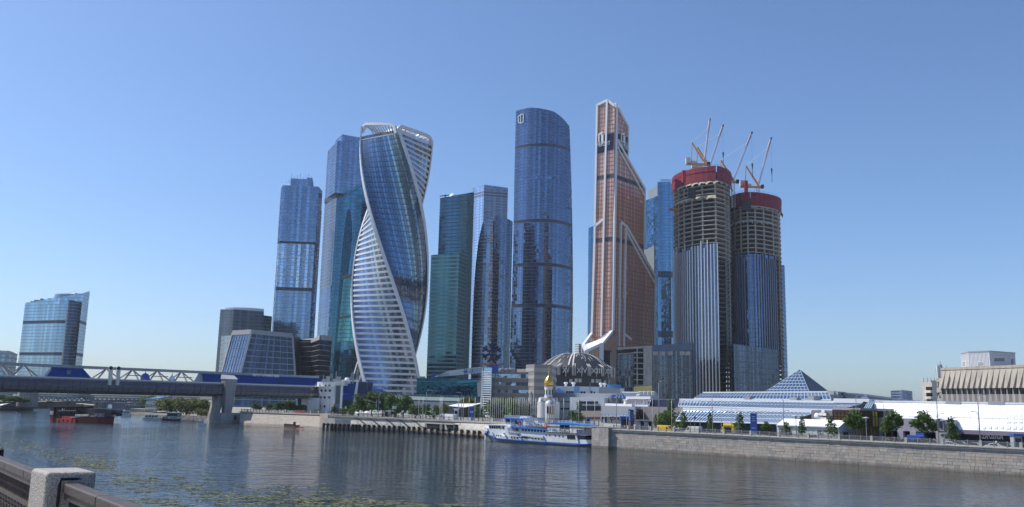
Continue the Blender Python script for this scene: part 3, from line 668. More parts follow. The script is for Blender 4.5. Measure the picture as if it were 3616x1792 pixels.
# --- the twisted tower
def twisted():
    X0,Y0=-103.66,740.; fwd=Vector((-X0,-Y0)).normalized(); rt=Vector((-fwd.y,fwd.x))
    def cor(j,z,dr=0.):
        th=1.3466-1.1519*z/100-.023*(z/100)**2+j*math.pi/2; r=32.13-.5485*z/100+dr
        q=Vector((X0,Y0))+fwd*(r*math.cos(th))+rt*(r*math.sin(th)); return Vector((q.x,q.y,z))
    t=thing('twisted_skyscraper','twisted tower of blue glass with spiralling white ribbons and open white crown','skyscraper',(X0,Y0,GZ))
    gA=glass('twisted blue glass',(.17,.26,.37),.06,.88,.4,wob=.06); gW=glass('banded window glass',(.2,.26,.35),.07,.85,.5,wob=.1)
    wb=plain('white aluminium ribbon',(.62,.63,.65),.35,.1,scale=.3,amt=.06); dl=plain('dark floor line',(.05,.08,.11),.4,.4)
    zg=Z(1275,503,740); fh=4.6; n=int((zg-GZ)/fh); fh=(zg-GZ)/n; N=18
    core=MB(); rings=[[cor(j,GZ+(zg-GZ)*i/40,-1.2) for j in range(4)] for i in range(41)]
    for i in range(40):
        for j in range(4): core.quad(rings[i][j],rings[i][(j+1)%4],rings[i+1][(j+1)%4],rings[i+1][j])
    core.poly(rings[-1]); core.build('core',dl,t)
    mul=MB()
    for k in range(n):
        za,zc=GZ+k*fh,GZ+(k+1)*fh
        for j in range(4):
            white=j%2==1; bh=1.75 if white else .42; zb=za+bh
            def pt(u,z,o=0.):
                a,b=cor(j,z),cor((j+1)%4,z); q=a.lerp(b,u); nn_=Vector((b.y-a.y,a.x-b.x,0)).normalized()
                if nn_.dot(Vector((q.x-X0,q.y-Y0,0)))<0: nn_=-nn_
                return q+nn_*o
            row=MB()
            for i in range(N):
                a,b=i/N,(i+1)/N; w=[random.uniform(-.05,.05) for _ in range(2)]
                row.quad(pt(a,zb,w[0]),pt(b,zb,w[1]),pt(b,zc,w[0]),pt(a,zc,w[1]))
                if not white and i: mul.quad(pt(a-.004,zb,.08),pt(a+.004,zb,.08),pt(a+.004,zc,.08),pt(a-.004,zc,.08))
            if k in (10,) and j==3: pass
            row.build('window_row',gW if white else gA,t,fix=False)
            bd=MB(); o=.55 if white else .12; M=4
            for i in range(M):
                a,b=i/M,(i+1)/M
                p=[pt(a,za,-.2),pt(b,za,-.2),pt(b,zb,-.2),pt(a,zb,-.2),pt(a,za,o),pt(b,za,o),pt(b,zb,o),pt(a,zb,o)]
                bd.add(p,[(4,5,6,7),(0,1,5,4),(3,7,6,2)])
                if not white:
                    p=[pt(a,za+1.1,.02),pt(b,za+1.1,.02),pt(b,za+1.25,.02),pt(a,za+1.25,.02)]; bd.quad(*[x+(x-Vector((X0,Y0,x.z))).normalized()*.1 for x in p])
            bd.build('floor_band',wb if white else dl,t)
    stuff(mul.build('mullions',dl,t))
    # dark vacant strip on the banded face
    # corner ribbons climbing to the crown
    top=[Z(1270,439,740),Z(1400,441,709),Z(1521,482,741),zg+11]
    rib=lambda j,z:cor(j,min(z,zg+16),.5)
    for j in range(4):
        pts=[rib(j,GZ+(top[j]-3-GZ)*i/36) for i in range(37)]; m=MB()
        for i in range(36):
            p,q=pts[i],pts[i+1]; c1=Vector((X0,Y0,p.z)); m.bar(p,q,2.7,1.2,up=(p-c1).normalized())
        m.build('corner_ribbon',wb,t)
    # crown beams with rounded shoulders, one over every side
    for j in range(4):
        a,b=j,(j+1)%4; m=MB(); pts=[]; n2=22
        for i in range(n2+1):
            u=i/n2; za,zb2=top[a],top[b]
            sh=0
            for d in (u,1-u):
                if d<.16: sh+=7.5*(1-math.sqrt(max(0,1-(1-d/.16)**2)))
            z=za+(zb2-za)*u-sh; zz=za+(zb2-za)*u
            A_,B_=cor(a,zz),cor(b,zz); q=A_.lerp(B_,u); pts.append(Vector((q.x,q.y,z)))
        for i in range(n2): m.bar(pts[i],pts[i+1],2.4,2.4)
        m.build('crown_beam',wb,t,smooth=False)
        for i in range(3,20,2 if j in(0,3) else 3):
            p=pts[i]; c=Vector((X0,Y0)); inn=(c-p.xy).normalized(); s_=MB(); pp=[]
            for q in range(7):
                e=q/6; pp.append(Vector((p.x+inn.x*9*math.sin(e*1.57),p.y+inn.y*9*math.sin(e*1.57),p.z+(zg-p.z)*e)))
            s_.tube(pp,.55,6); s_.build('crown_rib',wb,t)
        e=MB(); pz=zg
        for i in range(41):
            q=cor(a,zg).lerp(cor(b,zg),i/40); e.bar(q,q+Vector((0,0,3.2)),.5,.9)
        e.build('parapet_fins',wb if j%2 else dl,t)
        MB().bar(cor(a,zg),cor(b,zg),1.,.8).build('parapet_sill',wb,t)
    MB().lathe((X0+2,Y0-4,zg),[(15,0),(15,3),(14,6),(10,9),(5,10.5),(0,11)],24).build('roof_dome',WHITE,t,smooth=True)
    # glazed entrance fin on the left foot and the vacant louvre strip
    a=P(1299,1330,720); b=P(1281,1303,725); d=P(1262,1370,727); e_=P(1300,1372,719)
    m=MB(); m.add([b,e_,d,b+Vector((3,9,0)),e_+Vector((3,9,0)),d+Vector((3,9,0))],[(0,1,2),(5,4,3),(0,3,4,1),(1,4,5,2),(2,5,3,0)]); m.build('entrance_fin',gW,t)
    m=MB()
    for p,q in ((b,d),(b,e_)): m.bar(p,q,1.2)
    for i in range(1,6): m.bar(b.lerp(d,i/6),b.lerp(e_,i/6),.35)
    m.build('entrance_frame',wb,t)
twisted()

# --- green stepped tower pair, light tower behind, sail tower
def middle():
    gt=glass('dark sea green glass',(.07,.145,.2),.07,.85,.3); gg=glass('green glass',(.05,.14,.155),.08,.8,.5); m=plain('green band',(.16,.27,.28),.4,.4,amt=.1)
    md=plain('dark green band',(.06,.12,.14),.4,.4)
    D=930; L=XY(1551,790,D+14); C=XY(1651,790,D); Rr=XY(1670,790,D+16); B=XY(1660,790,D+60); B2=XY(1565,790,D+60)
    t=tower('skyscraper','tall dark sea green slab tower rising behind its lower green front block','skyscraper',[L,C,Rr,B,B2],GZ,[Z(1554,700,D+14),Z(1657,683,D),Z(1677,680,D+16),Z(1670,680,D+60),Z(1560,698,D+60)],4,.8,3,gt,md,md,core=md)
    v=MB(); pl=Pl(C,Rr)
    for i in range(7): u=pl.L*(i+.5)/7; v.bar(pl.pt(u,GZ,.4),pl.pt(u,Z(1667,682,D),.4),.7,.5,up=(pl.n.x,pl.n.y,0))
    pl=Pl(L,C)
    for i in range(5): u=pl.L*(.8+.04*i); v.bar(pl.pt(u,GZ,.4),pl.pt(u,Z(1655,686,D),.4),.35,.5,up=(pl.n.x,pl.n.y,0))
    v.build('vertical_fins',m,t)
    q=P(1572,694,D+20); MB().bar(q-Vector((6,0,0)),q+Vector((5,0,1.5)),.8).bar(q-Vector((0,0,3)),q+Vector((0,0,2)),1.2).build('window_cleaning_cradle',DARK,t)
    q=P(1600,690,D+30); MB().lathe((q.x,q.y,q.z-3),[(5,0),(4.5,2.5),(2,4.5),(0,5)],12).build('radome',WHITE,t,smooth=True)
    D=895; L=XY(1515,1100,D+12); C=XY(1615,1100,D); Rr=XY(1643,1100,D+22); B=XY(1640,1100,D+40); B2=XY(1530,1100,D+40)
    t=tower('office_tower','green glass block with banded windows standing before the dark green slab tower','tower',[L,C,Rr,B,B2],GZ,[Z(1520,902,D+12),Z(1618,890,D),Z(1642,886,D+22),Z(1640,886,D+40),Z(1530,900,D+40)],4.1,1.5,3,gg,m,md,core=md,tilt=.05)
    v=MB(); pl=Pl(C,Rr)
    for i in range(8): u=pl.L*(i+.5)/8; v.bar(pl.pt(u,GZ,.4),pl.pt(u,Z(1630,890,D),.4),.5,.5,up=(pl.n.x,pl.n.y,0))
    v.build('vertical_fins',m,t)
    gl=glass('light silver blue glass',(.38,.5,.66),.1,.85,.35); ml=plain('silver band',(.4,.46,.53),.4,.4)
    D=1180
    tower('skyscraper','light silver blue tower seen behind dark green slab and sail shaped tower','skyscraper',[XY(1663,760,D+20),XY(1707,760,D),XY(1791,760,D+8),XY(1790,760,D+60),XY(1680,760,D+60)],GZ,[Z(1668,667,D+20),Z(1711,653,D),Z(1795,664,D+8),Z(1795,664,D+60),Z(1680,664,D+60)],4,1.0,3.4,gl,ml,ml,special={fl(Z(1750,690,D),GZ,4)+i:glass('grey louvre glass',(.22,.28,.38),.2,.7,.2) for i in range(2)})
    # sail tower
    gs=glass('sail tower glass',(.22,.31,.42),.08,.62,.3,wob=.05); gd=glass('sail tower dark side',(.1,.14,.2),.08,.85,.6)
    mw=plain('pale floor edge strip',(.58,.62,.66),.35,.4,amt=.06)
    D=960; Lf=XY(1668,1150,D+9); C=XY(1736,1150,D); Rr=XY(1802,1150,D+20)
    t=thing('skyscraper','sail shaped tower with convex left edge and pale floor lines before the deep blue tower','skyscraper',(C[0],C[1]+15,GZ))
    pl_l=arcpts(Lf,C,6,7); pl_r=arcpts(C,Rr,2.5,4)
    ol=outline(pl_l,[(1662,1395),(1731,1395),(1736,1150),(1740,960),(1742,761),(1727,776),(1711,795),(1703,830),(1695,870),(1686,930),(1679,985),(1674,1040),(1671,1090),(1667,1200)])
    orr=outline(pl_r,[(1731,1395),(1797,1395),(1803,1150),(1808,960),(1811,784),(1790,775),(1765,765),(1742,761)])
    f=Fac(t,GZ,4.,.75,2.8,gs,mw,mw,band_out=.4); arcface(f,pl_l,ol); f.finish()
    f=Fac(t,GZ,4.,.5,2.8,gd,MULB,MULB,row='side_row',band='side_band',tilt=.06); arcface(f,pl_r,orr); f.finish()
    zt=Z(1742,763,D); ring=[]; NZ=14
    m_=MB()
    hz=[GZ,Z(1671,1090,D),Z(1679,985,D),Z(1695,870,D),Z(1711,800,D),Z(1735,775,D)]; lx=[1664,1672,1681,1697,1713,1738]
    for z,x in zip(hz,lx):
        py=1300-(z-30)*3.2; a=XY(x+5,1150 if False else max(780,py),D+13); c=XY(1737,1150,D+3); r_=XY(1802,1150,D+24); b2=XY(1790,1150,D+55); ring.append([(a[0],a[1],z),(c[0],c[1],z),(r_[0],r_[1],z),(b2[0],b2[1],z)])
    for i in range(len(ring)-1):
        for j in range(4): m_.quad(ring[i][j],ring[i][(j+1)%4],ring[i+1][(j+1)%4],ring[i+1][j])
    m_.poly(ring[-1]); m_.build('core',MULB,t)
    pl=Pl(pl_l[3],pl_l[5]); 
    e=MB()
    for i,(y0,y1) in enumerate(((838,841),(845,848),(852,855))): e.slab(pl,pl.poly([(1722-i*.6,y0+1.5),(1731-i*.6,y0),(1731-i*.6,y1),(1722-i*.6,y1+1.5)]),.5,1.)
    e.build('logo_sign',WHITE,t)
    # deep blue tower
    D=1050; Lf=XY(1804,1100,D+6); Rr=XY(2023,1075,D+22); arc=arcpts(Lf,Rr,26,14)
    t=thing('skyscraper','tallest deep blue glass tower with curved raked top and outlined emblem','skyscraper',(0,D+30,GZ))
    o=outline(arc,[(1795,1395),(2019,1395),(2021,1242),(2023,1075),(2021.5,934),(2016,793),(2005,590),(1997,470),(1994,456),(1956,430),(1935,417),(1904,407),(1871,396),(1840,393.5),(1822,393),(1816,640),(1812,895),(1806,1075)])
    fh=4.15; bl=[fl(Z(1810,y,D),GZ,fh) for y in (523,790,938,1079)]; sp={b:BELT for b in bl}
    f=Fac(t,GZ,fh,.42,2.9,FEDG,MULB,MULB,special=sp,tilt=.04,band_out=.3); arcface(f,arc,o); f.finish()
    # solid behind the curtain wall
    k=arclen(arc); N=len(arc)-1; acc=[0]
    for a,b in zip(arc,arc[1:]): acc.append(acc[-1]+(Vector(b)-Vector(a)).length)
    m_=MB(); tops=[]
    for i,u in enumerate(acc):
        c=clipu(o,max(0,u-.5),u+.5); tops.append(max([z for _,z in c]) if c else 100)
    back=[(arc[i][0]*.98+ .0,D+44-10*abs(i/N-.5)) for i in range(N+1)]
    for i in range(N):
        a,b=arc[i],arc[i+1]; A2=(a[0]*.985,a[1]+1.2); B2=(b[0]*.985-(0 if i<N-1 else 0),b[1]+1.2)
        if i>=N-1: continue
        m_.prism([A2,B2,back[i+1],back[i]],GZ,[tops[i]-1,tops[i+1]-1,tops[i+1]-1,tops[i]-1])
    m_.build('core',MULB,t)
    pl=Pl(arc[0],arc[2]); e=MB(); c2=lambda x,y:(1800+x/4.73,370+y/4.73)
    def path(ps):
        for a,b in zip(ps,ps[1:]): ua,za=pl.px(*c2(*a)); ub,zb=pl.px(*c2(*b)); e.bar(pl.pt(ua,za,1.3),pl.pt(ub,zb,1.3),.9,.9,up=(pl.n.x,pl.n.y,0))
    path([(188,183),(155,198),(155,300),(190,315)]); path([(193,165),(193,325)]); path([(198,166),(235,168),(240,182),(238,298),(196,318)]); e.build('emblem',plain('emblem white',(.75,.8,.85),.4),t)
middle()
# --- copper tower
def copper():
    g=glass('copper glass',(.64,.37,.28),.25,.28,.2,wob=.02); md=plain('dark copper line',(.22,.12,.1),.5,.4)
    wf=plain('white frame',(.72,.72,.72),.4,scale=.2,amt=.05); sg=glass('black sign glass',(.03,.03,.05),.1,.6,.3)
    D=800; L=XY(2100,900,D+12); C=XY(2163,900,D); Rr=XY(2312,1000,D+52); B=XY(2290,1000,D+90); B2=XY(2130,900,D+60)
    t=thing('skyscraper','copper glass tower with white frames, raked shoulders and black sign band near its tip','skyscraper',(C[0]+12,C[1]+30,GZ))
    pl,pr=Pl(L,C),Pl(C,Rr)
    fh=4.05
    yb=[(616,628),(842,852)]; sp={}
    for a,b in yb: sp[fl(Z(2163,(a+b)/2,D),GZ,fh)]=BELT
    # left face, main shaft and the raked right face in three shoulders
    f=Fac(t,GZ,fh,.55,2.7,g,md,md,special=sp,band_out=.12,tilt=.04,mull=.3)
    f.add(pl,pl.poly([(2078,1395),(2158,1395),(2171,369),(2145,354),(2109,372)]))
    f.add(pr,pr.poly([(2158,1395),(2172,366),(2183,378),(2218,448),(2216,560),(2210,1395)][::-1]) if False else pr.poly([(2150,1395),(2205,1395),(2216,700),(2218,449),(2183,378),(2171,368)]))
    f.add(pr,pr.poly([(2205,1395),(2265,1395),(2276,800),(2276,668),(2217,557),(2216,700)]))
    f.add(pr,pr.poly([(2265,1395),(2309,1395),(2313,978),(2275,893),(2276,900)]))
    f.finish()
    # dark fill: prism stack stays behind the glass
    m=MB()
    for pts,pix in (((0,1),(2171,370)),):
        pass
    def back(u,d): q=pr.A+pr.d*u-pr.n*d; return (q.x,q.y)
    def uz(x,y): return pr.px(x,y)
    u1,z1=uz(2217,449); u2,z2=uz(2276,668); u3,z3=uz(2313,978); _,zt=uz(2172,369)
    Li=(L[0]+1,L[1]+1); Ci=(C[0]+.3,C[1]+1)
    m.prism([Li,Ci,back(u1,1),back(u1,30),(B2[0],B2[1]-20)],GZ,[Z(2109,372,D+12)-2,zt-2,z1-2,z1-2,Z(2109,372,D+12)-2])
    _,za=uz(2217,557); m.prism([back(u1-.5,1),back(u2,1),back(u2,30),back(u1-.5,30)],GZ,[za-2,z2-2,z2-2,za-2])
    _,za=uz(2275,893); m.prism([back(u2-.5,1),back(u3,1),back(u3,30),back(u2-.5,30)],GZ,[za-2,z3-2,z3-2,za-2])
    m.build('core',md,t)
    # white frames
    def frame(pl,pts,w,o=.6,th=1.2):
        m=MB()
        for a,b in zip(pts,pts[1:]):
            ua,za=pl.px(*a); ub,zb=pl.px(*b); m.bar(pl.pt(ua,za,o),pl.pt(ub,zb,o),w*.78,th,up=(pl.n.x,pl.n.y,0))
        m.build('frame',wf,t)
    frame(pl,[(2110,372),(2100,900),(2091,1179)],2.6); frame(pl,[(2146,354),(2131,940),(2125,1190)],2.4,1.)
    frame(pl,[(2109,373),(2146,355)],3); frame(pl,[(2145,355),(2171,374)],3)
    frame(pl,[(2104,906) if False else (2102,800),(2130,776)],3.2)
    frame(pr,[(2173,366),(2164,940),(2160,1168)],3.6,1.1,2.2)
    frame(pr,[(2180,378),(2218,450)],3); frame(pr,[(2217,450),(2216,553)],1.4)
    frame(pr,[(2178,496),(2276,668)],2.8); frame(pr,[(2178,520),(2276,694)],2.); frame(pr,[(2276,668),(2274,880)],1.4)
    frame(pr,[(2192,786),(2191,830),(2184,1224)],2.2); frame(pr,[(2210,800),(2208,850),(2202,1224)],2.); frame(pr,[(2192,785),(2210,800)],3)
    frame(pr,[(2210,799),(2313,977)],2.8); frame(pr,[(2210,818),(2313,1006)],2.); frame(pr,[(2313,977),(2311,1225)],1.4)
    frame(pr,[(2203,1180),(2228,1200)],3)
    # splayed white foot
    m=MB(); q=lambda x,y,d:P(x,y,d)
    J=[q(2089,1180,812),q(2060,1220,790),q(2071,1241,778),q(2127,1190,795),q(2160,1172,797),q(2124,1216,778)]
    m.bar(J[0],J[1],2.2,2.2); m.bar(J[1],J[2],3,2.4); m.add([q(2161,1163,797),q(2160,1180,796),J[5],J[2],J[1],q(2110,1201,793)],[(0,1,2,3,4,5)]); m.bar(J[4],J[5],2.6,2.4); m.bar(J[5],J[2],2.8,2.4)
    for a in (J[1],J[2],J[5]): m.bar(a,Vector((a.x,a.y,GZ)),3.6,3)
    m.build('splayed_foot',wf,t)
    m=MB(); m.add([J[2],J[5],Vector((J[5].x,J[5].y,GZ)),Vector((J[2].x,J[2].y,GZ))],[(0,1,2,3)]); m.add([q(2124,1203,790),q(2182,1180,803),q(2172,1395,803),q(2124,1395,790)],[(0,1,2,3)]) ; m.build('atrium_glass',g,t)
    m=MB()
    for i in range(1,9):
        a=J[2].lerp(J[5],i/9); m.bar(a,Vector((a.x,a.y,GZ)),.35,.35)
    m.build('atrium_mullions',md,t)
    # dark lower storeys at the base of the right face and the copper bay
    m=MB(); m.slab(pr,pr.poly([(2130,1300),(2300,1300),(2300,1246),(2132,1238)]),.4,.9); m.build('dark_storeys',BLACK,t)
    # black sign band with white letters
    b=MB(); b.slab(pl,pl.poly([(2106,546),(2166,528),(2168,470),(2108,484)]),.25,.5); b.slab(pr,pr.poly([(2176,530),(2216,546),(2217,487),(2178,472)]),.25,.5); sb_=b.build('sign_band',sg,t)
    def lab(plane,body,c,size,fit,slope=0):
        u,z=plane.px(*c); d=Vector((plane.d.x,plane.d.y,slope)); 
        text(body,size,WHITE,'sign_lettering',sb_,plane.pt(u,z,.8),d,(0,0,1),.15,fit=fit)
    lab(pr,'ГРУППА',(2198,509),6.2,17.5); lab(pr,'МЕРКУРИЙ',(2199,521),6.2,19.5); lab(pl,'MERCURY',(2133,510),6.,14)
    for plane,(x,y),s in ((pr,(2197,490),1.),(pl,(2122,489),.8)):
        m=MB(); u,z=plane.px(x,y)
        for a in ((-3,0),(1,.6)): m.slab(plane,[(u+a[0]*s,z-4),(u+(a[0]+1.6)*s,z-4),(u+(a[0]+1.6)*s,z+4),(u+a[0]*s,z+3)],.6,.9); 
        m.slab(plane,[(u-3*s,z+2.5),(u+3*s,z+4.5),(u+3*s,z+6.5),(u-3*s,z+4.5)],.6,.9); m.slab(plane,[(u+2.6*s,z-6),(u+4*s,z-6),(u+4*s,z+3),(u+2.6*s,z+3)],.6,.9); m.build('sign_emblem',WHITE,sb_)
copper()

# --- blue towers behind the copper one
def oko():
    g=glass('bright blue tower glass',(.14,.26,.39),.07,.9,.35,wob=.06); m=plain('blue floor line',(.1,.25,.4),.4,.4,amt=.1); gr=plain('pale grey louvre',(.36,.38,.37),.6,scale=.2,amt=.1)
    D=1150
    L=XY(2272,900,D+14); C=XY(2323,900,D); C2=XY(2334,900,D+2); Rr=XY(2369,900,D); R2=XY(2395,900,D+16); B=XY(2390,900,D+60); B2=XY(2285,900,D+60)
    t=thing('skyscraper','bright blue glass tower with grey louvre panels between copper and unfinished towers','skyscraper',base_of([L,C,C2,Rr,R2]))
    z0,zl,zr=GZ,Z(2279,712,D+14),Z(2329,693,D)
    sp={}
    for y0,y1 in ((950,972),(1160,1184)):
        for k in range(fl(Z(2340,y1,D),GZ,4.2),fl(Z(2340,y0,D),GZ,4.2)): sp[k]=BELT
    section(t,[L,C,C2,B,B2],GZ,[zl,zr,zr,zr,zl],4.2,.25,3.2,g,m,m,faces=[0,4])
    section(t,[C,C2,Rr,R2,B],GZ,[Z(2334,643,D),Z(2334,643,D),Z(2367,643,D),Z(2378,700,D+16),Z(2378,700,D+40)],4.2,.25,3.2,g,m,m,faces=[0,1,2,3],special=sp)
    pl=Pl(L,C); MB().slab(pl,pl.poly([(2264,1290),(2311,1290),(2311,868),(2275,886)]),.2,.9).build('louvre_panel',gr,t)
    f4=[XY(2289,700,D+22),XY(2333,700,D+8),XY(2333,700,D+40),XY(2295,700,D+50)]; MB().prism(f4,zl-5,[Z(2292,676,D+22),Z(2334,648,D+8),Z(2334,648,D+40),Z(2292,676,D+40)]).build('roof_block',gr,t)
    e=MB(); a,b=Pl(C2,Rr),0
    for i in range(12): u=a.L*i/11; e.bar(a.pt(u,Z(2350,643,D),-.5),a.pt(u,Z(2350,634,D),-.5),.5)
    e.bar(a.pt(0,Z(2350,634,D),-.5),a.pt(a.L,Z(2350,634,D),-.5),.5); e.build('roof_railing',m,t)
    D=1190; tower('skyscraper','slim blue glass tower edge peeping out left of the copper tower','skyscraper',[XY(2077,950,D+5),XY(2100,950,D),XY(2120,950,D+10),XY(2115,950,D+50),XY(2085,950,D+50)],GZ,[Z(2082,806,D+5),Z(2099,796,D),Z(2110,800,D+10),Z(2110,800,D+50),Z(2085,806,D+50)],4.2,.3,3.2,g,m)
oko()

# --- two towers under construction
def unfinished():
    gl=glass('dark tower glazing',(.12,.16,.24),.07,.85,.4,wob=.06); gl2=glass('blue black tower glazing',(.13,.19,.33),.07,.85,.3,wob=.06)
    fin=plain('pale aluminium fin',(.66,.66,.66),.3,.5,amt=.08); find=plain('grey fin',(.2,.22,.27),.35,.4,amt=.1)
    netr=plain('crimson safety screen',(.2,.013,.035),.65,scale=.3,amt=.12,stain=.12); net=plain('dusty safety net',(.4,.36,.28),.9,scale=.4,amt=.25)
    D=770; slabm=plain('slab concrete',(.48,.45,.4),.85,scale=.3,amt=.2)
    def build(label,L,C,Rr,bulge,screen_top,screen_bot,glassl,glassr,zmids,gm,fm,back):
        arc=arcpts(L,C,bulge,12); arc2=arcpts(C,Rr,min(bulge*.35,.1*(Vector(Rr)-Vector(C)).length),5); 
        t=thing('unfinished_tower',label,'tower',(C[0]-10,C[1]+20,GZ))
        pts=arc+arc2[1:]; bk=[back[0],back[1]]
        ztop=screen_bot+1; fh=4.15
        def inner(ps,d): 
            cx=sum(p[0] for p in ps)/len(ps); cy=sum(p[1] for p in ps)/len(ps); return [(p[0]+(cx-p[0])*d,p[1]+(cy-p[1])*d) for p in ps]
        ring=pts+bk
        n=int((ztop-GZ)/fh)
        for k in range(n+1):
            z=GZ+k*fh
            if z<glassl-12 and k%1==0 and z<zmids-30: 
                pass
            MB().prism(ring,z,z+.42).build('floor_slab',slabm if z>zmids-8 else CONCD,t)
        # columns and core behind the slab edge
        rin=inner(ring,.07); zc0=GZ; m=[]
        sel=list(range(0,len(pts),2 if bulge>8 else 2))
        for i in sel:
            p=rin[i]; MB().cbox((p[0],p[1],GZ),(1.3,1.3,ztop-GZ)).build('column',CONC,t)
        MB().prism(inner(ring,.45),GZ,ztop).build('concrete_core',CONCD,t)
        # added dark fill, its colour stands for the shade inside the open floors
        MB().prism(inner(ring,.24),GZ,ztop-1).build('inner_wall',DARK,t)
        # red screen
        m=MB()
        for a,b in zip(pts,pts[1:]):
            pl=Pl(a,b); out=Vector(((a[0]+b[0])/2-C[0]+10,(a[1]+b[1])/2-C[1]-20))
            if pl.n.dot(out)<0: pl.n=-pl.n
            m.slab(pl,rect(pl,screen_bot,screen_top),.8,1.2); m.slab(pl,rect(pl,screen_top-4.3,screen_top+.3),1.25,1.5)
        ob=m.build('safety_screen',netr,t)
        MB().prism(inner(ring,.02),screen_bot+2,screen_top-5).build('formwork_deck',CONCD,t)
        h=MB()
        for a,b in zip(pts,pts[1:]):
            h.bar((*a,screen_top+2.4),(*b,screen_top+2.4),.14); h.bar((*a,screen_top+1.2),(*b,screen_top+1.2),.12); h.bar((*a,screen_top),(*a,screen_top+2.4),.14)
        h.build('edge_railing',STEEL,t)
        # dusty nets sagging under the screen and some floors below
        for zz,i0,i1 in ((screen_bot-1,5,len(pts)-1),(screen_bot-15,1,len(arc)-1)):
            m=MB(); P0=[]
            for i in range(i0,i1):
                for s in range(4):
                    a=Vector(pts[i]).lerp(Vector(pts[i+1]),s/4); c=Vector((C[0]-10,C[1]+20)); d=(a-c).normalized(); sg=(2.2 if (s%4)==2 else .5)+random.random()
                    P0.append(((a+d*.3),zz+1.5,(a+d*(2.6)),zz-sg))
            for p,q in zip(P0,P0[1:]):
                m.quad((p[0].x,p[0].y,p[1]),(q[0].x,q[0].y,q[1]),(q[2].x,q[2].y,q[3]),(p[2].x,p[2].y,p[3]))
            if m.v: m.build('safety_net',net,t)
        # glazed lower part: rows of panes with upright fins
        f=Fac(t,GZ,fh,.18,1.7,gm,DARK,None,tilt=.03,band_out=.1)
        L1=arclen(arc); o=[(0,GZ),(L1,GZ),(L1,glassr),(L1*.82,glassr),(L1*.8,glassr-.8*(glassr-glassl)),(0,glassl)]
        arco=[(p[0],p[1]) for p in arc]; arcface(f,arco,[(0,GZ),(L1,GZ),(L1,glassr),(0,glassl)],cen=(C[0]-10,C[1]+20)); f.finish()
        nf=int(L1/2.9)
        for i in range(nf+1):
            u=L1*i/nf; acc=0
            for a,b in zip(arc,arc[1:]):
                pl=Pl(a,b)
                if acc+pl.L>=u-1e-6:
                    if pl.n.dot(Vector(((a[0]+b[0])/2-C[0]+10,(a[1]+b[1])/2-C[1]-20)))<0: pl.n=-pl.n
                    zt=glassl+(glassr-glassl)*u/L1+random.choice([0,0,2,4,-3]); v=u-acc
                    MB().slab(pl,[(v-.42,GZ),(v+.42,GZ),(v+.42,zt),(v-.42,zt)],.1,.95).build('facade_fin',fm,t); break
                acc+=pl.L
        return t,pts,arc,arc2
    L=XY(2379,900,D+60); C=XY(2534,900,D); Rr=XY(2583,900,D+34)
    st=Z(2531,588,D); sb=Z(2531,637,D)
    t,pts,arc,arc2=build('nearer unfinished concrete tower under crimson screen, pale upright fins on its glazed lower half',L,C,Rr,13,st,sb,Z(2379,905,D+58),Z(2519,860,D),Z(2450,880,D),gl,fin,[XY(2575,900,D+80),XY(2420,900,D+95)])
    a,b=arc2[3],arc2[5]; f=Fac(t,GZ,4.15,.3,1.8,gl2,DARK,None); pl=Pl(XY(2570,1000,D+27),XY(2585,1000,D+36)); f.add(pl,rect(pl,GZ,Z(2583,890,D+34))); f.finish()
    # site hoist on the open side
    m=MB(); p=Vector(arc2[2]); 
    for dx in (-1.2,1.2):
        for dy in (-1.2,1.2): m.bar((p.x+dx,p.y-2+dy,GZ),(p.x+dx,p.y-2+dy,sb-20),.22)
    z=GZ
    while z<sb-24: m.bar((p.x-1.2,p.y-3.2,z),(p.x+1.2,p.y-3.2,z+3),.18); m.bar((p.x-1.2,p.y-3.2,z+3),(p.x+1.2,p.y-3.2,z+3),.18); z+=3
    m.build('hoist_mast',STEEL,t)
    q=P(2441,668,D+2); m=MB(); m.cbox((q.x,q.y-1.5,q.z-9),(7,3,9)); m.build('screen_opening',DARK,t)
    q=P(2365,740,D+24); m=MB(); m.bar(q,q+Vector((9,2,0)),3.,2.2); m.build('loading_platform',plain('timber deck',(.3,.15,.08),.8),t)
    q=P(2415,622,D+10); m=MB(); m.cbox((q.x,q.y,q.z-6),(3,3,11)); m.build('red_placing_boom',RED,t)
    D2=800; L=XY(2573,900,D2+22); C=XY(2736,900,D2+4); Rr=XY(2757,900,D2+30)
    st=Z(2645,688,D2); sb=Z(2660,733,D2)
    t,pts,arc,arc2=build('farther unfinished concrete tower under dark crimson screen, blue black glazed lower half',L,C,Rr,22,st,sb,Z(2591,912,D2+18),Z(2732,905,D2),Z(2650,880,D2),gl2,find,[XY(2760,1000,D2+80),XY(2620,900,D2+80)])
    m=MB(); e=XY(2776,1100,D2+34); g2=XY(2772,1100,D2+34)
    f=Fac(t,GZ,4.15,.9,3,gl2,find,None,row='side_row',band='side_band'); pl=Pl(XY(2762,1100,D2+33),XY(2775,1100,D2+38)); f.add(pl,rect(pl,GZ,Z(2765,935,D2+33))); f.finish()
    q=P(2635,690,D2+8); m=MB(); m.cbox((q.x,q.y,q.z-8),(3.,3,22)); m.build('red_placing_boom',RED,t)
    q=P(2634,722,D2-19); m=MB(); m.cbox((q.x,q.y-1.2,q.z-6),(8,3,9)); m.build('screen_opening',DARK,t)
    # podium of dark glass
    gp=glass('podium glass',(.1,.13,.18),.07,.8,.35,wob=.15); mp=plain('podium line',(.1,.11,.14),.4,.4)
    D3=742; tower('podium_block','dark glass podium block at the foot of the farther unfinished tower','office building',[XY(2592,1290,D3),XY(2747,1290,D3+26),XY(2752,1290,D3+60),XY(2600,1290,D3+60)],GZ,[Z(2591,1215,D3),Z(2744,1236,D3+26),Z(2744,1236,D3+60),Z(2591,1215,D3+60)],4.6,.35,1.8,gp,mp,mp)
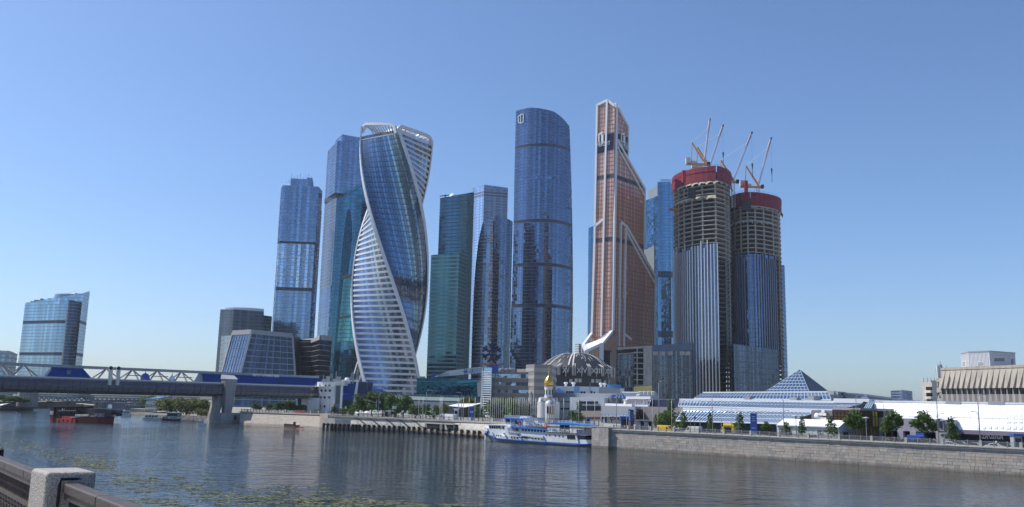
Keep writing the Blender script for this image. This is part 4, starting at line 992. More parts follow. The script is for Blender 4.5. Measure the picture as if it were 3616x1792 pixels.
    # dark low block with bare concrete stair core
    D4=690; A=XY(2180,1300,D4+6); B=XY(2446,1300,D4-6); t=thing('office_building','dark low rise block with bare concrete stair core, unfinished','office building',((A[0]+B[0])/2,D4+20,GZ))
    gk=glass('black office glass',(.1,.12,.15),.09,.8,.5,wob=.1); mk=plain('bronze grey fin',(.15,.145,.14),.45,.4)
    pl=Pl(A,B); zt=Z(2300,1222,D4)
    def band(x0,x1,y0,sp={}):
        u0,_=pl.px(x0,1300); u1,_=pl.px(x1,1300); f=Fac(t,GZ,4.3,.4,1.5,gk,mk,mk,mull=.34,mull_out=.3,tilt=.05); f.add(pl,[(u0,GZ),(u1,GZ),(u1,Z(x1,y0,D4)),(u0,Z(x0,y0,D4))]); f.finish(mull_name='upright_fins')
    band(2180,2240,1250); band(2304,2446,1240)
    MB().slab(pl,pl.poly([(2272,1362),(2303,1362),(2303,1221),(2272,1223)]),-6,.7).build('stair_core',CONC,t)
    for k in range(7):
        z=Z(2255,1362,D4)+k*4.3*1.0; MB().slab(pl,[(pl.px(2238,1300)[0],z),(pl.px(2274,1300)[0],z),(pl.px(2274,1300)[0],z+.6),(pl.px(2238,1300)[0],z+.6)],-8,.2).build('floor_slab',CONC,t)
    MB().slab(pl,pl.poly([(2248,1380),(2252,1380),(2252,1225),(2248,1225)]),-1,0).build('column',CONC,t)
    MB().slab(pl,pl.poly([(2180,1235),(2302,1229),(2302,1222),(2180,1228)]),-10,.6).build('roof_edge',CONC,t)
    MB().slab(pl,pl.poly([(2182,1252),(2272,1246),(2272,1243),(2182,1249)]),-10,.3).build('floor_slab',CONC,t)
    MB().slab(pl,pl.poly([(2238,1396),(2303,1396),(2303,1362),(2238,1366)]),.2,1.2).build('insulation_panel',plain('yellow insulation',(.62,.5,.18),.8,amt=.1),t)
    MB().slab(pl,pl.poly([(2304,1246),(2446,1236),(2446,1211),(2304,1221)]),-10,.8).build('parapet_louvre',plain('blue grey louvre',(.1,.13,.19),.4,.4),t)
    MB().prism([(A[0]+1,A[1]+14),(B[0]-1,B[1]+14),(B[0]-1,B[1]+60),(A[0]+1,A[1]+60)],GZ,zt-2).build('core',DARK,t)
    m=MB()
    for x in (2306,2330,2358,2400,2420): u,z=pl.px(x,1242); m.slab(pl,[(u,z-3),(u+4,z-3),(u+4,z),(u,z)],.9,1.1)
    m.build('parapet_opening',CONC,t)
    pe=Pl(XY(2447,1300,D4-5.6),XY(2452,1300,D4+30)); m=MB().slab(pe,rect(pe,GZ,Z(2446,1212,D4)),-.5,.4); m.build('end_wall',plain('navy end wall',(.02,.03,.06),.3,.3),t)
unfinished()

# --- luffing cranes on the unfinished towers
def crane(label,base,tip,D,mast_top,cab,frame=None,pend=None,hook=None,base_y=None):
    yj=ORANGE; jl=plain('pale lilac lattice',(.42,.34,.38),.5,.2) if 'pale lilac lattice' not in bpy.data.materials else bpy.data.materials['pale lilac lattice']
    b=P(*base,D); tp=P(*tip,D+8); t=thing('tower_crane',label,'crane',(b.x,b.y,b.z-20),'cranes on the unfinished towers')
    d=(tp-b); L=d.length; d.normalize(); s=d.cross(Vector((0,1,0))).normalized(); n=s.cross(d)
    m=MB(); W=.78; N=int(L/2.6); cs=[(1,1),(-1,1),(-1,-1),(1,-1)]
    def pt(i,c,k=1.): e=i/N; w=W*(1-.35*abs(e-.4)); return b+d*(L*e)+s*(c[0]*w)+n*(c[1]*w)
    for c in cs: m.bar(pt(0,c),pt(N,c),.24)
    for i in range(N):
        for j in range(4): m.bar(pt(i,cs[j]),pt(i+1,cs[(j+1)%4]),.17)
    m.build('jib',jl,t)
    h=MB(); h.bar(b+d*(L*.74),b+d*(L*.96),1.2,1.4); h.build('jib_sign',plain('pale jib board',(.5,.38,.32),.6,amt=.3),t) if cab!=0 else None
    MB().bar(tp-d*.5,tp+d*1.5,1.5,1.5).build('jib_head',DARK,t)
    ms=MB(); z0=b.z-26; w=1.3
    for x,y in ((w,w),(-w,w),(-w,-w),(w,-w)): ms.bar((b.x+x,b.y+y,z0),(b.x+x,b.y+y,b.z),.35)
    z=z0
    while z<b.z-2.4:
        q=[(b.x+x,b.y+y) for x,y in ((w,w),(-w,w),(-w,-w),(w,-w))]
        for j in range(4): ms.bar((*q[j],z),(*q[(j+1)%4],z+2.6),.18)
        z+=2.6
    ms.build('mast',WHITE,t)
    MB().bar(b+Vector((-16,0,-1)),b+Vector((3,0,-1)),3.6,1.4).build('counter_deck',yj,t)
    MB().cbox(b+Vector((-15,0,-1)),(4,3.6,6)).cbox(b+Vector((-9,0,-.5)),(5,3,2.4)).build('counterweight',plain('counterweight',(.6,.58,.55),.7) if 'counterweight' not in bpy.data.materials else bpy.data.materials['counterweight'],t)
    MB().cbox(b+Vector((4,-1,-2.4)),(2.6,2.6,3.4)).build('cab',DARK,t)
    a=b+Vector((-11,0,20)); f=MB()
    for y in (-1.3,1.3): f.bar(b+Vector((1,y,0)),a+Vector((0,y*.3,0)),.9); f.bar(b+Vector((-12,y,0)),a+Vector((0,y*.3,0)),.4)
    f.build('a_frame',yj,t)
    MB().tube([a,b+d*(L*.82)],.2,5).tube([a+Vector((0,.8,0)),b+d*(L*.82)],.14,5).build('pendant_line',WHITE,t)
    if hook:
        hk=P(*hook,D+8); h=MB(); h.tube([tp,Vector((tp.x,tp.y,hk.z))],.06,4); h.tube([Vector((tp.x,tp.y,hk.z+6)),Vector((tp.x,tp.y,hk.z))],[.9,.3],6); h.tube([Vector((tp.x,tp.y,hk.z)),Vector((tp.x,tp.y,hk.z-8))],.25,4); h.build('hook_line',DARK,t)
    return t
crane('leftmost crane on the nearer unfinished tower, steep lilac jib with orange frame',(2486,578),(2506,424),790,0,1,hook=None)
crane('second crane from the left, dark tipped jib rising behind crimson screen',(2504,592),(2552,446),815,0,1,hook=(2554,560))
crane('crane standing between both unfinished towers, tall mast and pale jib',(2588,640),(2654,471),802,0,1,hook=(2657,600))
crane('rightmost crane with orange deck above the farther unfinished tower',(2676,658),(2722,491),812,0,1,hook=(2726,617))
# ================================================================== bridge
def bridge():
    A=Vector((-152.,457.)); ub=Vector((.70,.714)).normalized()      # along the bridge, towards the far bank
    nb=Vector((-ub.y,ub.x)); 
    if nb.dot(-A)>0: nb=-nb                                         # away from the camera
    R_=A+ub*66; Lf=A-ub*190
    pl=Pl(Lf,R_); u_of=lambda px,py:pl.px(px,py)
    t=thing('covered_footbridge','covered two level footbridge with glazed grey tube, truss roof chord and blue pavilions','bridge',(A.x,A.y,0))
    gt=glass('smoky tube glass',(.17,.13,.15),.18,.5,.45); sh=plain('ribbed tube panel',(.3,.305,.32),.4,.3,scale=.4,amt=.15,stain=.2); rib=plain('tube rib',(.06,.06,.065),.5,.4); roof=plain('pale roof sheet',(.62,.61,.58),.35,.3,amt=.08); ch=plain('grey chord',(.3,.32,.345),.5,.3,amt=.12,stain=.2); bl=glass('cobalt pavilion glass',(.012,.05,.22),.15,.4,.4,wob=.05); und=plain('tube underside',(.2,.19,.17),.7)
    zc=lambda py,px=790:pl.px(px,py)[1]
    zb,zm,zg,zt,zr=zc(1399),zc(1383),zc(1364),zc(1359),zc(1352)
    z_top=zc(1313); z_topb=zc(1322)
    prof=[(3.2,zb-.2),(1.,zb+.15),(-.6,zb+1.0),(-1.3,zb+2.2),(-1.45,zm+.1),(-1.45,zm+.6),(-1.2,zg-.9),(-.7,zg),(-.35,zt)]
    L=pl.L; n=int(L/3.2); 
    for i in range(n):
        a,b=L*i/n,L*(i+1)/n; lo=MB(); g=MB()
        for k in range(len(prof)-1):
            (o0,z0),(o1,z1)=prof[k],prof[k+1]; tgt=lo if k<4 else g
            tgt.quad(pl.pt(a+.06,z0,-o0),pl.pt(b-.06,z0,-o0),pl.pt(b-.06,z1,-o1),pl.pt(a+.06,z1,-o1))
        lo.build('tube_panel',sh,t,smooth=True); g.build('tube_window',gt,t,smooth=True)
    m=MB()
    for i in range(n+1):
        a=L*i/n; big=i%7==0
        for k in range(len(prof)-1):
            (o0,z0),(o1,z1)=prof[k],prof[k+1]; m.bar(pl.pt(a,z0,-o0),pl.pt(a,z1,-o1),.35 if big else .14,.25)
    m.bar(pl.pt(0,zm+.35,1.5),pl.pt(L,zm+.35,1.5),.25); stuff(m.build('tube_ribs',rib,t))
    c=MB(); c.slab(pl,rect(pl,zb+.3,zt-.2),.3,-12.5); c.build('tube_core',DARK,t)
    r=MB(); r.slab(pl,rect(pl,zr-.55,zr),1.0,-13); r.build('roof_edge',roof,t); 
    r=MB(); r.slab(pl,rect(pl,zt-.1,zr-.55),.5,-12.6); r.build('roof_band',ch,t)
    d=MB(); d.slab(pl,rect(pl,zb-.5,zb-.2),-2.5,-10); d.build('underside',und,t)
    # roof chord with V struts under it
    d=MB(); d.slab(pl,[(0,z_topb),(L,z_topb),(L,z_top),(0,z_top)],-5,-8); rc_=d.build('roof_chord',ch,t)
    for x in (-110,12,95,392,485,573,660):
        u,_=u_of(x,1340); 
        for e in (-1,1):
            s=MB()
            for o in (-2.5,-10.5): s.bar(pl.pt(u+e*.5,z_topb,-6.5),pl.pt(u+e*5.,zr,o),.52,.52)
            s.build('strut',ch,t)
        s=MB(); s.bar(pl.pt(u-(4.2 if x>400 else .1),zr+2,-3.),pl.pt(u+(4.2 if x>400 else .1),zr+2,-3.),.4); s.build('tie',BRICKR if False else plain('timber brown tie',(.28,.17,.1),.7) if 'timber brown tie' not in bpy.data.materials else bpy.data.materials['timber brown tie'],t)
    u,_=u_of(397,1345)
    for e in (-1.7,1.9):
        s=MB(); s.tube([pl.pt(u+e,zr-3,1.2),pl.pt(u+e,zr+4.3,1.2),pl.pt(u+e-.4,zr+5.2,1.8)],.95,10); s.build('vent_pipe',roof,t); MB().tube([pl.pt(u+e-.4,zr+5.0,1.9),pl.pt(u+e-.5,zr+5.1,2.5)],.85,10).build('vent_mouth',BLACK,t)
    # blue pavilions on the roof
    def pav(x0,x1,slope0,slope1):
        u0,_=u_of(x0,1345); u1,_=u_of(x1,1345); z0,z1=zr,z_topb
        k=max(4,int((u1-u0)/1.6)); 
        for i in range(k):
            a,b=i/k,(i+1)/k; A0=u0+(u1-u0)*a; B0_=u0+(u1-u0)*b; tl=u0+slope0; tr=u1-slope1
            A1=tl+(tr-tl)*a; B1=tl+(tr-tl)*b
            MB().quad(pl.pt(A0+.05,z0,-1.0),pl.pt(B0_-.05,z0,-1.0),pl.pt(B1-.05,z1,-4.6),pl.pt(A1+.05,z1,-4.6)).build('pavilion_panel',bl,t,fix=False)
        m=MB(); m.add([pl.pt(u0,z0,-1.2),pl.pt(u1,z0,-1.2),pl.pt(u1,z0,-12),pl.pt(u0,z0,-12),pl.pt(u0+slope0,z1,-4.8),pl.pt(u1-slope1,z1,-4.8),pl.pt(u1-slope1,z1,-8.6),pl.pt(u0+slope0,z1,-8.6)],[(0,1,5,4),(1,2,6,5),(2,3,7,6),(3,0,4,7),(4,5,6,7)]); m.build('pavilion_core',plain('navy',(.015,.03,.1),.4),t) if 'navy' not in bpy.data.materials else m.build('pavilion_core',bpy.data.materials['navy'],t)
        return u0,u1
    u0,u1=pav(166,326,3.8,3.0); m=MB(); m.slab(pl,u_rect(pl,241,1309,253,1321),2.6-4,-1.4); m.build('pavilion_hatch',ch,t)
    pav(722,1200,.6,0)
    # letters standing on the chord
    ua,za=u_of(908,1325.5); ub_,zb_=u_of(1001,1329); dd=pl.pt(ub_,0)-pl.pt(ua,0)
    text('MOST LOUNGE BAR',2.1,WHITE,'roof_lettering',rc_,pl.pt((ua+ub_)/2,z_top-1.35,-4.6),(dd.x,dd.y,0),(0,0,1),.25,fit=(ub_-ua)*1.0,push=.2)
    b=MB(); u,z=u_of(995,1357); b.slab(pl,[(u-.9,zr),(u+.9,zr),(u+.9,zr+1.5),(u-.9,zr+1.5)],.6,-.6); b.build('speaker_box',BLACK,t)
    # glass roof ornaments between the struts
    for x,c,nm in ((527,BLUE,'roof_dome'),(622,WHITE,'roof_finial')):
        u,_=u_of(x,1345); q=pl.pt(u,zr,-5); MB().lathe((q.x,q.y,zr),[(2.2,0),(2.1,1.6),(1.4,2.9),(.2,3.5),(.1,4.6),(0,4.6)] if c is BLUE else [(1.9,0),(1.5,1.2),(.9,2),(.3,3),(.1,4.2),(0,4.3)],12).build(nm,c,t,smooth=True)
    # pylon with lift shaft and slanted cap
    up0,_=u_of(787,1400); up1,_=u_of(818,1400); c=plain('pylon cladding',(.3,.31,.32),.5,.3,scale=.4,amt=.12,stain=.25)
    q0,q1=pl.pt(up0,0,2.6),pl.pt(up1,0,2.6)
    ztp=zc(1339); pw=(up1-up0)
    f=[pl.pt(up0,0,3.4).xy,pl.pt(up1,0,3.4).xy,pl.pt(up1,0,-1.5).xy,pl.pt(up0,0,-1.5).xy]
    m=MB(); zbt=4.5
    m.add([pl.pt(up0+.5,zbt,3.0),pl.pt(up1-1.0,zbt,3.0),pl.pt(up1-1.0,zbt,-1),pl.pt(up0+.5,zbt,-1),pl.pt(up0-1,ztp,3.6),pl.pt(up1+.6,ztp,3.6),pl.pt(up1+.6,ztp,-1),pl.pt(up0-1,ztp,-1)],[(0,1,5,4),(1,2,6,5),(2,3,7,6),(3,0,4,7),(4,5,6,7)]); m.build('lift_shaft',c,t)
    m=MB()
    for i in range(9): z=zbt+(ztp-zbt)*(i+.5)/9.; e=i/9.; m.quad(pl.pt(up0-.9*e+.2,z-.75,3.2+.5*e),pl.pt(up0+1.9-.9*e,z-.75,3.2+.5*e),pl.pt(up0+1.9-.9*e,z+.6,3.25+.5*e),pl.pt(up0-.9*e+.2,z+.6,3.25+.5*e))
    m.build('shaft_glazing',sh,t,fix=False)
    m=MB(); m.add([pl.pt(up0-1.4,ztp,3.9),pl.pt(up1+.9,ztp,3.9),pl.pt(up1+.9,ztp,-1.2),pl.pt(up0-1.4,ztp,-1.2),pl.pt(up0-1.2,ztp+2.2,.5),pl.pt(up1+.2,ztp+2.0,.5),pl.pt(up1+.2,ztp+2.0,-1.2),pl.pt(up0-1.2,ztp+2.2,-1.2)],[(0,1,5,4),(1,2,6,5),(2,3,7,6),(3,0,4,7),(4,5,6,7)]); m.build('shaft_cap',roof,t)
    # slanted concrete pier legs, plinth
    for dx in (0,1):
        m=MB(); a=pl.pt(up0-3.5+dx*2,-1,-2-dx*6); b=pl.pt(up0-.5+dx*2,zb,-3-dx*6); m.bar(a,b,3.,4.4,up=(pl.n.x,pl.n.y,0)); m.build('pier_leg',CONC,t)
    c1=pl.pt(up0-4.6,0,5).xy; m=MB(); w=[pl.pt(up0-4.6,0,4.2).xy,pl.pt(up1+8,0,4.2).xy,pl.pt(up1+8,0,-9).xy,pl.pt(up0-4.6,0,-9).xy]; m.prism(w,-2,1.6); m.build('pier_plinth',CONC,t)
    m=MB(); w=[pl.pt(up0-1.5,0,3.4).xy,pl.pt(up1+3.5,0,3.4).xy,pl.pt(up1+8,0,0).xy,pl.pt(up1+8,0,-9).xy,pl.pt(up0-3,0,-9).xy]; m.prism(w,1.6,zbt+.6); m.build('pier_base',QUAY,t)
    m=MB(); m.slab(pl,[(up1+.3,1.7),(up1+1.8,1.7),(up1+1.8,4),(up1+.3,4)],3.3,3.6); m.build('base_door',DARK,t)
    # white rounded bridge head with portholes, and its blue glazed wing
    uh0,_=u_of(1124,1400); q=P(1152,1400,498); hd=thing('bridge_end_building','white rounded bridge head building with round portholes and blue glazed wing','building',(q.x,q.y,GL))
    wp=plain('white enamel panel',(.66,.67,.68),.4,scale=.25,amt=.06)
    D=500; pts=[]
    L0=XY(1125,1400,D+6); C0=XY(1150,1400,D-6); R0=XY(1181,1400,D-4); BK=XY(1190,1400,D+26); BL=XY(1140,1400,D+26)
    arc=arcpts(L0,R0,5,9); zt1=P(1150,1367,D).z; zt2=P(1150,1350,D).z
    m=MB(); cx=(L0[0]+R0[0])/2; cy=(L0[1]+R0[1])/2
    lo=[]; n_=len(arc)
    for z,k in ((GL,.72),(GL+8,.86),(zt1,1.0)):
        lo.append([(cx+(p[0]-cx)*k+(1-k)*3,cy+10+(p[1]-cy-10)*(k*.5+.5),z) for p in arc])
    for i in range(2):
        for j in range(n_-1): m.quad(lo[i][j],lo[i][j+1],lo[i+1][j+1],lo[i+1][j])
    m.add([lo[2][0],*lo[2][1:],(BK[0],BK[1],zt1),(BL[0],BL[1],zt1)],[tuple(range(n_+2))]); m.build('tapered_wall',wp,hd,smooth=False); wl_=MB().add(m.v,m.f).prism(arcpts((L0[0]-.5,L0[1]+.5),(R0[0],R0[1]),5,9)+[BK,BL],zt1,zt2); bvh=BVHTree.FromPolygons(wl_.v,wl_.f)
    MB().prism(arcpts((L0[0]-1,L0[1]-1),(R0[0]+.5,R0[1]-1),5,9)+[BK,BL],zt1,zt1+.35).build('drip_ledge',WHITE,hd)
    MB().prism(arcpts((L0[0]-.5,L0[1]+.5),(R0[0],R0[1]),5,9)+[BK,BL],zt1+.35,zt2).build('roof_storey',WHITE,hd)
    for x,y in ((1136,1380),(1150,1380),(1165,1380),(1134,1404),(1147,1404),(1163,1404),(1114,1414),(1114,1425),(1132,1435),(1146,1436),(1130,1362.5),(1150,1362.5),(1163,1362.5)):
        q=P(x,y,D-12+abs(x-1155)*.12 if y<1376 or x>1128 else D+3)
        r=.62 if y>1370 else .5
        hit=bvh.ray_cast(Vector((0,0,EYE)),ray(x,y).normalized()); d=Vector((-q.x,-q.y,0)).normalized()
        if hit[0]: q=hit[0]; d=-hit[1] if hit[1].dot(q)>0 else hit[1]
        MB().tube([q-d*.4,q+d*.15],r*1.25,14).build('porthole_rim',GREYP,hd); MB().tube([q-d*.4,q+d*.2],r,14).build('porthole',DGLASS,hd.children[-1] if False else bpy.data.objects[COL.objects[-1].name])
    a=XY(1180,1400,D-2); b=XY(1206,1400,D+2); pl2=Pl(a,b); g=glass('bridge head dark glass',(.06,.1,.16),.07,.8,.4)
    MB().prism([a,b,(b[0]+2,b[1]+20),(a[0]+2,a[1]+20)],GL,P(1190,1362,D).z).build('glazed_shaft',g,hd)
    for x in (1180,1206):
        q=XY(x,1400,D-2.5); MB().cbox((q[0],q[1],GL+3),(1.2,1.2,P(1190,1357,D).z-GL-3)).build('shaft_frame',WHITE,hd)
    m=MB(); w0,w1=XY(1182,1400,D-4),XY(1214,1400,D-1); m.prism([w0,w1,(w1[0]+2,w1[1]+20),(w0[0]+2,w0[1]+20)],P(1190,1362,D).z,P(1190,1346,D).z); m.build('roof_hood',roof,hd)
    # cobalt wing
    k=[P(1211,1414,D+2),P(1246,1414,D+6),P(1259,1349,D+9),P(1214,1349,D+5)]
    N=12
    for i in range(N):
        for j in range(4):
            f=lambda u,v:k[0].lerp(k[1],u).lerp(k[3].lerp(k[2],u),v)
            MB().quad(f(i/N+.004,j/4+.01),f((i+1)/N-.004,j/4+.01),f((i+1)/N-.004,(j+1)/4-.01),f(i/N+.004,(j+1)/4-.01)).build('wing_panel',bl,hd,fix=False)
    m=MB(); e=Vector((6,24,0)); s_=Vector((.1,.6,0)); m.add([q+s_ for q in k]+[q+e for q in k],[(3,2,1,0),(4,5,6,7),(0,1,5,4),(1,2,6,5),(2,3,7,6),(3,0,4,7)]); m.build('wing_core',bpy.data.materials['navy'],hd)
    m=MB(); m.bar(k[1]+Vector((.6,0,-5)),k[2]+Vector((.6,0,1)),1.2,1.); m.bar(k[3]+Vector((-1,0,.6)),k[2]+Vector((1,0,.6)),1.2,1.); m.build('wing_frame',WHITE,hd)
    k2=[P(1262,1414,D+22),P(1305,1400,D+26),P(1296,1372,D+27),P(1263,1371,D+23)]; m=MB(); m.add(k2+[q+e for q in k2],[(0,1,2,3),(7,6,5,4),(0,4,5,1),(1,5,6,2),(2,6,7,3),(3,7,4,0)]); m.build('rear_wing',bl,hd)
    m=MB(); a,b=P(1263,1362,D+22),P(1297,1364,D+25); m.bar(a,b,.8,5); m.build('sign_board',plain('dusky rose sign',(.42,.3,.27),.7,amt=.2),hd)
    x=b-a; text('БАШНЯ 2000',2.,WHITE,'sign_lettering',hd,(a+b)/2+Vector((-.2,-.8,0)),(x.x,x.y,0),(0,0,1),.1,fit=x.length*.85) if False else None
    # roof plant
    m=MB()
    for i,x in enumerate((1136,1147,1158,1171,1183,1196,1216,1238,1243)): q=P(x,1352,D+8); m.cbox((q.x,q.y,zt2-.3),(2.2,2.2,1+i%3*1.4))
    for x,h in ((1172,7),(1186,9),(1200,5),(1240,8),(1245,8.5),(1141,6)): q=P(x,1350,D+10); m.cbox((q.x,q.y,zt2-.3),(.6,.6,h*.75))
    m.build('roof_plant',STEEL,hd); q=P(1226,1346,D+8); MB().lathe((q.x,q.y,q.z-1.5),[(2.9,0),(2.4,.6),(1.2,3.2),(.8,3.4),(0,3.4)],12).build('roof_cowl',WHITE,hd)
    # lower annex under the tube
    a=XY(1064,1420,D+2); b=XY(1124,1420,D-3); m=MB(); m.prism([a,b,(b[0]+6,b[1]+25),(a[0]+6,a[1]+25)],GL,P(1090,1405,D).z); m.build('annex',wp,hd); 
    pl3=Pl(a,b); m=MB(); m.slab(pl3,pl3.poly([(1066,1455),(1084,1455),(1084,1433),(1066,1433)]),.1,.3); m.build('annex_door',DARK,hd); m=MB(); m.slab(pl3,pl3.poly([(1090,1452),(1106,1452),(1106,1414),(1090,1414)]),.1,.5); m.build('annex_panel',WHITE,hd)
def u_rect(pl,x0,y0,x1,y1): return pl.poly([(x0,y1),(x1,y1),(x1,y0),(x0,y0)])
bridge()

# ================================================================== buildings of the far bank
def sheet(t,a,b,d,c,nu,nv,mg,mf,fw=.25,name='glass_panel',out=.12,frame='glazing_bars',gap=.0,sep=True):
    """slanted glazing: a,b bottom left/right, d,c top left/right"""
    n=(b-a).cross(d-a).normalized()
    if n.dot(-a)<0: n=-n
    f=lambda u,v:a.lerp(b,u).lerp(d.lerp(c,u),v)
    allm=MB()
    for j in range(nv):
        for i in range(nu):
            o=n*random.uniform(-.02,.04)
            q=[f(i/nu,j/nv)+o,f((i+1)/nu,j/nv)+n*random.uniform(-.02,.04),f((i+1)/nu,(j+1)/nv)+o,f(i/nu,(j+1)/nv)+n*random.uniform(-.02,.04)]
            if sep and nu*nv<=300: MB().poly(q).build(name,mg,t,fix=False)
            else: allm.poly(q)
    if allm.v: stuff(allm.build(name,mg,t,fix=False))
    m=MB()
    for i in range(nu+1): m.bar(f(i/nu,0)+n*out,f(i/nu,1)+n*out,fw,fw,up=n)
    for j in range(nv+1): m.bar(f(0,j/nv)+n*out,f(1,j/nv)+n*out,fw,fw,up=n)
    m.build(frame,mf,t); return f,n
def wallbox(t,name,px0,px1,y_top,off,mat,depth=30,z0=GL,o2=None):
    a=Bx(px0,off); b=Bx(px1,off if o2 is None else o2); z=Bp((px0+px1)/2,y_top,off).z; n=Vector((NB.x,NB.y))
    pts=[(a.x,a.y),(b.x,b.y),tuple((b.xy+n*depth)),tuple((a.xy+n*depth))]
    return MB().prism(pts,z0,z).build(name,mat,t)
WPAN=plain('white roof sheet',(.76,.765,.77),.3,scale=.15,amt=.04,spec=.5)
def expo():
    # tiered glass exhibition hall with pyramids
    c0=Bx(2600,30); t=thing('exhibition_hall','long exhibition hall of stacked slanted pale blue glazing with white fascias and glass pyramid','exhibition hall',tuple(c0))
    F=WPAN; g=BGLASS; fr=plain('pale glazing bar',(.42,.5,.6),.4,.3)
    tiers=[((2388,1487,2752,1497,28),(2414,1446,2893,1455,33),36,3),((2395,1435,2960,1449,34),(2402,1414,3060,1424,38),50,2),((2452,1408,2935,1413,42),(2484,1389,2925,1387,47),40,2)]
    for (x0,y0,x1,y1,o0),(X0,Y0,X1,Y1,o1),nu,nv in tiers:
        f,n=sheet(t,Bp(x0,y0,o0),Bp(x1,y1,o0),Bp(X0,Y0,o1),Bp(X1,Y1,o1),nu,nv,g,fr,.2)
        a,b=f(0,1),f(1,1); MB().bar(a+Vector((0,0,.2)),b+Vector((0,0,.2)),1.,.85 if o0<33 else .7 if o0<40 else .45).build('fascia',F,t)
        a,b=f(0,0),f(1,0); MB().bar(a,b,.5,.3).build('sill',F,t)
    # body behind the glazing
    def body(px0,px1,y,o,z0=GL,dep=60): wallbox(t,'hall_body',px0,px1,y,o,plain('hall body',(.3,.3,.31),.6) if 'hall body' not in bpy.data.materials else bpy.data.materials['hall body'],dep,z0)
    body(2400,2760,1450,33.5); body(2400,2960,1418,38.5); body(2484,2925,1391,47.5)
    # glazed ground floor under the lower tier
    a,b=Bx(2400,29.5),Bx(2752,29.5); pl=Pl(a.xy,b.xy); f=Fac(t,GL,4.6,.5,3.2,DGLASS,plain('rosy mullion',(.3,.2,.17),.6),DARK,row='shop_window'); f.add(pl,rect(pl,GL,Bp(2600,1493,29).z)); f.finish()
    # big pyramid and small one
    pg_=glass('pyramid glass',(.1,.165,.27),.1,.7,.3)
    def pyr(xa,ya,o,xl,xr,yb,dp,rows):
        ap=Bp(xa,ya,o+dp/2); l=Bp(xl,yb,o); r=Bp(xr,yb,o); bk=r+Vector((NB.x,NB.y,0))*dp; bl_=l+Vector((NB.x,NB.y,0))*dp
        m=MB(); n=(r-l).cross(ap-l).normalized()
        if n.dot(-l)<0: n=-n
        for j in range(rows):
            v0,v1=j/rows,(j+1)/rows; k=max(1,int((rows-j)*1.6)); A,B_=l.lerp(ap,v0),r.lerp(ap,v0); C,D_=l.lerp(ap,v1),r.lerp(ap,v1)
            for i in range(k):
                u0,u1=i/k,(i+1)/k; MB().poly([A.lerp(B_,u0)+n*.05,A.lerp(B_,u1)+n*.05,C.lerp(D_,u1)+n*.05,C.lerp(D_,u0)+n*.05]).build('pyramid_panel',pg_,t,fix=False)
            m.bar(A,B_,.2,.2,up=n)
            for i in range(k+1): m.bar(A.lerp(B_,i/k),C.lerp(D_,i/k),.13,.13,up=n)
        m.build('pyramid_bars',plain('blue grey bar',(.24,.3,.38),.4,.4) if 'blue grey bar' not in bpy.data.materials else bpy.data.materials['blue grey bar'],t)
        MB().add([l,r,bk,bl_,ap-n*.2],[(0,1,4),(1,2,4),(2,3,4),(3,0,4)]).build('pyramid_side',plain('slate pyramid side',(.07,.09,.125),.6,.1) if 'slate pyramid side' not in bpy.data.materials else bpy.data.materials['slate pyramid side'],t)
    pyr(2825,1305,52,2698,2859,1387,17,8); pyr(3055,1393,58,3035,3068,1412,5,3)
    # right shoulder: dark roof falling to the right, roof plant
    a,b=Bp(2945,1384,60),Bp(3190,1416,60); MB().add([a,b,b+Vector((20,25,0)),a+Vector((20,25,0)),Vector((a.x,a.y,GL)),Vector((b.x,b.y,GL))],[(0,1,2,3),(4,5,1,0)]).build('dark_roof',bpy.data.materials['slate pyramid side'],t)
    for x,y,o,s in ((2808,1404,40,(3,2.5,4)),(2868,1408,40,(4,3,2.6)),(2878,1400,41,(6,2,2)),(3104,1412,44,(8,3,3)),(3130,1416,46,(10,4,2.5)),(3160,1418,46,(5,4,2)),(3235,1418,40,(6,4,1.6)),(3380,1418,40,(7,4,1.6)),(3530,1418,40,(7,4,1.6)),(2645,1400,42,(2.6,2,4.5)),(2936,1382,58,(3,3,3)),(2962,1384,60,(6,2,2.4))):
        q=Bp(x,y,o); MB().cbox((q.x,q.y,q.z-s[2]),s,R(45)).build('roof_vent',GREYP,t)
    # white boxed roof end
    wallbox(t,'roof_box',2946,3072,1408.5,37,F,14,z0=Bp(3000,1424,37).z)
    # dark slanted infill and teal glass strip between the halls
    sheet(t,Bp(3032,1446,32),Bp(3052,1446,32),Bp(3050,1421,36),Bp(3062,1423,36),2,2,DGLASS,DARK,.15); sheet(t,Bp(3050,1448,31),Bp(3072,1448,31),Bp(3063,1424,36),Bp(3086,1421,36),3,1,glass('teal strip glass',(.3,.55,.55),.1,.6,.2),fr,.15)
    # rough dark side wall with air units
    q=Bx(2868,24); wallbox(t,'service_wall',2866,2960,1450,26,plain('grey service wall',(.22,.2,.2),.9,amt=.3),8)
    for x,y in ((2893,1480),(2903,1480),(2914,1480),(2901,1463),(2913,1464),(2908,1453)):
        q=Bp(x,y,25.3); MB().cbox((q.x,q.y,q.z-.4),(1.,.8,.8),R(-45)).build('air_unit',WHITE,t)
    q=Bp(2885,1469,25); MB().tube([q,q+Vector((-.3,-.4,.1))],[.9,.4],12).build('dish',WHITE,t)
expo()
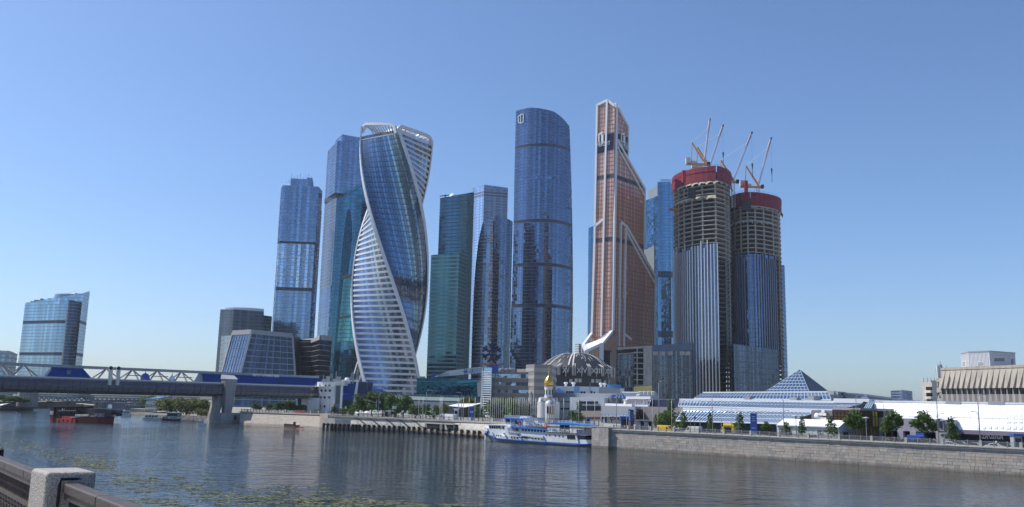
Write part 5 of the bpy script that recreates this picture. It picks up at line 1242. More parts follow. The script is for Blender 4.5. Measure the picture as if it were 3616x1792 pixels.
def white_hall():
    t=thing('white_hall','very long white hall with glossy sloping roof wall at the right edge','exhibition hall',tuple(Bx(3350,34)))
    a,b=Bp(3072,1500,30),Bp(3720,1530,30); d,c=Bp(3090,1420,37),Bp(3720,1426,37)
    zt=d.z; c.z=zt; zb=Bp(3400,1519,30).z; a.z=b.z=zb
    n=(b-a).cross(d-a).normalized(); n=n if n.dot(-a)>0 else -n
    N=26; f=lambda u,v:a.lerp(b,u).lerp(d.lerp(c,u),v)
    gw=plain('glossy white sheet',(.76,.77,.79),.32,scale=.1,amt=.03,spec=1.)
    for i in range(N):
        for j,(v0,v1) in enumerate(((0,.45),(.45,1))): MB().poly([f(i/N+.0006,v0)+n*(j*.1),f((i+1)/N-.0006,v0)+n*(j*.1),f((i+1)/N-.0006,v1)+n*(j*.1),f(i/N+.0006,v1)+n*(j*.1)]).build('roof_sheet',gw,t,fix=False)
    MB().bar(d+Vector((0,0,.2)),c+Vector((0,0,.2)),.8,.5).build('ridge_trim',WPAN,t)
    m=MB()
    for i in range(N+1): q=f(i/N,1); m.cbox((q.x,q.y,q.z),(.25,.25,.7))
    m.build('ridge_stubs',STEEL,t)
    m=MB(); nn2=Vector((NB.x,NB.y,0)); m.add([a+nn2*.4,b+nn2*.4,c+nn2*.3,d+nn2*.3,a+nn2*40,b+nn2*40,c+nn2*33,d+nn2*33],[(0,1,2,3),(3,2,6,7),(0,3,7,4),(1,5,6,2)]); m.build('hall_body',plain('hall inner',(.5,.5,.5),.7),t)
    # skylight panes in the right part
    for (x0,x1,y0,y1) in [(3554+i*21,3569+i*21,y,y+h) for i in range(3) for y,h in ((1464,12),(1489,6),(1506,11))]+[(3448+i*21,3459+i*21,1506,1516) for i in range(5)]:
        def on(px,py):
            dd=ray(px,py); o=Vector((0,0,EYE)); tt=(a-o).dot(n)/dd.dot(n); return o+dd*tt
        MB().poly([on(x0,y1)+n*.16,on(x1,y1)+n*.16,on(x1,y0)+n*.16,on(x0,y0)+n*.16]).build('skylight',plain('pale skylight',(.62,.67,.74),.25,amt=.12) if 'pale skylight' not in bpy.data.materials else bpy.data.materials['pale skylight'],t,fix=False)
    # violet eave and dark shop front
    MB().bar(a+Vector((-.3,-.3,-.5)),b+Vector((-.3,-.3,-.5)),1.2,1.1).build('eave',plain('violet grey eave',(.22,.18,.24),.6),t)
    pl=Pl(Bx(3090,30.5).xy,Bx(3716,30.5).xy); f2=Fac(t,GL,zb-GL,.4,3.6,DGLASS,DARK,DARK,row='shop_window'); f2.add(pl,rect(pl,GL,zb-.4)); f2.finish()
    sg=Pl(Bx(3460,30.2).xy,Bx(3560,30.2).xy); u0,z0=sg.px(3468,1545); u1,z1=sg.px(3542,1547)
    dr=sg.d if sg.d.dot(Vector((1,0)))>0 else -sg.d
    text('LEXPOSITION',2.3,WHITE,'sign_lettering',t,sg.pt((u0+u1)/2,GL+2.6,.2),(dr.x,dr.y,0),(0,0,1),.12,fit=abs(u1-u0))
    # lilac grey entrance block
    e=thing('entrance_block','lilac grey panelled entrance block with rounded square logo before the white hall','building',tuple(Bx(3220,24)))
    lm=plain('lilac grey panel',(.36,.34,.39),.5,scale=.2,amt=.05)
    za=Bp(3200,1478,22).z; zb2=Bp(3200,1523,22).z
    l,r=Bx(3100,22),Bx(3338,22); n2=Vector((NB.x,NB.y,0)); pl=Pl(l.xy,r.xy)
    for i in range(14):
        u0,u1=pl.L*i/14,pl.L*(i+1)/14; MB().slab(pl,[(u0+.02,zb2),(u1-.02,zb2),(u1-.02,za),(u0+.02,za)],-.2,.1).build('wall_panel',lm,e)
    MB().prism([(l.x+.2,l.y+.2),(r.x+.2,r.y+.2),tuple((r+n2*10).xy),tuple((l+n2*10).xy)],zb2,za-.1).build('block_body',lm,e)
    MB().add([pl.pt(pl.L,zb2,0),pl.pt(pl.L,za,0),Bp(3348,1520,24)],[(0,1,2)]).build('side_gusset',lm,e)
    for x in (3102,3180,3225,3316,3338):
        q=Bx(x,22.3); MB().cbox((q.x,q.y,GL),(1.6,1.6,zb2-GL),R(45)).build('pier',lm,e)
    u,z=pl.px(3323,1503); m=MB()
    for i in range(12):
        a1,a2=2*math.pi*i/12,2*math.pi*(i+1)/12
        m.bar(pl.pt(u+1.0*math.copysign(abs(math.cos(a1))**.5,math.cos(a1)),z+1.7*math.copysign(abs(math.sin(a1))**.5,math.sin(a1)),.25),pl.pt(u+1.*math.copysign(abs(math.cos(a2))**.5,math.cos(a2)),z+1.7*math.copysign(abs(math.sin(a2))**.5,math.sin(a2)),.25),.3,.2,up=(pl.n.x,pl.n.y,0))
    m.slab(pl,[(u-.3,z-.7),(u+.3,z-.7),(u+.3,z+1),(u-.3,z+1)],.15,.3); m.build('logo',DARK,e)
    q=Bx(3250,24); pl=Pl(Bx(3222,21.8).xy,Bx(3262,21.8).xy); MB().slab(pl,rect(pl,GL,zb2-.3),-.2,.2).build('blue_portal',BLUE,e)
white_hall()
def gold_pav():
    t=thing('glass_pavilion','dark framed pavilion of brown and amber glass at the end of white tent','pavilion',tuple(Bx(3050,18)))
    g=glass('amber brown glass',(.2,.12,.04),.1,.65,.5); g2=glass('bright amber glass',(.75,.5,.06),.15,.5,.3); dk=plain('brown steel',(.06,.045,.04),.5,.3)
    l=Bx(2942,19); m_=Bx(3040,16); r=Bx(3100,19); zt=Bp(3040,1451,16).z; z0=Bp(2942,1484,19).z
    for a,b,n_,zz,mg in ((l,m_,7,z0,g),(m_,r,6,GL,g)):
        pl=Pl(a.xy,b.xy)
        for i in range(n_):
            for v0,v1 in ((0,.5),(.5,.82),(.82,1)):
                h=zt-zz; MB().poly([pl.pt(pl.L*i/n_,zz+h*v0),pl.pt(pl.L*(i+1)/n_,zz+h*v0),pl.pt(pl.L*(i+1)/n_,zz+h*v1),pl.pt(pl.L*i/n_,zz+h*v1)]).build('glass_panel',g2 if (mg is g and a is m_ and i>3 and v0>.4) else g,t,fix=False)
        m=MB()
        for i in range(n_+1): m.bar(pl.pt(pl.L*i/n_,zz,.1),pl.pt(pl.L*i/n_,zt,.1),.2)
        for v in (0,.5,.82,1): m.bar(pl.pt(0,zz+(zt-zz)*v,.1),pl.pt(pl.L,zz+(zt-zz)*v,.1),.22)
        m.build('frame',dk,t)
    n2=Vector((NB.x,NB.y,0)); MB().prism([l.xy,m_.xy,r.xy,(r+n2*12).xy,(l+n2*12).xy],zt,zt+.7).build('roof_slab',plain('lilac roof edge',(.3,.27,.3),.6),t)
    MB().prism([(m_+n2*6).xy,(r+n2*5).xy,(r+n2*12).xy,(m_+n2*12).xy],GL,zt).build('inner_core',plain('amber dark inside',(.09,.05,.015),.6),t)
    MB().prism([(l+n2*6).xy,(m_+n2*6).xy,(m_+n2*12).xy,(l+n2*12).xy],z0,zt).build('inner_core',DARK,t)
gold_pav()
def tents():
    wt=plain('white tent sheet',(.8,.8,.8),.5,scale=.3,amt=.04); wl=plain('white tent wall',(.66,.67,.66),.6,scale=.4,amt=.06)
    for lab,x0,x1,yt,ye,yb,o in (('long white marquee tent with ribbed wall between the slim trees and amber pavilion',2742,2962,1481,1506,1536,13),):
        t=thing('marquee_tent',lab,'tent',tuple(Bx((x0+x1)/2,o)))
        l,r=Bx(x0,o),Bx(x1,o); n2=Vector((NB.x,NB.y,0)); za=Bp(2850,ye,o).z; zr=Bp(2850,yt,o+5).z
        pl=Pl(l.xy,r.xy); k=24
        for i in range(k): MB().slab(pl,[(pl.L*i/k+.02,GL),(pl.L*(i+1)/k-.02,GL),(pl.L*(i+1)/k-.02,za),(pl.L*i/k+.02,za)],-.1,.05*(i%2)).build('wall_panel',wl,t)
        e=.35; L=[Vector((l.x,l.y,za)),Vector((r.x,r.y,za))]; Rg=[q+n2*5+Vector((0,0,zr-za)) for q in L]; Bk=[q+n2*10 for q in L]
        m=MB(); m.quad(L[0]-n2*.3,L[1]-n2*.3,Rg[1],Rg[0]); m.quad(Rg[0],Rg[1],Bk[1],Bk[0]); m.build('roof_sheet',wt,t,fix=False)
        m=MB(); 
        for q in (0,1): m.add([Vector((L[q].x,L[q].y,GL)),L[q],Rg[q],Bk[q],Vector((Bk[q].x,Bk[q].y,GL))],[(0,1,2,3,4)])
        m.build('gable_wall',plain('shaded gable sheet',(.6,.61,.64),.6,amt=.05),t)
        m=MB(); m.bar(L[0]-n2*.35,L[1]-n2*.35,.25,.3); m.build('eave_trim',wl,t)
        # gable facing the right with its dark door
        a=r+n2*2.5; b=r+n2*5.5; p2=Pl(a.xy,b.xy); MB().slab(p2,rect(p2,GL,GL+2.5),-.1,.12).build('door',DARK,t)
        for x in (2758,2893): u,_=pl.px(x,1525); m=MB(); [m.tube([pl.pt(u+du+.5*math.cos(i*.52),GL+2.2+.5*math.sin(i*.52),.1) for i in range(13)],.05,4,caps=False) for du in (0,.6)]; m.build('round_logo',DARK,t)
tents()
def fin_building():
    D=330; cm=plain('warm precast concrete',(.42,.37,.31),.85,scale=.25,amt=.12,stain=.25); cl=plain('grey precast concrete',(.33,.31,.285),.85,scale=.25,amt=.12,stain=.2)
    A=XY(3326,1360,D+2); B=XY(3616,1360,D-32); B=(A[0]+(B[0]-A[0])*1.7,A[1]+(B[1]-A[1])*1.7); pl=Pl(A,B)
    t=thing('concrete_building','concrete building with wedge shaped facade fins above the white hall','building',(A[0]+30,A[1]+20,GL))
    zt=Z(3338,1299,D); z1=Z(3338,1308,D); z2=Z(3338,1373,D); z3=Z(3338,1393,D); w=2.4
    MB().prism([A,B,(B[0]+30,B[1]+50),(A[0]+28,A[1]+48)],GL,zt-.3).build('core',cl,t)
    n=int(pl.L/w)
    for i in range(n):
        u=pl.L*i/n; e=pl.L*(i+1)/n; m=(u*.5+e*.5); d=1.7
        MB().slab(pl,[(u+.03,z1),(e-.03,z1),(e-.03,zt),(u+.03,zt)],0,.35).build('parapet_panel',cm,t)
        zz=(z1+z2)/2
        m_=MB(); p=pl.pt; m_.add([p(u,z2,d),p(m,z2,d),p(e-.05,z1,.12),p(u,z1,.12),p(e-.05,z2,.0),p(u,z2,0.)],[(0,1,2,3),(1,4,2),(0,5,4,1),(0,3,5)]); m_.build('facade_fin',cm,t)
        m_=MB(); m_.add([p(u,GL,.9),p(m-.1,GL,.9),p(m-.1,z3,.9),p(u,z3,.9),p(e,GL,.0),p(e,z3,0.),p(u,GL,0),p(u,z3,0)],[(0,1,2,3),(1,4,5,2),(0,3,7,6),(3,2,5,7)]); m_.build('lower_pier',cl,t)
        MB().slab(pl,[(u+.15,z3),(u+.5,z3),(u+.5,z2),(u+.15,z2)],.1,.8).build('window_post',cl,t)
        MB().poly([p(u+.5,z3,.3),p(m,z3,.3),p(m,z2,.3),p(u+.5,z2,.3)]).build('window',DGLASS,t,fix=False)
        MB().poly([p(m,z3,.25),p(e,z3,.02),p(e,z2,.02),p(m,z2,.25)]).build('window',DGLASS,t,fix=False)
    a,b=XY(3309,1360,D+10),XY(3326,1360,D+1.8); p2=Pl(a,b); f=Fac(t,GL,4,1.8,2.5,DGLASS,cl,None,row='side_window',band='side_band'); f.add(p2,rect(p2,GL,zt)); f.finish()
    MB().prism([a,b,(b[0]+17,b[1]+28),(a[0]+17,a[1]+30)],GL,zt-.4).build('core',cl,t)
    m=MB()
    for x,y,h in ((3313,1300,1.6),(3321,1297,2.6),(3326,1296,1.5),(3342,1297,1.)): q=P(x,y,D+5); m.cbox((q.x,q.y,zt-.5),(.6,.6,h*.7)); m.bar((q.x,q.y,zt),(q.x,q.y,zt+h),.14)
    m.build('antennas',STEEL,t)
    for x in (3312,3318): q=P(x,1312,D-2); MB().cbox((q.x,q.y,q.z-2.5),(.8,.6,4.5)).build('antenna_panel',WHITE,t)
    # rooftop machine room
    D2=345; wm=plain('white ribbed metal',(.68,.69,.7),.4,scale=.4,amt=.05)
    ps=[XY(3395,1270,D2+6),XY(3423,1270,D2-2),XY(3494,1270,D2-8),XY(3586,1270,D2+4),XY(3570,1270,D2+22),XY(3420,1270,D2+22)]
    zt2=[Z(3393,1250,D2+6),Z(3423,1244,D2-2),Z(3490,1241,D2-8),Z(3582,1248,D2+4),Z(3570,1248,D2+22),Z(3420,1248,D2+22)]
    r=thing('rooftop_machine_room','white ribbed metal machine room on the flat concrete building roof','building',(ps[2][0],ps[2][1]+10,zt))
    MB().prism(ps,zt-1,zt2).build('walls',wm,r); m=MB()
    for i in range(3):
        pl=Pl(ps[i],ps[i+1]); k=int(pl.L/.5)
        for j in range(k): 
            e=j/k; z=zt2[i]+(zt2[i+1]-zt2[i])*e; m.bar(pl.pt(pl.L*e,zt,.06),pl.pt(pl.L*e,z,.06),.14)
    stuff(m.build('ribs',wm,r))
    for i in range(3): MB().bar((*ps[i],zt2[i]+.1),(*ps[i+1],zt2[i+1]+.1),.5,.35).build('roof_trim',GREYP,r)
    for i,(x0,x1,y0,y1) in ((0,(3398,3411,1276,1296)),(1,(3452,3474,1278,1293)),(2,(3508,3548,1263,1279)),(2,(3567,3580,1266,1290))):
        pl=Pl(ps[i],ps[i+1]); MB().slab(pl,pl.poly([(x0,y1),(x1,y1),(x1,y0),(x0,y0)]),0,.12).build('window_frame',WHITE,r); wf_=COL.objects[-1]; MB().slab(pl,pl.poly([(x0+1.5,y1-1.5),(x1-1.5,y1-1.5),(x1-1.5,y0+1.5),(x0+1.5,y0+1.5)]),.1,.16).build('window',DGLASS if i>1 else GREYP,wf_)
fin_building()
def small_far():
    D=430; cb=plain('pale block concrete',(.45,.42,.37),.85,amt=.12,stain=.15)
    a,b,c=XY(3257,1390,D+2),XY(3292,1390,D-4),XY(3316,1390,D+6); zt=Z(3275,1351,D)
    t=thing('apartment_block','beige apartment block with a stack of balconies beside the concrete fin building','apartment block',(b[0],b[1]+8,GL))
    MB().prism([a,b,c,(c[0]+10,c[1]+20),(a[0]+9.5,a[1]+20)],GL,zt).build('walls',cb,t); pl=Pl(a,b)
    MB().prism([XY(3290,1390,D+10),XY(3314,1390,D+12),XY(3314,1390,D+26),XY(3290,1390,D+26)],GL,Z(3300,1344,D+10)).build('stair_tower',cb,t)
    for i in range(9):
        z=zt-2.2-i*3.; u0,_=pl.px(3271,1390); u1,_=pl.px(3293,1390)
        MB().slab(pl,[(u0,z-1.7),(u1,z-1.7),(u1,z),(u0,z)],.02,.1).build('balcony_recess',BLACK,t); MB().slab(pl,[(u0,z-2.9),(u1,z-2.9),(u1,z-1.7),(u0,z-1.7)],.1,1.2).build('balcony',plain('pale balcony',(.55,.52,.46),.8) if 'pale balcony' not in bpy.data.materials else bpy.data.materials['pale balcony'],t)
    m=MB(); 
    for x in (3262,3275,3288,3300): q=P(x,1350,D+5); m.bar((q.x,q.y,zt),(q.x,q.y,zt+2.5),.2)
    m.build('antennas',STEEL,t)
    D=1200; tower('distant_tower','dark blue distant tower block standing alone above the white hall','tower',[XY(3146,1400,D+10),XY(3185,1400,D-6),XY(3222,1400,D+10),XY(3215,1400,D+40),XY(3150,1400,D+40)],GL,[Z(3148,1381,D+10),Z(3185,1378,D),Z(3222,1382,D+10),Z(3222,1382,D+40),Z(3148,1381,D+40)],3.6,1.2,4,glass('distant dark glass',(.1,.15,.26),.15,.7,.5),plain('distant sill',(.2,.25,.34),.6))
    m_=plain('distant white wall',(.75,.75,.75),.8); D=1300
    for lab,x0,x1,y in (('distant white apartment tower, left of two seen beside the copper tower',2030,2044,1212),('distant white apartment tower, right of two seen beside the copper tower',2046,2062,1216)):
        tower('distant_apartment_tower',lab,'apartment tower',[XY(x0,1250,D),XY(x1,1250,D-5),XY(x1+3,1250,D+25),XY(x0+3,1250,D+25)],GL,Z(x0,y,D),3.3,2.2,5,glass('distant window glass %d'%x0,(.3,.34,.42),.2,.4,.4),m_,m_,mull=1.6)
    # pale office at the far left edge
    g=glass('office left glass',(.2,.28,.36),.1,.7,.4); w_=plain('pale office wall',(.4,.42,.44),.7); D=820
    tower('office_building','grey office building with regular windows cut by the left edge','office building',[XY(-60,1290,D-8),XY(30,1290,D-2),XY(57,1290,D+18),XY(50,1290,D+50),XY(-60,1290,D+50)],GL,[Z(0,1238,D),Z(22,1240,D),Z(57,1251,D+18),Z(50,1251,D+50),Z(-40,1238,D+50)],4.2,1.3,3.6,g,w_,w_,mull=.8)
small_far()
def dome_building():
    D=560; c=P(2033,1340,D+28); rr=Bp  # centre of the drum
    X,Y=c.x,c.y; r=(P(2166,1330,D+28).x-P(1900,1330,D+28).x)/2
    t=thing('domed_hall','black domed round hall with white roman numerals and ribs around its rim','hall',(X,Y,GL))
    bk=plain('charcoal dome sheet',(.03,.032,.04),.5,.1,scale=.3,amt=.25); wh=plain('chalk white rib',(.5,.49,.47),.6,amt=.06); gr=plain('grey rib',(.4,.4,.4),.6)
    zr=Z(1950,1296,D+10); za=Z(2010,1247,D+28); z2=Z(1950,1318,D+5); zb=Z(1950,1380,D)
    prof=[(r*.985,zr)]; R2=r*.985
    for i in range(1,9): e=i/8; k_=1-e*.97; prof.append((R2*k_,zr+(za-zr)*(1-k_**2.5)))
    pz=[(p,z-GL) for p,z in prof]
    MB().lathe((X,Y,GL),pz+[(0,za-GL)],64).build('dome',bk,t,smooth=True)
    MB().lathe((X,Y,GL),[(r*.86,0),(r*.86,z2-GL-3),(r*.86,z2-GL)],64).build('drum_wall',bk,t); MB().lathe((X,Y,GL),[(r*.85,z2-GL),(r*1.02,z2-GL),(r*1.02,zr-GL-.4),(r*.98,zr-GL)],64).build('rim',bk,t)
    cam_a=math.atan2(-Y,-X)
    def at(a,rad,z): return Vector((X+rad*math.cos(cam_a+a),Y+rad*math.sin(cam_a+a),z))
    def dome_strip(a,w,e0,e1,mat,name,n=8):
        m=MB(); pts=[]
        for i in range(n+1):
            e=e0+(e1-e0)*i/n; k_=1-e*.97; rad=R2*k_+.15; z=zr+(za-zr)*(1-k_**2.5)+.25; pts.append((rad,z))
        for (r0,z0),(r1,z1) in zip(pts,pts[1:]):
            k0,k1=w/2/max(r0,3),w/2/max(r1,3); m.quad(at(a-k0,r0,z0),at(a+k0,r0,z0),at(a+k1,r1,z1),at(a-k1,r1,z1))
        m.build(name,mat,t,fix=False)
    # right positive = clockwise seen from the camera
    nums=['XIX','XVIII','XVII','XVI','XV','XIV','XIII','XII','XI','X','IX']
    for i,nm in enumerate(nums):
        a=R(-14+ (i-4)*22.5); 
        q=at(a,r*1.03,(z2+zr)/2-.3); rt=Vector((-math.sin(cam_a+a),math.cos(cam_a+a),0)); text(nm,4.6,wh,'roman_numeral',t,q,rt,(0,0,1),.2,fit=min(8,2.2*len(nm)))
        for s in (-1,1):
            ab=a+s*R(11.2)
        m=MB(); ab=a+R(11.2)
        for s in (-.9,0,.9): p=at(ab+s/r,r*1.03,z2-1.2); p2=at(ab+s/r,r*1.03,zr+.4); p3=at(ab+s/r,r*.9,zr+2.2); m.bar(p,p2,.34,.4); m.bar(p2,p3,.34,.3)
        m.build('rim_rib',wh,t); 
        m=MB(); p=at(a,r*1.035,z2-2); m.bar(p,at(a,r*1.035,zr+.6),.3,.3); m.build('rim_rod',wh,t)
    for a in (-8,8+45): dome_strip(R(a-3.4),1.,.04,.9,wh,'dome_rib'); dome_strip(R(a+3.4),1.,.04,.9,wh,'dome_rib')
    for a in (-62,-47,110): dome_strip(R(a),.9,.02,.9,wh,'dome_rib')
    random.seed(3)
    for i in range(46):
        a=R(-80+160*random.random()); e=random.uniform(.08,.7); dome_strip(a,.32,e,e+random.uniform(.06,.16),wh,'dome_dash',2)
    for i in range(22):
        a=R(-75+i*7.5+random.uniform(-2,2)); z=random.choice([z2-5.5,z2-6,z2-11]); m=MB(); p=at(a,r*.87,z); m.bar(p,p+Vector((0,0,2.4)),1.9,.4); m.build('wall_panel',gr,t)
dome_building()
def grey_office():
    D=470; st=plain('ribbed grey stone',(.36,.335,.31),.8,scale=.3,amt=.1); sd=plain('dark stone course',(.24,.225,.21),.8,scale=.3,amt=.1); sg=glass('strip window glass',(.35,.47,.6),.05,.85,.6,wob=.2)
    A=XY(1742,1400,D); B=XY(1884,1400,D-4); t=thing('office_building','striped grey stone office with ribbon windows and glazed stair tower carrying blue emblem','office building',(A[0]+12,A[1]+15,GL))
    pl=Pl(A,B); z0=GL; zt=Z(1760,1313,D)
    MB().prism([A,B,(B[0]+4,B[1]+30),(A[0]+4,A[1]+30)],GL,zt-.3).build('core',st,t)
    k=13; h=(zt-z0)/k
    for i in range(k): MB().slab(pl,[(0,z0+h*i),(pl.L,z0+h*i),(pl.L,z0+h*(i+.98)),(0,z0+h*(i+.98))],-.1,.12+.12*(i%2)).build('stone_course',st if i%2 else sd,t)
    for x0,x1,y0,y1 in ((1750,1875,1322,1335),(1786,1875,1351,1363),(1810,1875,1378,1389),(1834,1875,1405,1416),(1750,1775,1440,1452),(1800,1875,1432,1442)):
        u0,_=pl.px(x0,y1); u1,_=pl.px(x1,y1); za=pl.px((x0+x1)/2,y1)[1]; zb=pl.px((x0+x1)/2,y0)[1]; n=max(2,int((u1-u0)/2.6))
        for i in range(n): MB().slab(pl,[(u0+(u1-u0)*i/n+.06,za),(u0+(u1-u0)*(i+1)/n-.06,za),(u0+(u1-u0)*(i+1)/n-.06,zb),(u0+(u1-u0)*i/n+.06,zb)],.2,.34+random.uniform(-.02,.04)).build('window',sg if random.random()<.7 else DGLASS,t)
    for x,y in ((1764,1355),(1763,1381),(1788,1381),(1812,1408),(1787,1408),(1763,1408)):
        u,z=pl.px(x,y); m=MB(); m.tube([pl.pt(u,z,-.1),pl.pt(u,z,.42)],.85,16); m.build('round_window',sg if y<1360 else DGLASS,t); m=MB(); m.tube([pl.pt(u+.95*math.cos(a),z+.95*math.sin(a),.4) for a in [i*math.pi/8 for i in range(17)]],.14,4,caps=False); m.build('round_frame',STEEL,t)
    # taller block at its right
    C=XY(1856,1400,D-1); E=XY(1886,1400,D-10); F=XY(1945,1400,D-6); z3=Z(1886,1287,D-8); ps=[C,E,F,(F[0]+4,F[1]+30),(C[0]+4,C[1]+30)]
    MB().prism(ps,GL,z3-.2).build('core',st,t)
    for a,b in ((C,E),(E,F),(F,(F[0]+4,F[1]+30))):
        p2=Pl(a,b); k=15; h=(z3-GL)/k
        if p2.n.dot(Vector(a)-Vector(A))<0 and a is F: p2.n=-p2.n
        for i in range(k): MB().slab(p2,[(0,GL+h*i),(p2.L,GL+h*i),(p2.L,GL+h*(i+.98)),(0,GL+h*(i+.98))],-.1,.1+.14*(i%2)).build('stone_course',st if i%2 else sd,t)
    G2=XY(1825,1300,D+4); MB().prism([G2,XY(1856,1300,D+1),(C[0]+4,C[1]+20),(G2[0]+4,G2[1]+20)],GL,Z(1840,1303,D)).build('set_back_block',st,t)
    # glazed stair tower with white rungs
    S0=XY(1702,1400,D-6); S1=XY(1735,1400,D-10); p3=Pl(S0,S1); zs=Z(1718,1299,D-8); n3=Vector((.3,.95))
    MB().prism([S0,S1,(S1[0]+2,S1[1]+12),(S0[0]+2,S0[1]+12)],GL+2,zs).build('stair_tower',glass('stair tower glass',(.28,.42,.58),.1,.8,.3),t)
    nr=19
    for i in range(nr): z=GL+3+(zs-GL-4)*i/nr; MB().bar(p3.pt(0,z,.4),p3.pt(p3.L,z,.4),.45,.4).build('rung',WHITE,t)
    for u in (0,.22,p3.L): MB().bar(p3.pt(u,GL,.45),p3.pt(u,zs,.45),.4,.4).build('rail',WHITE,t)
    q0=XY(1742,1400,D-1); MB().cbox((q0[0],q0[1],GL),(1.,1.,Z(1742,1312,D)-GL)).build('corner_post',WHITE,t)
    # rotating emblem on a mast
    e=P(1736,1247,D-4); m=MB(); m.tube([(e.x,e.y,zs-1),(e.x,e.y,e.z-4)],[.9,.6],8); m.build('emblem_mast',plain('brown mast',(.3,.2,.14),.6),t)
    m=MB()
    for i in range(6):
        a=i*math.pi/3+.5; d=Vector((math.cos(a),.15,math.sin(a))); q=Vector((e.x,e.y,e.z)); m.bar(q+d*.8,q+d*5.2,1.4,1.2); pr=Vector((-math.sin(a),0,math.cos(a))); m.bar(q+d*3.4,q+d*4.6+pr*1.8,.9,1.); m.bar(q+d*3.4,q+d*4.6-pr*1.8,.9,1.)
    m.build('emblem',plain('navy emblem',(.012,.022,.07),.5),t)
    m=MB(); q=P(1736,1296,D-6)
    for i in range(14): a=i*.45; m.bar((q.x,q.y,zs+.5),(q.x+6.5*math.cos(a),q.y+5*math.sin(a),zs+2.4),.25); 
    for rr in (3,6): 
        for i in range(14): m.bar((q.x+rr*math.cos(i*.45),q.y+rr*.8*math.sin(i*.45),zs+1.6),(q.x+rr*math.cos(i*.45+.45),q.y+rr*.8*math.sin(i*.45+.45),zs+1.6),.2)
    m.build('emblem_base',BRICKR,t)
    q=P(1743,1303,D-6); m=MB(); m.cbox((q.x,q.y,zs-2),(5,4,4)); m.build('blue_plant',BLUE,t)
    for x in (1772,1790,1806,1810): q=P(x,1306,D+8); MB().lathe((q.x,q.y,zt-.3),[(1.2,0),(1.2,1.2),(1.7,1.4),(1.6,2.2),(0,2.6)],10).build('roof_vent',STEEL,t)
grey_office()
def mall_front():
    D=590; g=glass('deep teal mall glass',(.012,.07,.11),.06,.8,.25,wob=.1); bd=plain('teal soffit',(.03,.2,.26),.4,.2)
    A=XY(1470,1380,D+10); B=XY(1700,1380,D-4); pl=Pl(A,B); t=thing('shopping_mall','low dark teal glass mall between the twisted tower and striped grey office','mall',(A[0]+25,A[1]+20,GL))
    zt=Z(1480,1334,D); za=Z(1600,1401,D)
    f=Fac(t,za,9.5,.3,6,g,bd,None); f.add(pl,[(0,za),(pl.L,za),(pl.L,Z(1690,1341,D)),(pl.L*.5,Z(1585,1337,D)),(0,zt)][::1]); f.finish()
    MB().prism([(A[0],A[1]+.6),(B[0],B[1]+.6),(B[0]+5,B[1]+60),(A[0]+5,A[1]+60)],GL,zt-2.5).build('core',plain('mall core',(.02,.06,.08),.5),t)
    MB().slab(pl,pl.poly([(1620,1356),(1695,1350),(1695,1342),(1620,1346)]),.3,3.5).build('canopy',bd,t); MB().slab(pl,pl.poly([(1690,1401),(1702,1401),(1702,1342),(1688,1342)]),.2,2).build('pale_pier',GREYP,t)
    # sloping glazed roof
    a=P(1520,1334,D+20); b=P(1700,1318,D+24); c=P(1700,1296,D+60); d=P(1590,1309,D+64)
    MB().add([a,b,c,d],[(0,1,2,3)]).build('sloping_roof',plain('slate blue roof',(.06,.09,.125),.5,.1,scale=.1),t)
    q=P(1505,1330,D+30); MB().prism([XY(1482,1340,D+30),XY(1502,1340,D+30),XY(1502,1340,D+45),XY(1482,1340,D+45)],GL,Z(1490,1330,D+30)).build('roof_box',GREYP,t)
    sb=plain('sign blue',(.02,.05,.16),.5); lt=plain('sign lettering navy',(.03,.1,.3),.5)
    for x0,x1,y,dd in ((1545,1586,1327,D+12),(1658,1704,1313,D+8)):
        l,r=P(x0,y,dd),P(x1,y-1,dd); v=r-l; text('АФИМОЛЛ',3.6 if x0<1600 else 5.2,lt,'roof_lettering',t,(l+r)/2,v,(0,0,1),.5,fit=v.length)
        m=MB(); q=l-v.normalized()*2.6; 
        for i in range(3): a_=i*math.pi/3; dv=Vector((v.normalized().x*math.cos(a_),v.normalized().y*math.cos(a_),math.sin(a_))); m.bar(q-dv*2.,q+dv*2.,.9,.6)
        m.build('sign_emblem',BLUE,t)
    # white green footbridge deck running along the mall front
    w_=thing('elevated_walkway','pale green and white elevated walkway along the dark teal mall front','walkway',tuple(P(1560,1420,D-60)))
    pg=plain('pale green fascia',(.55,.66,.56),.5,amt=.06); l,r=P(1370,1404,D-55),P(1640,1412,D-75)
    MB().bar(l,r,4,2.).build('deck',pg,w_); MB().bar(l-Vector((0,0,4.6)),r-Vector((0,0,4.6)),3,5.6).build('wall',plain('lilac panel wall',(.33,.33,.37),.6,scale=.2),w_); MB().bar(l-Vector((0,1.8,9.4)),r-Vector((0,1.8,9.4)),3,4).build('base',pg,w_)
    m=MB()
    for i in range(24): q=l.lerp(r,i/23); m.bar(q,q+Vector((0,0,2.2)),.15)
    m.bar(l+Vector((0,0,2.2)),r+Vector((0,0,2.2)),.12); m.build('railing',STEEL,w_)
    v=thing('canopy','white wing shaped canopy over low dark entrance behind the flagpoles','canopy',tuple(P(1640,1440,470)))
    m=MB(); pts=[(1585,1434,1433),(1600,1436,1429),(1620,1438,1425.5),(1640,1439,1426),(1660,1436,1426),(1680,1430,1426),(1700,1425,1422.5)]
    top=[P(x,y2,480) for x,y1,y2 in pts]; fr=[P(x,y1,468) for x,y1,y2 in pts]; bk=[P(x,y2+4,494) for x,y1,y2 in pts]
    for i in range(len(pts)-1): m.quad(fr[i],fr[i+1],top[i+1],top[i]); m.quad(top[i],top[i+1],bk[i+1],bk[i])
    m.build('roof_sheet',WHITE,v,smooth=True); b=MB()
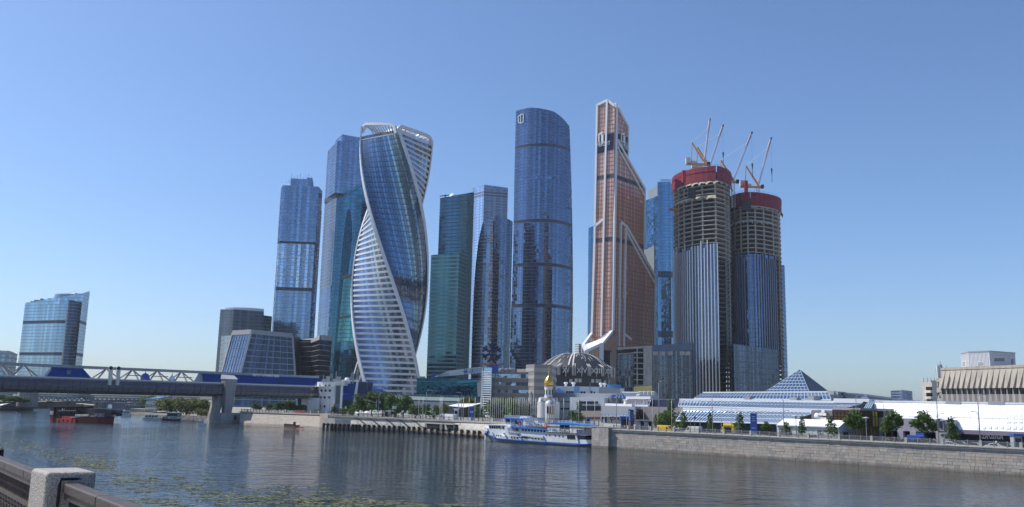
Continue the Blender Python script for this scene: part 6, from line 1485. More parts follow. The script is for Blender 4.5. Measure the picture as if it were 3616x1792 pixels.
    for i in range(len(pts)-1): b.quad(fr[i]+Vector((0,.6,-.4)),fr[i+1]+Vector((0,.6,-.4)),top[i+1]+Vector((0,0,-.5)),top[i]+Vector((0,0,-.5)))
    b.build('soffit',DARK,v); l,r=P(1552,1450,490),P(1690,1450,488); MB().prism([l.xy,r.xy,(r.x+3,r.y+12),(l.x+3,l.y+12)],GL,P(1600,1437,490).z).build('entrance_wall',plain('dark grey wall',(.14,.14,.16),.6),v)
mall_front()
def pavilions():
    wm=plain('white panel wall',(.68,.7,.72),.45,scale=.2,amt=.05); bm=plain('beige panel',(.55,.45,.34),.6,amt=.06); gm=plain('blue grey panel wall',(.36,.37,.39),.5,scale=.15,amt=.05)
    t=thing('white_block','white flat roofed block with small windows below the black dome','building',tuple(P(2010,1400,520)))
    D=520; A,B,C=XY(1946,1400,D),XY(2114,1400,D-8),XY(2190,1400,D+14); z=Z(2000,1365,D)
    MB().prism([A,B,C,(C[0]+5,C[1]+20),(A[0]+5,A[1]+20)],GL,z).build('walls',wm,t); pl=Pl(A,B)
    for x0,x1,y0,y1 in ((1998,2006,1382,1391),(2008,2016,1382,1391),(2017,2025,1382,1391),(2050,2057,1383,1392),(2060,2067,1383,1392),(2085,2092,1382,1391),(2096,2101,1384,1396)): MB().slab(pl,pl.poly([(x0,y1),(x1,y1),(x1,y0),(x0,y0)]),0,.12).build('window',DGLASS,t)
    MB().slab(pl,pl.poly([(2026,1391),(2046,1392),(2046,1364.5),(2026,1364)]),.02,.16).build('blue_panel',plain('sky blue panel',(.22,.42,.62),.4),t)
    p2=Pl(B,C); MB().slab(p2,rect(p2,GL,z-.1),0,.15).build('side_wall',gm,t)
    m=MB()
    for x in (2082,2086): u,_=pl.px(x,1380); m.bar(pl.pt(u,Z(2082,1395,D),.4),pl.pt(u,z+2.5,.4),.12)
    for i in range(10): u0,_=pl.px(2082,1380); u1,_=pl.px(2086,1380); zz=z+2-i*.6; m.bar(pl.pt(u0,zz,.4),pl.pt(u1,zz,.4),.08)
    m.build('roof_ladder',STEEL,t)
    for x in (1998,2025,2122,2135): q=P(x,1364,D+6); MB().lathe((q.x,q.y,z-.1),[(.7,0),(.7,1.6),(1.2,1.7),(1.1,2.6),(0,2.8)],10).build('roof_vent',WHITE,t)
    q=P(2170,1362,D+10); MB().cbox((q.x,q.y,z-.1),(8,3,2)).build('blue_tarpaulin',plain('blue tarpaulin',(.05,.25,.5),.6,amt=.3),t)
    q=P(1972,1386,D-10); a=P(1954,1387,D-12); b=P(1996,1388,D-12); c=P(1973,1370,D-4); MB().add([a,b,c,a+Vector((0,14,0)),b+Vector((0,14,0))],[(0,1,2),(1,4,2),(4,3,2),(3,0,2)]).build('glass_gable',glass('navy gable glass',(.06,.13,.3),.1,.7,.2),t)
    t=thing('grey_hall','low grey hall roof with small glass pyramid behind the slanted glass pavilion','building',tuple(P(2100,1430,470)))
    D=478; A,B,C=XY(1950,1420,D+4),XY(2160,1420,D-10),XY(2230,1420,D+8); MB().prism([A,B,C,(C[0]+5,C[1]+22),(A[0]+5,A[1]+22)],GL,[Z(1950,1386,D),Z(2160,1394,D),Z(2230,1392,D),Z(2230,1390,D),Z(1950,1386,D)]).build('walls',gm,t)
    a=P(2157,1407,455); b=P(2213,1408,455); c=P(2192,1382,462); bk=Vector((2,16,0)); m=MB().add([a,b,b+bk,a+bk,c],[(0,1,4),(1,2,4),(2,3,4),(3,0,4)]); m.build('glass_pyramid',glass('blue pyramid glass',(.1,.2,.42),.1,.75,.2),t)
    m=MB(); m.bar(a.lerp(c,.5),b.lerp(c,.5),.25)
    for i in (1,2,3): m.bar(a.lerp(b,i/4),a.lerp(b,i/4).lerp(c,1-abs(i/4-.5)*1.2),.2)
    m.build('pyramid_bars',GREYP,t)
    D=458; t=thing('white_annex','white low annex with dark ribbon windows and beige plinth right of the church','building',tuple(P(2070,1440,D))); A,B=XY(2012,1440,D),XY(2134,1440,D-6); pl=Pl(A,B)
    MB().prism([A,B,(B[0]+4,B[1]+18),(A[0]+4,A[1]+18)],GL,Z(2070,1404,D)).build('walls',WHITEP,t)
    for (x0,x1,y0,y1),mt in (((2046,2112,1418,1427),DGLASS),((2046,2122,1434,1451),DGLASS),((2046,2120,1428,1433),GREYP),((2046,2120,1452,1473),bm),((2046,2120,1473,1482),BRICKR)): MB().slab(pl,pl.poly([(x0,y1),(x1,y1),(x1,y0),(x0,y0)]),.0,.25).build('window' if mt is DGLASS else 'wall_panel',mt,t)
    t=thing('low_annex','grey low annex with ribbon windows directly right of the church','building',tuple(P(1992,1450,470))); D=470; A,B=XY(1975,1440,D),XY(2016,1440,D-3); pl=Pl(A,B); MB().prism([A,B,(B[0]+4,B[1]+8),(A[0]+4,A[1]+8)],GL,Z(1990,1404,D)).build('walls',gm,t)
    for y0,y1 in ((1417,1421),(1441,1447)): MB().slab(pl,pl.poly([(1980,y1),(2014,y1),(2014,y0),(1980,y0)]),0,.2).build('window',DGLASS,t)
    # two slanted glass pavilions
    nb=glass('navy slanted glass',(.035,.085,.26),.1,.7,.25); fr=plain('navy glazing bar',(.1,.16,.3),.5)
    t=thing('glass_pavilion','dark blue slanted glass pavilion with white roof edge right of the church','pavilion',tuple(P(2180,1470,420)))
    f,n=sheet(t,P(2122,1470,412),P(2240,1473,400),P(2141,1433,420),P(2236,1436,408),9,4,nb,fr,.22); MB().bar(f(0,1)+Vector((0,0,.5)),f(1,1)+Vector((0,0,.5)),2.,1.1).build('fascia',WPAN,t); MB().bar(f(0,0),f(1,0),.5,.6).build('sill',GREYP,t)
    A,B=XY(2124,1470,413),XY(2240,1473,401.5); MB().prism([A,B,(B[0]+5,B[1]+14),(A[0]+5,A[1]+14)],GL,P(2141,1434,420).z).build('hall_body',GREYP,t); pl=Pl(A,B); f2=Fac(t,GL,3.4,.3,2.,DGLASS,STEEL,STEEL,row='shop_window'); f2.add(pl,rect(pl,GL,P(2130,1470,412).z-.3)); f2.finish()
    t=thing('glass_pavilion','pale blue slanted glass pavilion with white frame set above the dark blue one','pavilion',tuple(P(2250,1430,430)))
    f,n=sheet(t,P(2204,1431,428),P(2292,1432,418),P(2214,1410,434),P(2300,1410,424),11,2,BGLASS,bpy.data.materials['pale glazing bar'],.2)
    MB().bar(f(0,1)+Vector((0,0,.6)),f(1,1)+Vector((0,0,.6)),1.6,1.3).bar(f(0,0)+Vector((0,0,-.5)),f(1,0)+Vector((0,0,-.5)),1.6,1.2).bar(f(0,0),f(0,1),.9,.9).build('white_frame',WPAN,t)
    rm=plain('rough stone wall',(.24,.22,.23),.9,scale=.6,amt=.3); A,B=XY(2208,1450,429.5),XY(2290,1450,420); MB().prism([A,B,(B[0]+4,B[1]+20),(A[0]+4,A[1]+20)],GL,P(2210,1412,432).z).build('hall_body',rm,t)
    A,B=XY(2298,1450,424),XY(2412,1450,400); MB().prism([A,B,(B[0]+4,B[1]+20),(A[0]+4,A[1]+20)],GL,P(2340,1412,410).z).build('dark_roof',plain('navy roof sheet',(.025,.035,.07),.4,.2),t); A2,B2=XY(2240,1470,419),XY(2410,1460,398); MB().prism([A2,B2,(B2[0]+4,B2[1]+6),(A2[0]+4,A2[1]+6)],GL,P(2300,1437,410).z).build('stone_wall',rm,t)
    q=P(2262,1384,470); w=thing('white_pavilion','long white ribbed pavilion wall behind the pale slanted glass','building',tuple(P(2230,1420,470))); A,B=XY(2194,1420,474),XY(2256,1420,466); pl=Pl(A,B); MB().prism([A,B,(B[0]+4,B[1]+12),(A[0]+4,A[1]+12)],GL,Z(2220,1384,470)).build('walls',wm,w)
    m=MB()
    for i in range(5): z_=Z(2220,1388+i*4.5,470); m.bar(pl.pt(0,z_,.1),pl.pt(pl.L,z_,.1),.2)
    m.build('wall_ribs',GREYP,w)
    for i in range(4):
        q=P(2262+i*14,1405,468); MB().lathe((q.x,q.y,q.z-3),[(3,0),(3,4),(2,6),(0,6.5)],10).build('tank',GREYP,w)
    q=P(2330,1407,440); MB().cbox((q.x,q.y,q.z-3),(14,5,2.6)).build('roof_unit',WHITE,w)
pavilions()
def church():
    D=420; c=P(1938,1480,D); X,Y=c.x,c.y; zb=c.z; zb=GL
    t=thing('church','small white church with gilded onion dome, arched gables and rounded apse','church',(X,Y,zb)); wc=plain('white lime plaster',(.74,.73,.7),.7,scale=.5,amt=.06); gr=plain('grey lead roof',(.3,.32,.35),.5,.3,amt=.1)
    s=P(1939,1480,D+1).x; W2=(P(1974,1480,D).x-P(1902,1480,D).x)/2*.88; ang=R(8); zz=lambda y:P(1938,y,D).z
    h1=zz(1420); 
    def rot(x,y): return (X+x*math.cos(ang)-y*math.sin(ang),Y+8+x*math.sin(ang)+y*math.cos(ang))
    def bx(x0,x1,y0,y1,z0,z1,nm,mt): MB().prism([rot(x0,y0),rot(x1,y0),rot(x1,y1),rot(x0,y1)],z0,z1).build(nm,mt,t)
    bx(-W2,W2,-W2,W2,zb,h1,'walls',wc)
    for sx in (-1,-.33,.33,1):
        for (ax) in (0,1):
            x=sx*(W2-.4); p=(x,-W2-.15) if ax==0 else (W2*1.0+.15,x)
            q=rot(*p); MB().cbox((q[0],q[1],zb),(.7,.5,h1-zb),ang).build('pilaster',wc,t)
            if ax==1: q=rot(-W2-.15,x); MB().cbox((q[0],q[1],zb),(.5,.7,h1-zb),ang).build('pilaster',wc,t)
    # arched gables (zakomary) with lead roofs
    def vault(x0,x1,y0,y1,axis,nm,mt,grow=0.,lift=0.):
        m=MB(); N=10; prof=[]
        hw=((x1-x0) if axis=='y' else (y1-y0))/2+grow
        for i in range(N+1): a=math.pi*i/N; prof.append((-math.cos(a)*hw,h1-.05+lift+math.sin(a)*hw*.75))
        A=[];B=[]
        for u,z in prof:
            if axis=='y': cx=(x0+x1)/2; A.append((*rot(cx+u,y0),z)); B.append((*rot(cx+u,y1),z))
            else: cy=(y0+y1)/2; A.append((*rot(x0,cy+u),z)); B.append((*rot(x1,cy+u),z))
        for i in range(N): m.quad(A[i],A[i+1],B[i+1],B[i])
        m.poly(A); m.poly(B[::-1]); m.build(nm,mt,t)
    vault(-W2*.62,W2*.62,-W2-.2,W2+.2,'y','gable',wc); vault(-W2-.2,W2+.2,-W2*.62,W2*.62,'x','gable',wc)
    vault(-W2*.62,W2*.62,-W2+.2,W2-.2,'y','gable_roof',gr,.35,.12); vault(-W2+.2,W2-.2,-W2*.62,W2*.62,'x','gable_roof',gr,.35,.12)
    bx(-W2-.1,W2+.1,-W2-.1,W2+.1,h1-.15,h1+.35,'cornice',gr)
    # drum, its slit windows and the gilded dome
    zd=zz(1402); zt=zz(1364); rd=(P(1953,1390,D).x-P(1924,1390,D).x)/2; cx,cy=rot(0,0)
    MB().lathe((cx,cy,zd-2.5),[(rd*1.15,0),(rd*1.15,2),(rd,2.3),(rd,zt-zd+2.2),(rd*1.1,zt-zd+2.4),(rd*1.1,zt-zd+2.8),(0,zt-zd+2.8)],24).build('drum',wc,t,smooth=False); dr_=COL.objects[-1]
    for i in range(8):
        a=math.pi*2*i/8-.5; x_,y_=cx+(rd)*math.cos(a),cy+rd*math.sin(a); MB().cbox((x_,y_,zd+1),(.45,.5,zt-zd-2.6),a-math.pi/2).build('slit_window',BLACK,dr_)
    MB().lathe((cx,cy,zt-.1),[(rd*1.1,0),(rd*1.12,.5),(rd*1.0,.9)],24).build('brick_band',plain('ochre band',(.4,.2,.08),.6),t)
    MB().lathe((cx,cy,zt+.6),[(rd*1.08,0),(rd*1.2,.5),(rd*1.17,1.3),(rd*1.02,2.3),(rd*.72,3.3),(rd*.38,4.0),(rd*.14,4.7),(.16,5.4),(.1,6.6),(0,6.6)],28).build('onion_dome',GOLD,t,smooth=True); od_=COL.objects[-1]
    m=MB(); z=zt+7; m.bar((cx,cy,z),(cx,cy,z+2.8),.16); m.bar((cx-.7,cy,z+1.7),(cx+.7,cy,z+1.7),.14); m.bar((cx-.4,cy,z+2.2),(cx+.4,cy,z+2.2),.12); m.build('cross',GOLD,od_)
    # apse towards the river
    ra=W2*.62; ax,ay=rot(0,-W2); za=zz(1432)
    MB().lathe((ax,ay,zb),[(ra,0),(ra,za-zb),(ra*1.05,za-zb+.1),(ra*1.05,za-zb+.4)],20).build('apse',wc,t)
    MB().lathe((ax,ay,za+.4),[(ra*1.05,0),(ra*.9,1.1),(ra*.5,2.),(0,2.4)],20).build('apse_roof',gr,t,smooth=True)
    for a in (-135,-90,-45,-112,-68):
        a_=R(a)+ang; MB().tube([(ax+ra*math.cos(a_),ay+ra*math.sin(a_),zb),(ax+ra*math.cos(a_),ay+ra*math.sin(a_),za)],.16,6).build('half_column',wc,t)
    for a in (-100,-124): a_=R(a)+ang; MB().cbox((ax+ra*math.cos(a_),ay+ra*math.sin(a_),zb+3.6),(.8,.4,3.4),a_-math.pi/2).build('arched_window',BLACK,t)
    q=rot(W2*.35,-W2-.2); a_=R(-62)+ang; MB().cbox((ax+ra*1.0*math.cos(a_),ay+ra*math.sin(a_),zb+3.2),(1.4,.3,4.2),a_-math.pi/2).build('icon_panel',plain('ochre icon panel',(.42,.25,.13),.6,scale=1.5,amt=.5),t)
    MB().prism([rot(-W2-.4,-W2-.4),rot(W2+.4,-W2-.4),rot(W2+.4,W2+.4),rot(-W2-.4,W2+.4)],zb,zb+.9).build('plinth',CONC,t)
    q=rot(0,-W2-.35); MB().cbox((q[0],q[1],h1+1.),(1.1,.25,1.5),ang).build('gable_icon',bpy.data.materials['ochre icon panel'],t)
church()
# ================================================================== boats
def mid(o): return o
class Ship:
    """side profiles measured on the near side plane, u from the left end"""
    def __init__(s,a,b,beam): s.pl=Pl(a.xy,b.xy); s.beam=beam; s.n=s.pl.n
    def slab(s,c,pts,o0,o1): return MB().slab(s.pl,[s.pl.px(*c(*p)) for p in pts],o0,o1)
    def hull(s,st):                    # stations (u, half beam, z keel, z top)
        m=MB(); rows=[]
        for u,hb,zk,zt,fl in st:
            c=-s.beam/2; r=[]
            for sg in (1,-1):
                r.append([s.pl.pt(u,zk,c+sg*hb*fl),s.pl.pt(u,zt,c+sg*hb)])
            rows.append((r[0][1],r[0][0],r[1][0],r[1][1]))
        for a,b in zip(rows,rows[1:]):
            for i in range(3): m.quad(a[i],b[i],b[i+1],a[i+1])
            m.quad(a[3],b[3],b[0],a[0])
        m.poly(rows[0]); m.poly(rows[-1]); return m
def white_ship():
    c=lambda x,y:(1680+x/5.855,1420+y/5.855)
    a=G(*c(75,796)); b=G(*c(2330,936)); S_=Ship(a,b,8.); pl=S_.pl; U=lambda x,y:pl.px(*c(x,y)); L=pl.L
    q=pl.pt(L/2,0,-4); t=thing('passenger_ship','white passenger ship with blue trim and blue canopy moored at the quay','ship',(q.x,q.y,0))
    hg=plain('grey hull paint',(.2,.215,.23),.5,scale=.3,amt=.15,stain=.2); bt=plain('ship blue',(.05,.16,.5),.45,amt=.1); wh=plain('ship white',(.74,.75,.76),.45,scale=.3,amt=.06,stain=.12)
    zs=lambda x,y:U(x,y)[1]; k=L/2255
    us=lambda x:(x-75)*k
    def zline(x,pts):
        for (x0,y0),(x1,y1) in zip(pts,pts[1:]):
            if x0<=x<=x1: return zs(x,y0+(y1-y0)*(x-x0)/(x1-x0))
        return zs(x,pts[-1][1])
    grey=[(75,640),(180,700),(350,745),(800,783),(1100,808),(1500,835),(2130,887),(2330,880)]
    hb=lambda u:4.*min(1,(max(0.02,u/L)/.22)**.6)*(1 if u<L*.85 else 1-.35*((u/L-.85)/.15)**2)
    st=[]
    for x in (75,130,200,300,450,700,1000,1400,1800,2100,2330): u=us(x); st.append((u,hb(u),-.8,zline(x,grey)-.1,.8))
    S_.hull(st).build('hull',hg,t)
    top=[(45,500),(75,590),(215,610),(220,640),(560,668),(600,700),(905,724),(945,706),(1400,726),(1450,700),(2110,740),(2330,800)]
    blu=[(u,h+.06,z-.05,z+.22,1.) for (u,h,_,z,_) in [(us(x),hb(us(x)),0,zline(x,grey)-.1,1) for x in (75,130,200,300,450,700,1000,1400,1800,2100,2330)]]
    S_.hull(blu).build('rubbing_strake',bt,t)
    # white side above the strake and raised bow
    w=[]
    for x,y in ((60,520),(110,590),(200,650),(300,680),(450,690),(560,690),(700,715),(1000,760),(1400,770),(1800,700),(2100,740)): u=us(x); w.append((u,hb(max(u,.3))*.97,zline(x,grey)+.1,max(zs(x,y),zline(x,grey)+.2),.98))
    S_.hull(w).build('white_side',wh,t)
    bw=[(us(40),.35,zs(75,600),zs(45,498),.5),(us(120),2.2,zs(120,605),zs(120,512),.9),(us(215),3.3,zs(215,615),zs(215,545),.95)]
    S_.hull(bw).build('bow_bulwark',wh,t); S_.hull([(us(70),.5,zs(75,640),zs(75,598),.8),(us(130),2.3,zs(130,650),zs(130,602),.95),(us(215),3.35,zs(215,660),zs(215,610),.98)]).build('bow_band',bt,t)
    o=-1.0
    S_.slab(c,[(215,690),(590,710),(590,490),(225,470)],-1.2,-6.8).build('forward_house',wh,t); S_.slab(c,[(205,478),(600,492),(600,472),(230,458)],-.8,-7.2).build('forward_roof',wh,t)
    for i in range(5): x=240+i*46; S_.slab(c,[(x,545),(x+30,547),(x+30,500),(x,498)],-1.1,-1.25).build('window',DGLASS,t)
    for x in (448,512): S_.slab(c,[(x,560),(x+30,562),(x+30,510),(x,508)],-1.1,-1.25).build('window',DGLASS if x>500 else plain('teak door',(.4,.26,.15),.6),t)
    # main house
    S_.slab(c,[(585,700),(905,725),(945,705),(1470,740),(1475,575),(900,520),(590,500)],-.35,-7.65).build('main_house',wh,t)
    S_.slab(c,[(655,640),(900,655),(880,545),(640,535)],-.3,-.45).build('side_recess',plain('grey shade panel',(.3,.32,.35),.6),t); S_.slab(c,[(815,632),(858,636),(858,545),(815,541)],-.2,-.42).build('door',plain('brown door',(.16,.07,.04),.6),t)
    for i in range(8): x=945+i*63; y=i*4.2; S_.slab(c,[(x,598+y),(x+36,600+y),(x+36,556+y),(x,553+y)],-.28,-.5).build('window',DGLASS,t)
    S_.slab(c,[(715,528),(1490,592),(1490,568),(1100,522),(730,500)],.25,-7.9).build('blue_awning',bt,t)
    # wheelhouse
    S_.slab(c,[(600,520),(700,510),(690,345),(560,340)],-1.,-7.).build('wheelhouse',wh,t)
    for x in (585,625): S_.slab(c,[(x+14,415),(x+44,418),(x+36,358),(x,355)],-.9,-1.05).build('window',DGLASS,t)
    S_.slab(c,[(690,510),(770,505),(770,350),(690,345)],-1.4,-6.6).build('wheelhouse_back',GREYP,t); S_.slab(c,[(775,505),(915,510),(915,355),(775,345)],-1.2,-6.8).build('radio_room',wh,t)
    S_.slab(c,[(775,455),(830,458),(800,380),(775,378)],-1.1,-1.25).build('window',DGLASS,t)
    S_.slab(c,[(540,350),(920,365),(920,345),(545,322)],-.4,-7.6).build('wheelhouse_roof',bt,t)
    S_.slab(c,[(915,505),(980,510),(960,330),(920,325)],-1.3,-6.7).build('mast_casing',wh,t)
    S_.slab(c,[(1122,425),(1195,430),(1180,350),(1128,345)],-2.6,-5.4).build('funnel',wh,t); fu_=COL.objects[-1]; S_.slab(c,[(1118,352),(1188,355),(1184,332),(1122,330)],-2.4,-5.6).build('funnel_cap',GREYP,fu_)
    S_.slab(c,[(800,345),(960,350),(960,292),(830,288)],-2.6,-5.4).build('life_raft_rack',wh,t)
    # rails
    r=MB()
    def rail(p,q,h,n=8,o=-1.,bars=3):
        ua,za=U(*p); ub,zb=U(*q)
        for k_ in range(bars): e=h*(k_+1)/bars; r.bar(pl.pt(ua,za+e,o),pl.pt(ub,zb+e,o),.09)
        for i in range(n+1): e=i/n; r.bar(pl.pt(ua+(ub-ua)*e,za+(zb-za)*e,o),pl.pt(ua+(ub-ua)*e,za+(zb-za)*e+h,o),.09)
    rail((548,328),(1085,350),.9,12); rail((675,500),(770,500),1.2,4,-.9); rail((985,540),(1470,565),1.6,14,-.4); rail((1480,655),(2060,668),1.9,14,-.3); rail((660,640),(900,660),.6,6,-.1)
    rail((1970,648),(2062,660),2.4,6,-.3,6); r.build('railings',wh,t)
    S_.slab(c,[(985,540),(1475,562),(1475,530),(985,490)],-.8,-.95).build('brown_screen',plain('brown screen',(.17,.1,.08),.7),t)
    # banners
    def banner(q4,body,fit,nm):
        bn_=S_.slab(c,q4,.05,-.02).build(nm,WHITE,t); x0=min(p[0] for p in q4); x1=max(p[0] for p in q4); ym=sum(p[1] for p in q4)/4
        u,z=U((x0+x1)/2,ym); ua,za=U(x0,q4[3][1]); ub,zb=U(x1,q4[2][1]); d=pl.pt(ub,zb)-pl.pt(ua,za)
        text(body,1.15,BLACK,'banner_lettering',bn_,pl.pt(u,z,.1),d,(0,0,1),.03,fit=(ub-ua)*fit)
    banner([(985,478),(1420,508),(1420,462),(985,420)],'+7 (963) 774-09-14',.8,'banner'); banner([(1480,620),(1965,632),(1965,580),(1480,548)],'+7 (985) 774-09-14',.92,'banner')
    # aft house, canopy, stern
    S_.slab(c,[(1470,820),(2120,862),(2075,672),(1480,655)],.0,-8).build('aft_house',wh,t); S_.slab(c,[(1478,662),(2070,682),(2070,664),(1478,640)],.2,-8.2).build('aft_deck_edge',plain('deck edge brown',(.24,.2,.18),.6),t)
    S_.slab(c,[(1420,448),(1650,420),(2090,455),(2258,488),(2258,502),(2090,492),(1650,470),(1480,462)],.2,-8.2).build('canopy',plain('canopy blue',(.02,.17,.5),.6,amt=.12),t); cn_=COL.objects[-1]
    m=MB()
    for x in (1500,1650,1820,1990,2110,2215): ua,za=U(x,650); ub,zb=U(x+5,470); m.bar(pl.pt(ua,za,-.2),pl.pt(ub,zb,-.2),.12); m.bar(pl.pt(ua,za,-7.8),pl.pt(ub,zb,-7.8),.12)
    m.build('canopy_posts',wh,cn_); S_.slab(c,[(1660,640),(1720,645),(1720,480),(1660,478)],-2,-6).build('deck_bar',BLACK,t)
    S_.slab(c,[(1890,760),(2060,772),(2045,690),(1890,684)],.1,-.1).build('aft_opening',BLACK,t); S_.slab(c,[(2060,690),(2260,700),(2240,580),(2050,572)],-.8,-7).build('stern_screen',GREYP,t)
    S_.slab(c,[(2080,775),(2250,785),(2230,700),(2075,690)],-.6,-7.4).build('stern_saloon',DGLASS,t); S_.slab(c,[(2110,870),(2300,868),(2260,785),(2085,778)],-.5,-7.5).build('stern_house',wh,t)
    S_.slab(c,[(2110,885),(2330,880),(2330,862),(2110,866)],.2,-8).build('stern_guard',bt,t)
    m=MB(); ua,za=U(2165,640); m.bar(pl.pt(ua,za,-3),pl.pt(ua+.8,za+3.2,-3),.12); m.build('flag_staff',STEEL,t); ub,zb=U(2170,520); MB().add([pl.pt(ub,zb,-3),pl.pt(ub-1.1,zb-1.6,-3),pl.pt(ub-.7,zb-2.3,-2.9),pl.pt(ub,zb-1.6,-2.9)],[(0,1,2,3)]).build('flag',RED,t)
    for x,y in ((260,675),(310,680),(398,690),(450,695),(505,698),(580,660),(740,740),(797,745),(860,752),(877,685),(1008,738),(1042,740),(1168,750),(1232,758),(1298,765),(1365,772),(1410,770),(1460,688),(1528,690),(1648,698),(1725,704),(1803,710)):
        u,z=U(x,y); hbx=hb(u)*.97-4; o2=max(0.,0)+.06+min(0,hbx) ; o2=.1 if x>580 else -4+hb(u)*.97+.1
        MB().tube([pl.pt(u,z,o2-.3),pl.pt(u,z,o2)],.28,10).build('porthole',DARK,t)
    u,z=U(865,450); m=MB(); m.tube([pl.pt(u+.62*math.cos(i*.449),z+.62*math.sin(i*.449),-1.05) for i in range(15)],.16,6,caps=False); m.build('lifebuoy',RED,t); u,z=U(1440,492); m=MB(); m.tube([pl.pt(u+.5*math.cos(i*.449),z+.5*math.sin(i*.449),.1) for i in range(15)],.14,6,caps=False); m.build('lifebuoy',plain('orange buoy',(.75,.15,.04),.6),t)
    for (x0,y0),(x1,y1) in (((300,632),(372,735)),((620,690),(660,768)),((910,722),(975,778)),((1400,715),(1452,812))): ua,za=U(x0,y0); ub,zb=U(x1,y1); MB().bar(pl.pt(ua,za,.1-4+hb(ua)),pl.pt(ub,zb,.15-4+hb(ub)),.35).build('blue_stripe',bt,t)
    u,z=U(100,662); MB().lathe((*pl.pt(u,z,-3).xy,z-.5),[(0,0),(.5,.2),(.6,.5),(.5,.8),(0,1)],8).build('anchor_fender',BLACK,t)
    # dark wedge filling the gap behind the stern
    p=thing('stern_wedge','dark steel pontoon wedge between ship stern and stone wall','pontoon',tuple(pl.pt(L,0,-8)))
    a_,b_=G(2086,1577),G(2092,1576); d=(b.xy-a.xy).normalized(); MB().add([pl.pt(L-3,0,-9),pl.pt(L+5,0,-9),pl.pt(L+1.5,4.4,-9),pl.pt(L-3,4.4,-9),pl.pt(L-3,0,-14),pl.pt(L+5,0,-14),pl.pt(L+1.5,4.4,-14),pl.pt(L-3,4.4,-14)],[(0,1,2,3),(7,6,5,4),(0,4,5,1),(1,5,6,2),(2,6,7,3),(3,7,4,0)]).build('pontoon_body',DARK,p)
white_ship()
def red_ship():
    c=lambda x,y:(x/6.133,1380+y/6.133)
    a=G(*c(1040,640)); b=G(362,1495); S_=Ship(a,b,7.); pl=S_.pl; U=lambda x,y:pl.px(*c(x,y)); L=pl.L; k=L/1360.; us=lambda x:(x-1040)*k; zs=lambda x,y:U(x,y)[1]
    q=pl.pt(L/2,0,-5); t=thing('restaurant_ship','black and dark red restaurant ship with white lettering under the footbridge','ship',(q.x,q.y,0))
    rd=plain('hull red',(.19,.016,.018),.5,scale=.2,amt=.2,stain=.25); bk=plain('ship black',(.018,.016,.018),.5,scale=.3,amt=.4); rb=plain('bright hull red',(.33,.035,.03),.5,amt=.15)
    hb=lambda u:3.5*min(1,max(.04,(L*1.06-u)/L/.3)**.55)
    S_.hull([(us(x),hb(us(x)),-.5,zs(x,y),.82) for x,y in ((1240,600),(1500,600),(1640,598),(1900,575),(2200,568),(2360,565),(2475,560))]).build('hull',rd,t)
    S_.hull([(us(x),hb(us(x))+.05,zs(x,y)-.3,zs(x,y)+.15,1) for x,y in ((1600,580),(1900,560),(2200,555),(2360,555),(2480,548))]).build('gunwale',plain('pale gunwale',(.4,.33,.28),.6),t)
    S_.slab(c,[(1240,660),(1640,692),(1650,628),(1240,605)],.5,-2).build('side_sponson',rb,t)
    for x in (1285,1370,1465,1565): S_.slab(c,[(x,668),(x+14,670),(x+28,622),(x+10,620)],.7,.45).build('sponson_rib',rd,t)
    S_.slab(c,[(1340,610),(1560,622),(1555,550),(1345,548)],.0,-.5).build('red_bulwark',rb,t)
    S_.slab(c,[(1040,645),(1100,648),(1100,552),(1040,545)],-1,-6.4).build('stern_post',rb,t); S_.slab(c,[(1045,560),(1125,565),(1135,350),(1065,350)],-.6,-6.6).build('stern_wall',plain('dark maroon',(.1,.02,.03),.5),t)
    S_.slab(c,[(1100,640),(1640,640),(1640,420),(1180,420),(1100,500)],-1.2,-5.8).build('lower_saloon',bk,t)
    S_.slab(c,[(1060,360),(1150,335),(1810,330),(1830,345),(1150,352)],0,-7).build('upper_roof',plain('tarred roof',(.05,.045,.045),.7),t)
    S_.slab(c,[(1130,480),(1780,480),(1790,345),(1150,350)],-1.4,-5.6).build('upper_saloon',bk,t)
    m=MB()
    for i in range(12): x=1180+i*52; u0,z0=U(x,600 if x<1600 else 540); _,z1=U(x,350); m.bar(pl.pt(u0,z0,-.3),pl.pt(u0,z1,-.3),.25)
    m.build('deck_posts',BLACK,t)
    S_.slab(c,[(1240,448),(1640,442),(1640,420),(1240,425)],-.2,-1.).build('deck_edge',plain('bronze deck edge',(.2,.17,.14),.5),t)
    for i in range(9): x=1250+i*42; S_.slab(c,[(x,540),(x+28,541),(x+28,500),(x,499)],-1.,-1.25).build('window',DGLASS,t)
    S_.slab(c,[(1320,430),(1362,430),(1362,385),(1322,385)],-.4,-1).build('white_locker',WHITE,t); S_.slab(c,[(1238,428),(1262,428),(1258,385),(1240,385)],-.4,-.9).build('red_locker',RED,t)
    S_.slab(c,[(1800,560),(2390,552),(2380,445),(2180,395),(1960,388),(1800,380)],-1.,-6.).build('fore_house',bk,t)
    m=MB()
    u0,z0=U(1960,388); u1,z1=U(2200,392)
    for h in (1,2,3): m.bar(pl.pt(u0,z0+h*.9,-2),pl.pt(u1,z0+h*.9,-2),.12)
    for i in range(8): u=u0+(u1-u0)*i/7; m.bar(pl.pt(u,z0,-2),pl.pt(u,z0+2.8,-2),.12)
    m.build('top_railing',DARK,t)
    S_.slab(c,[(1920,425),(1950,425),(1950,403),(1925,403)],-.85,-1.5).build('red_lamp',RED,t)
    S_.slab(c,[(2190,470),(2440,480),(2445,425),(2190,420)],-2,-5).build('bow_deck_screen',plain('olive mesh',(.11,.1,.085),.8,amt=.4),t)
    m=MB()
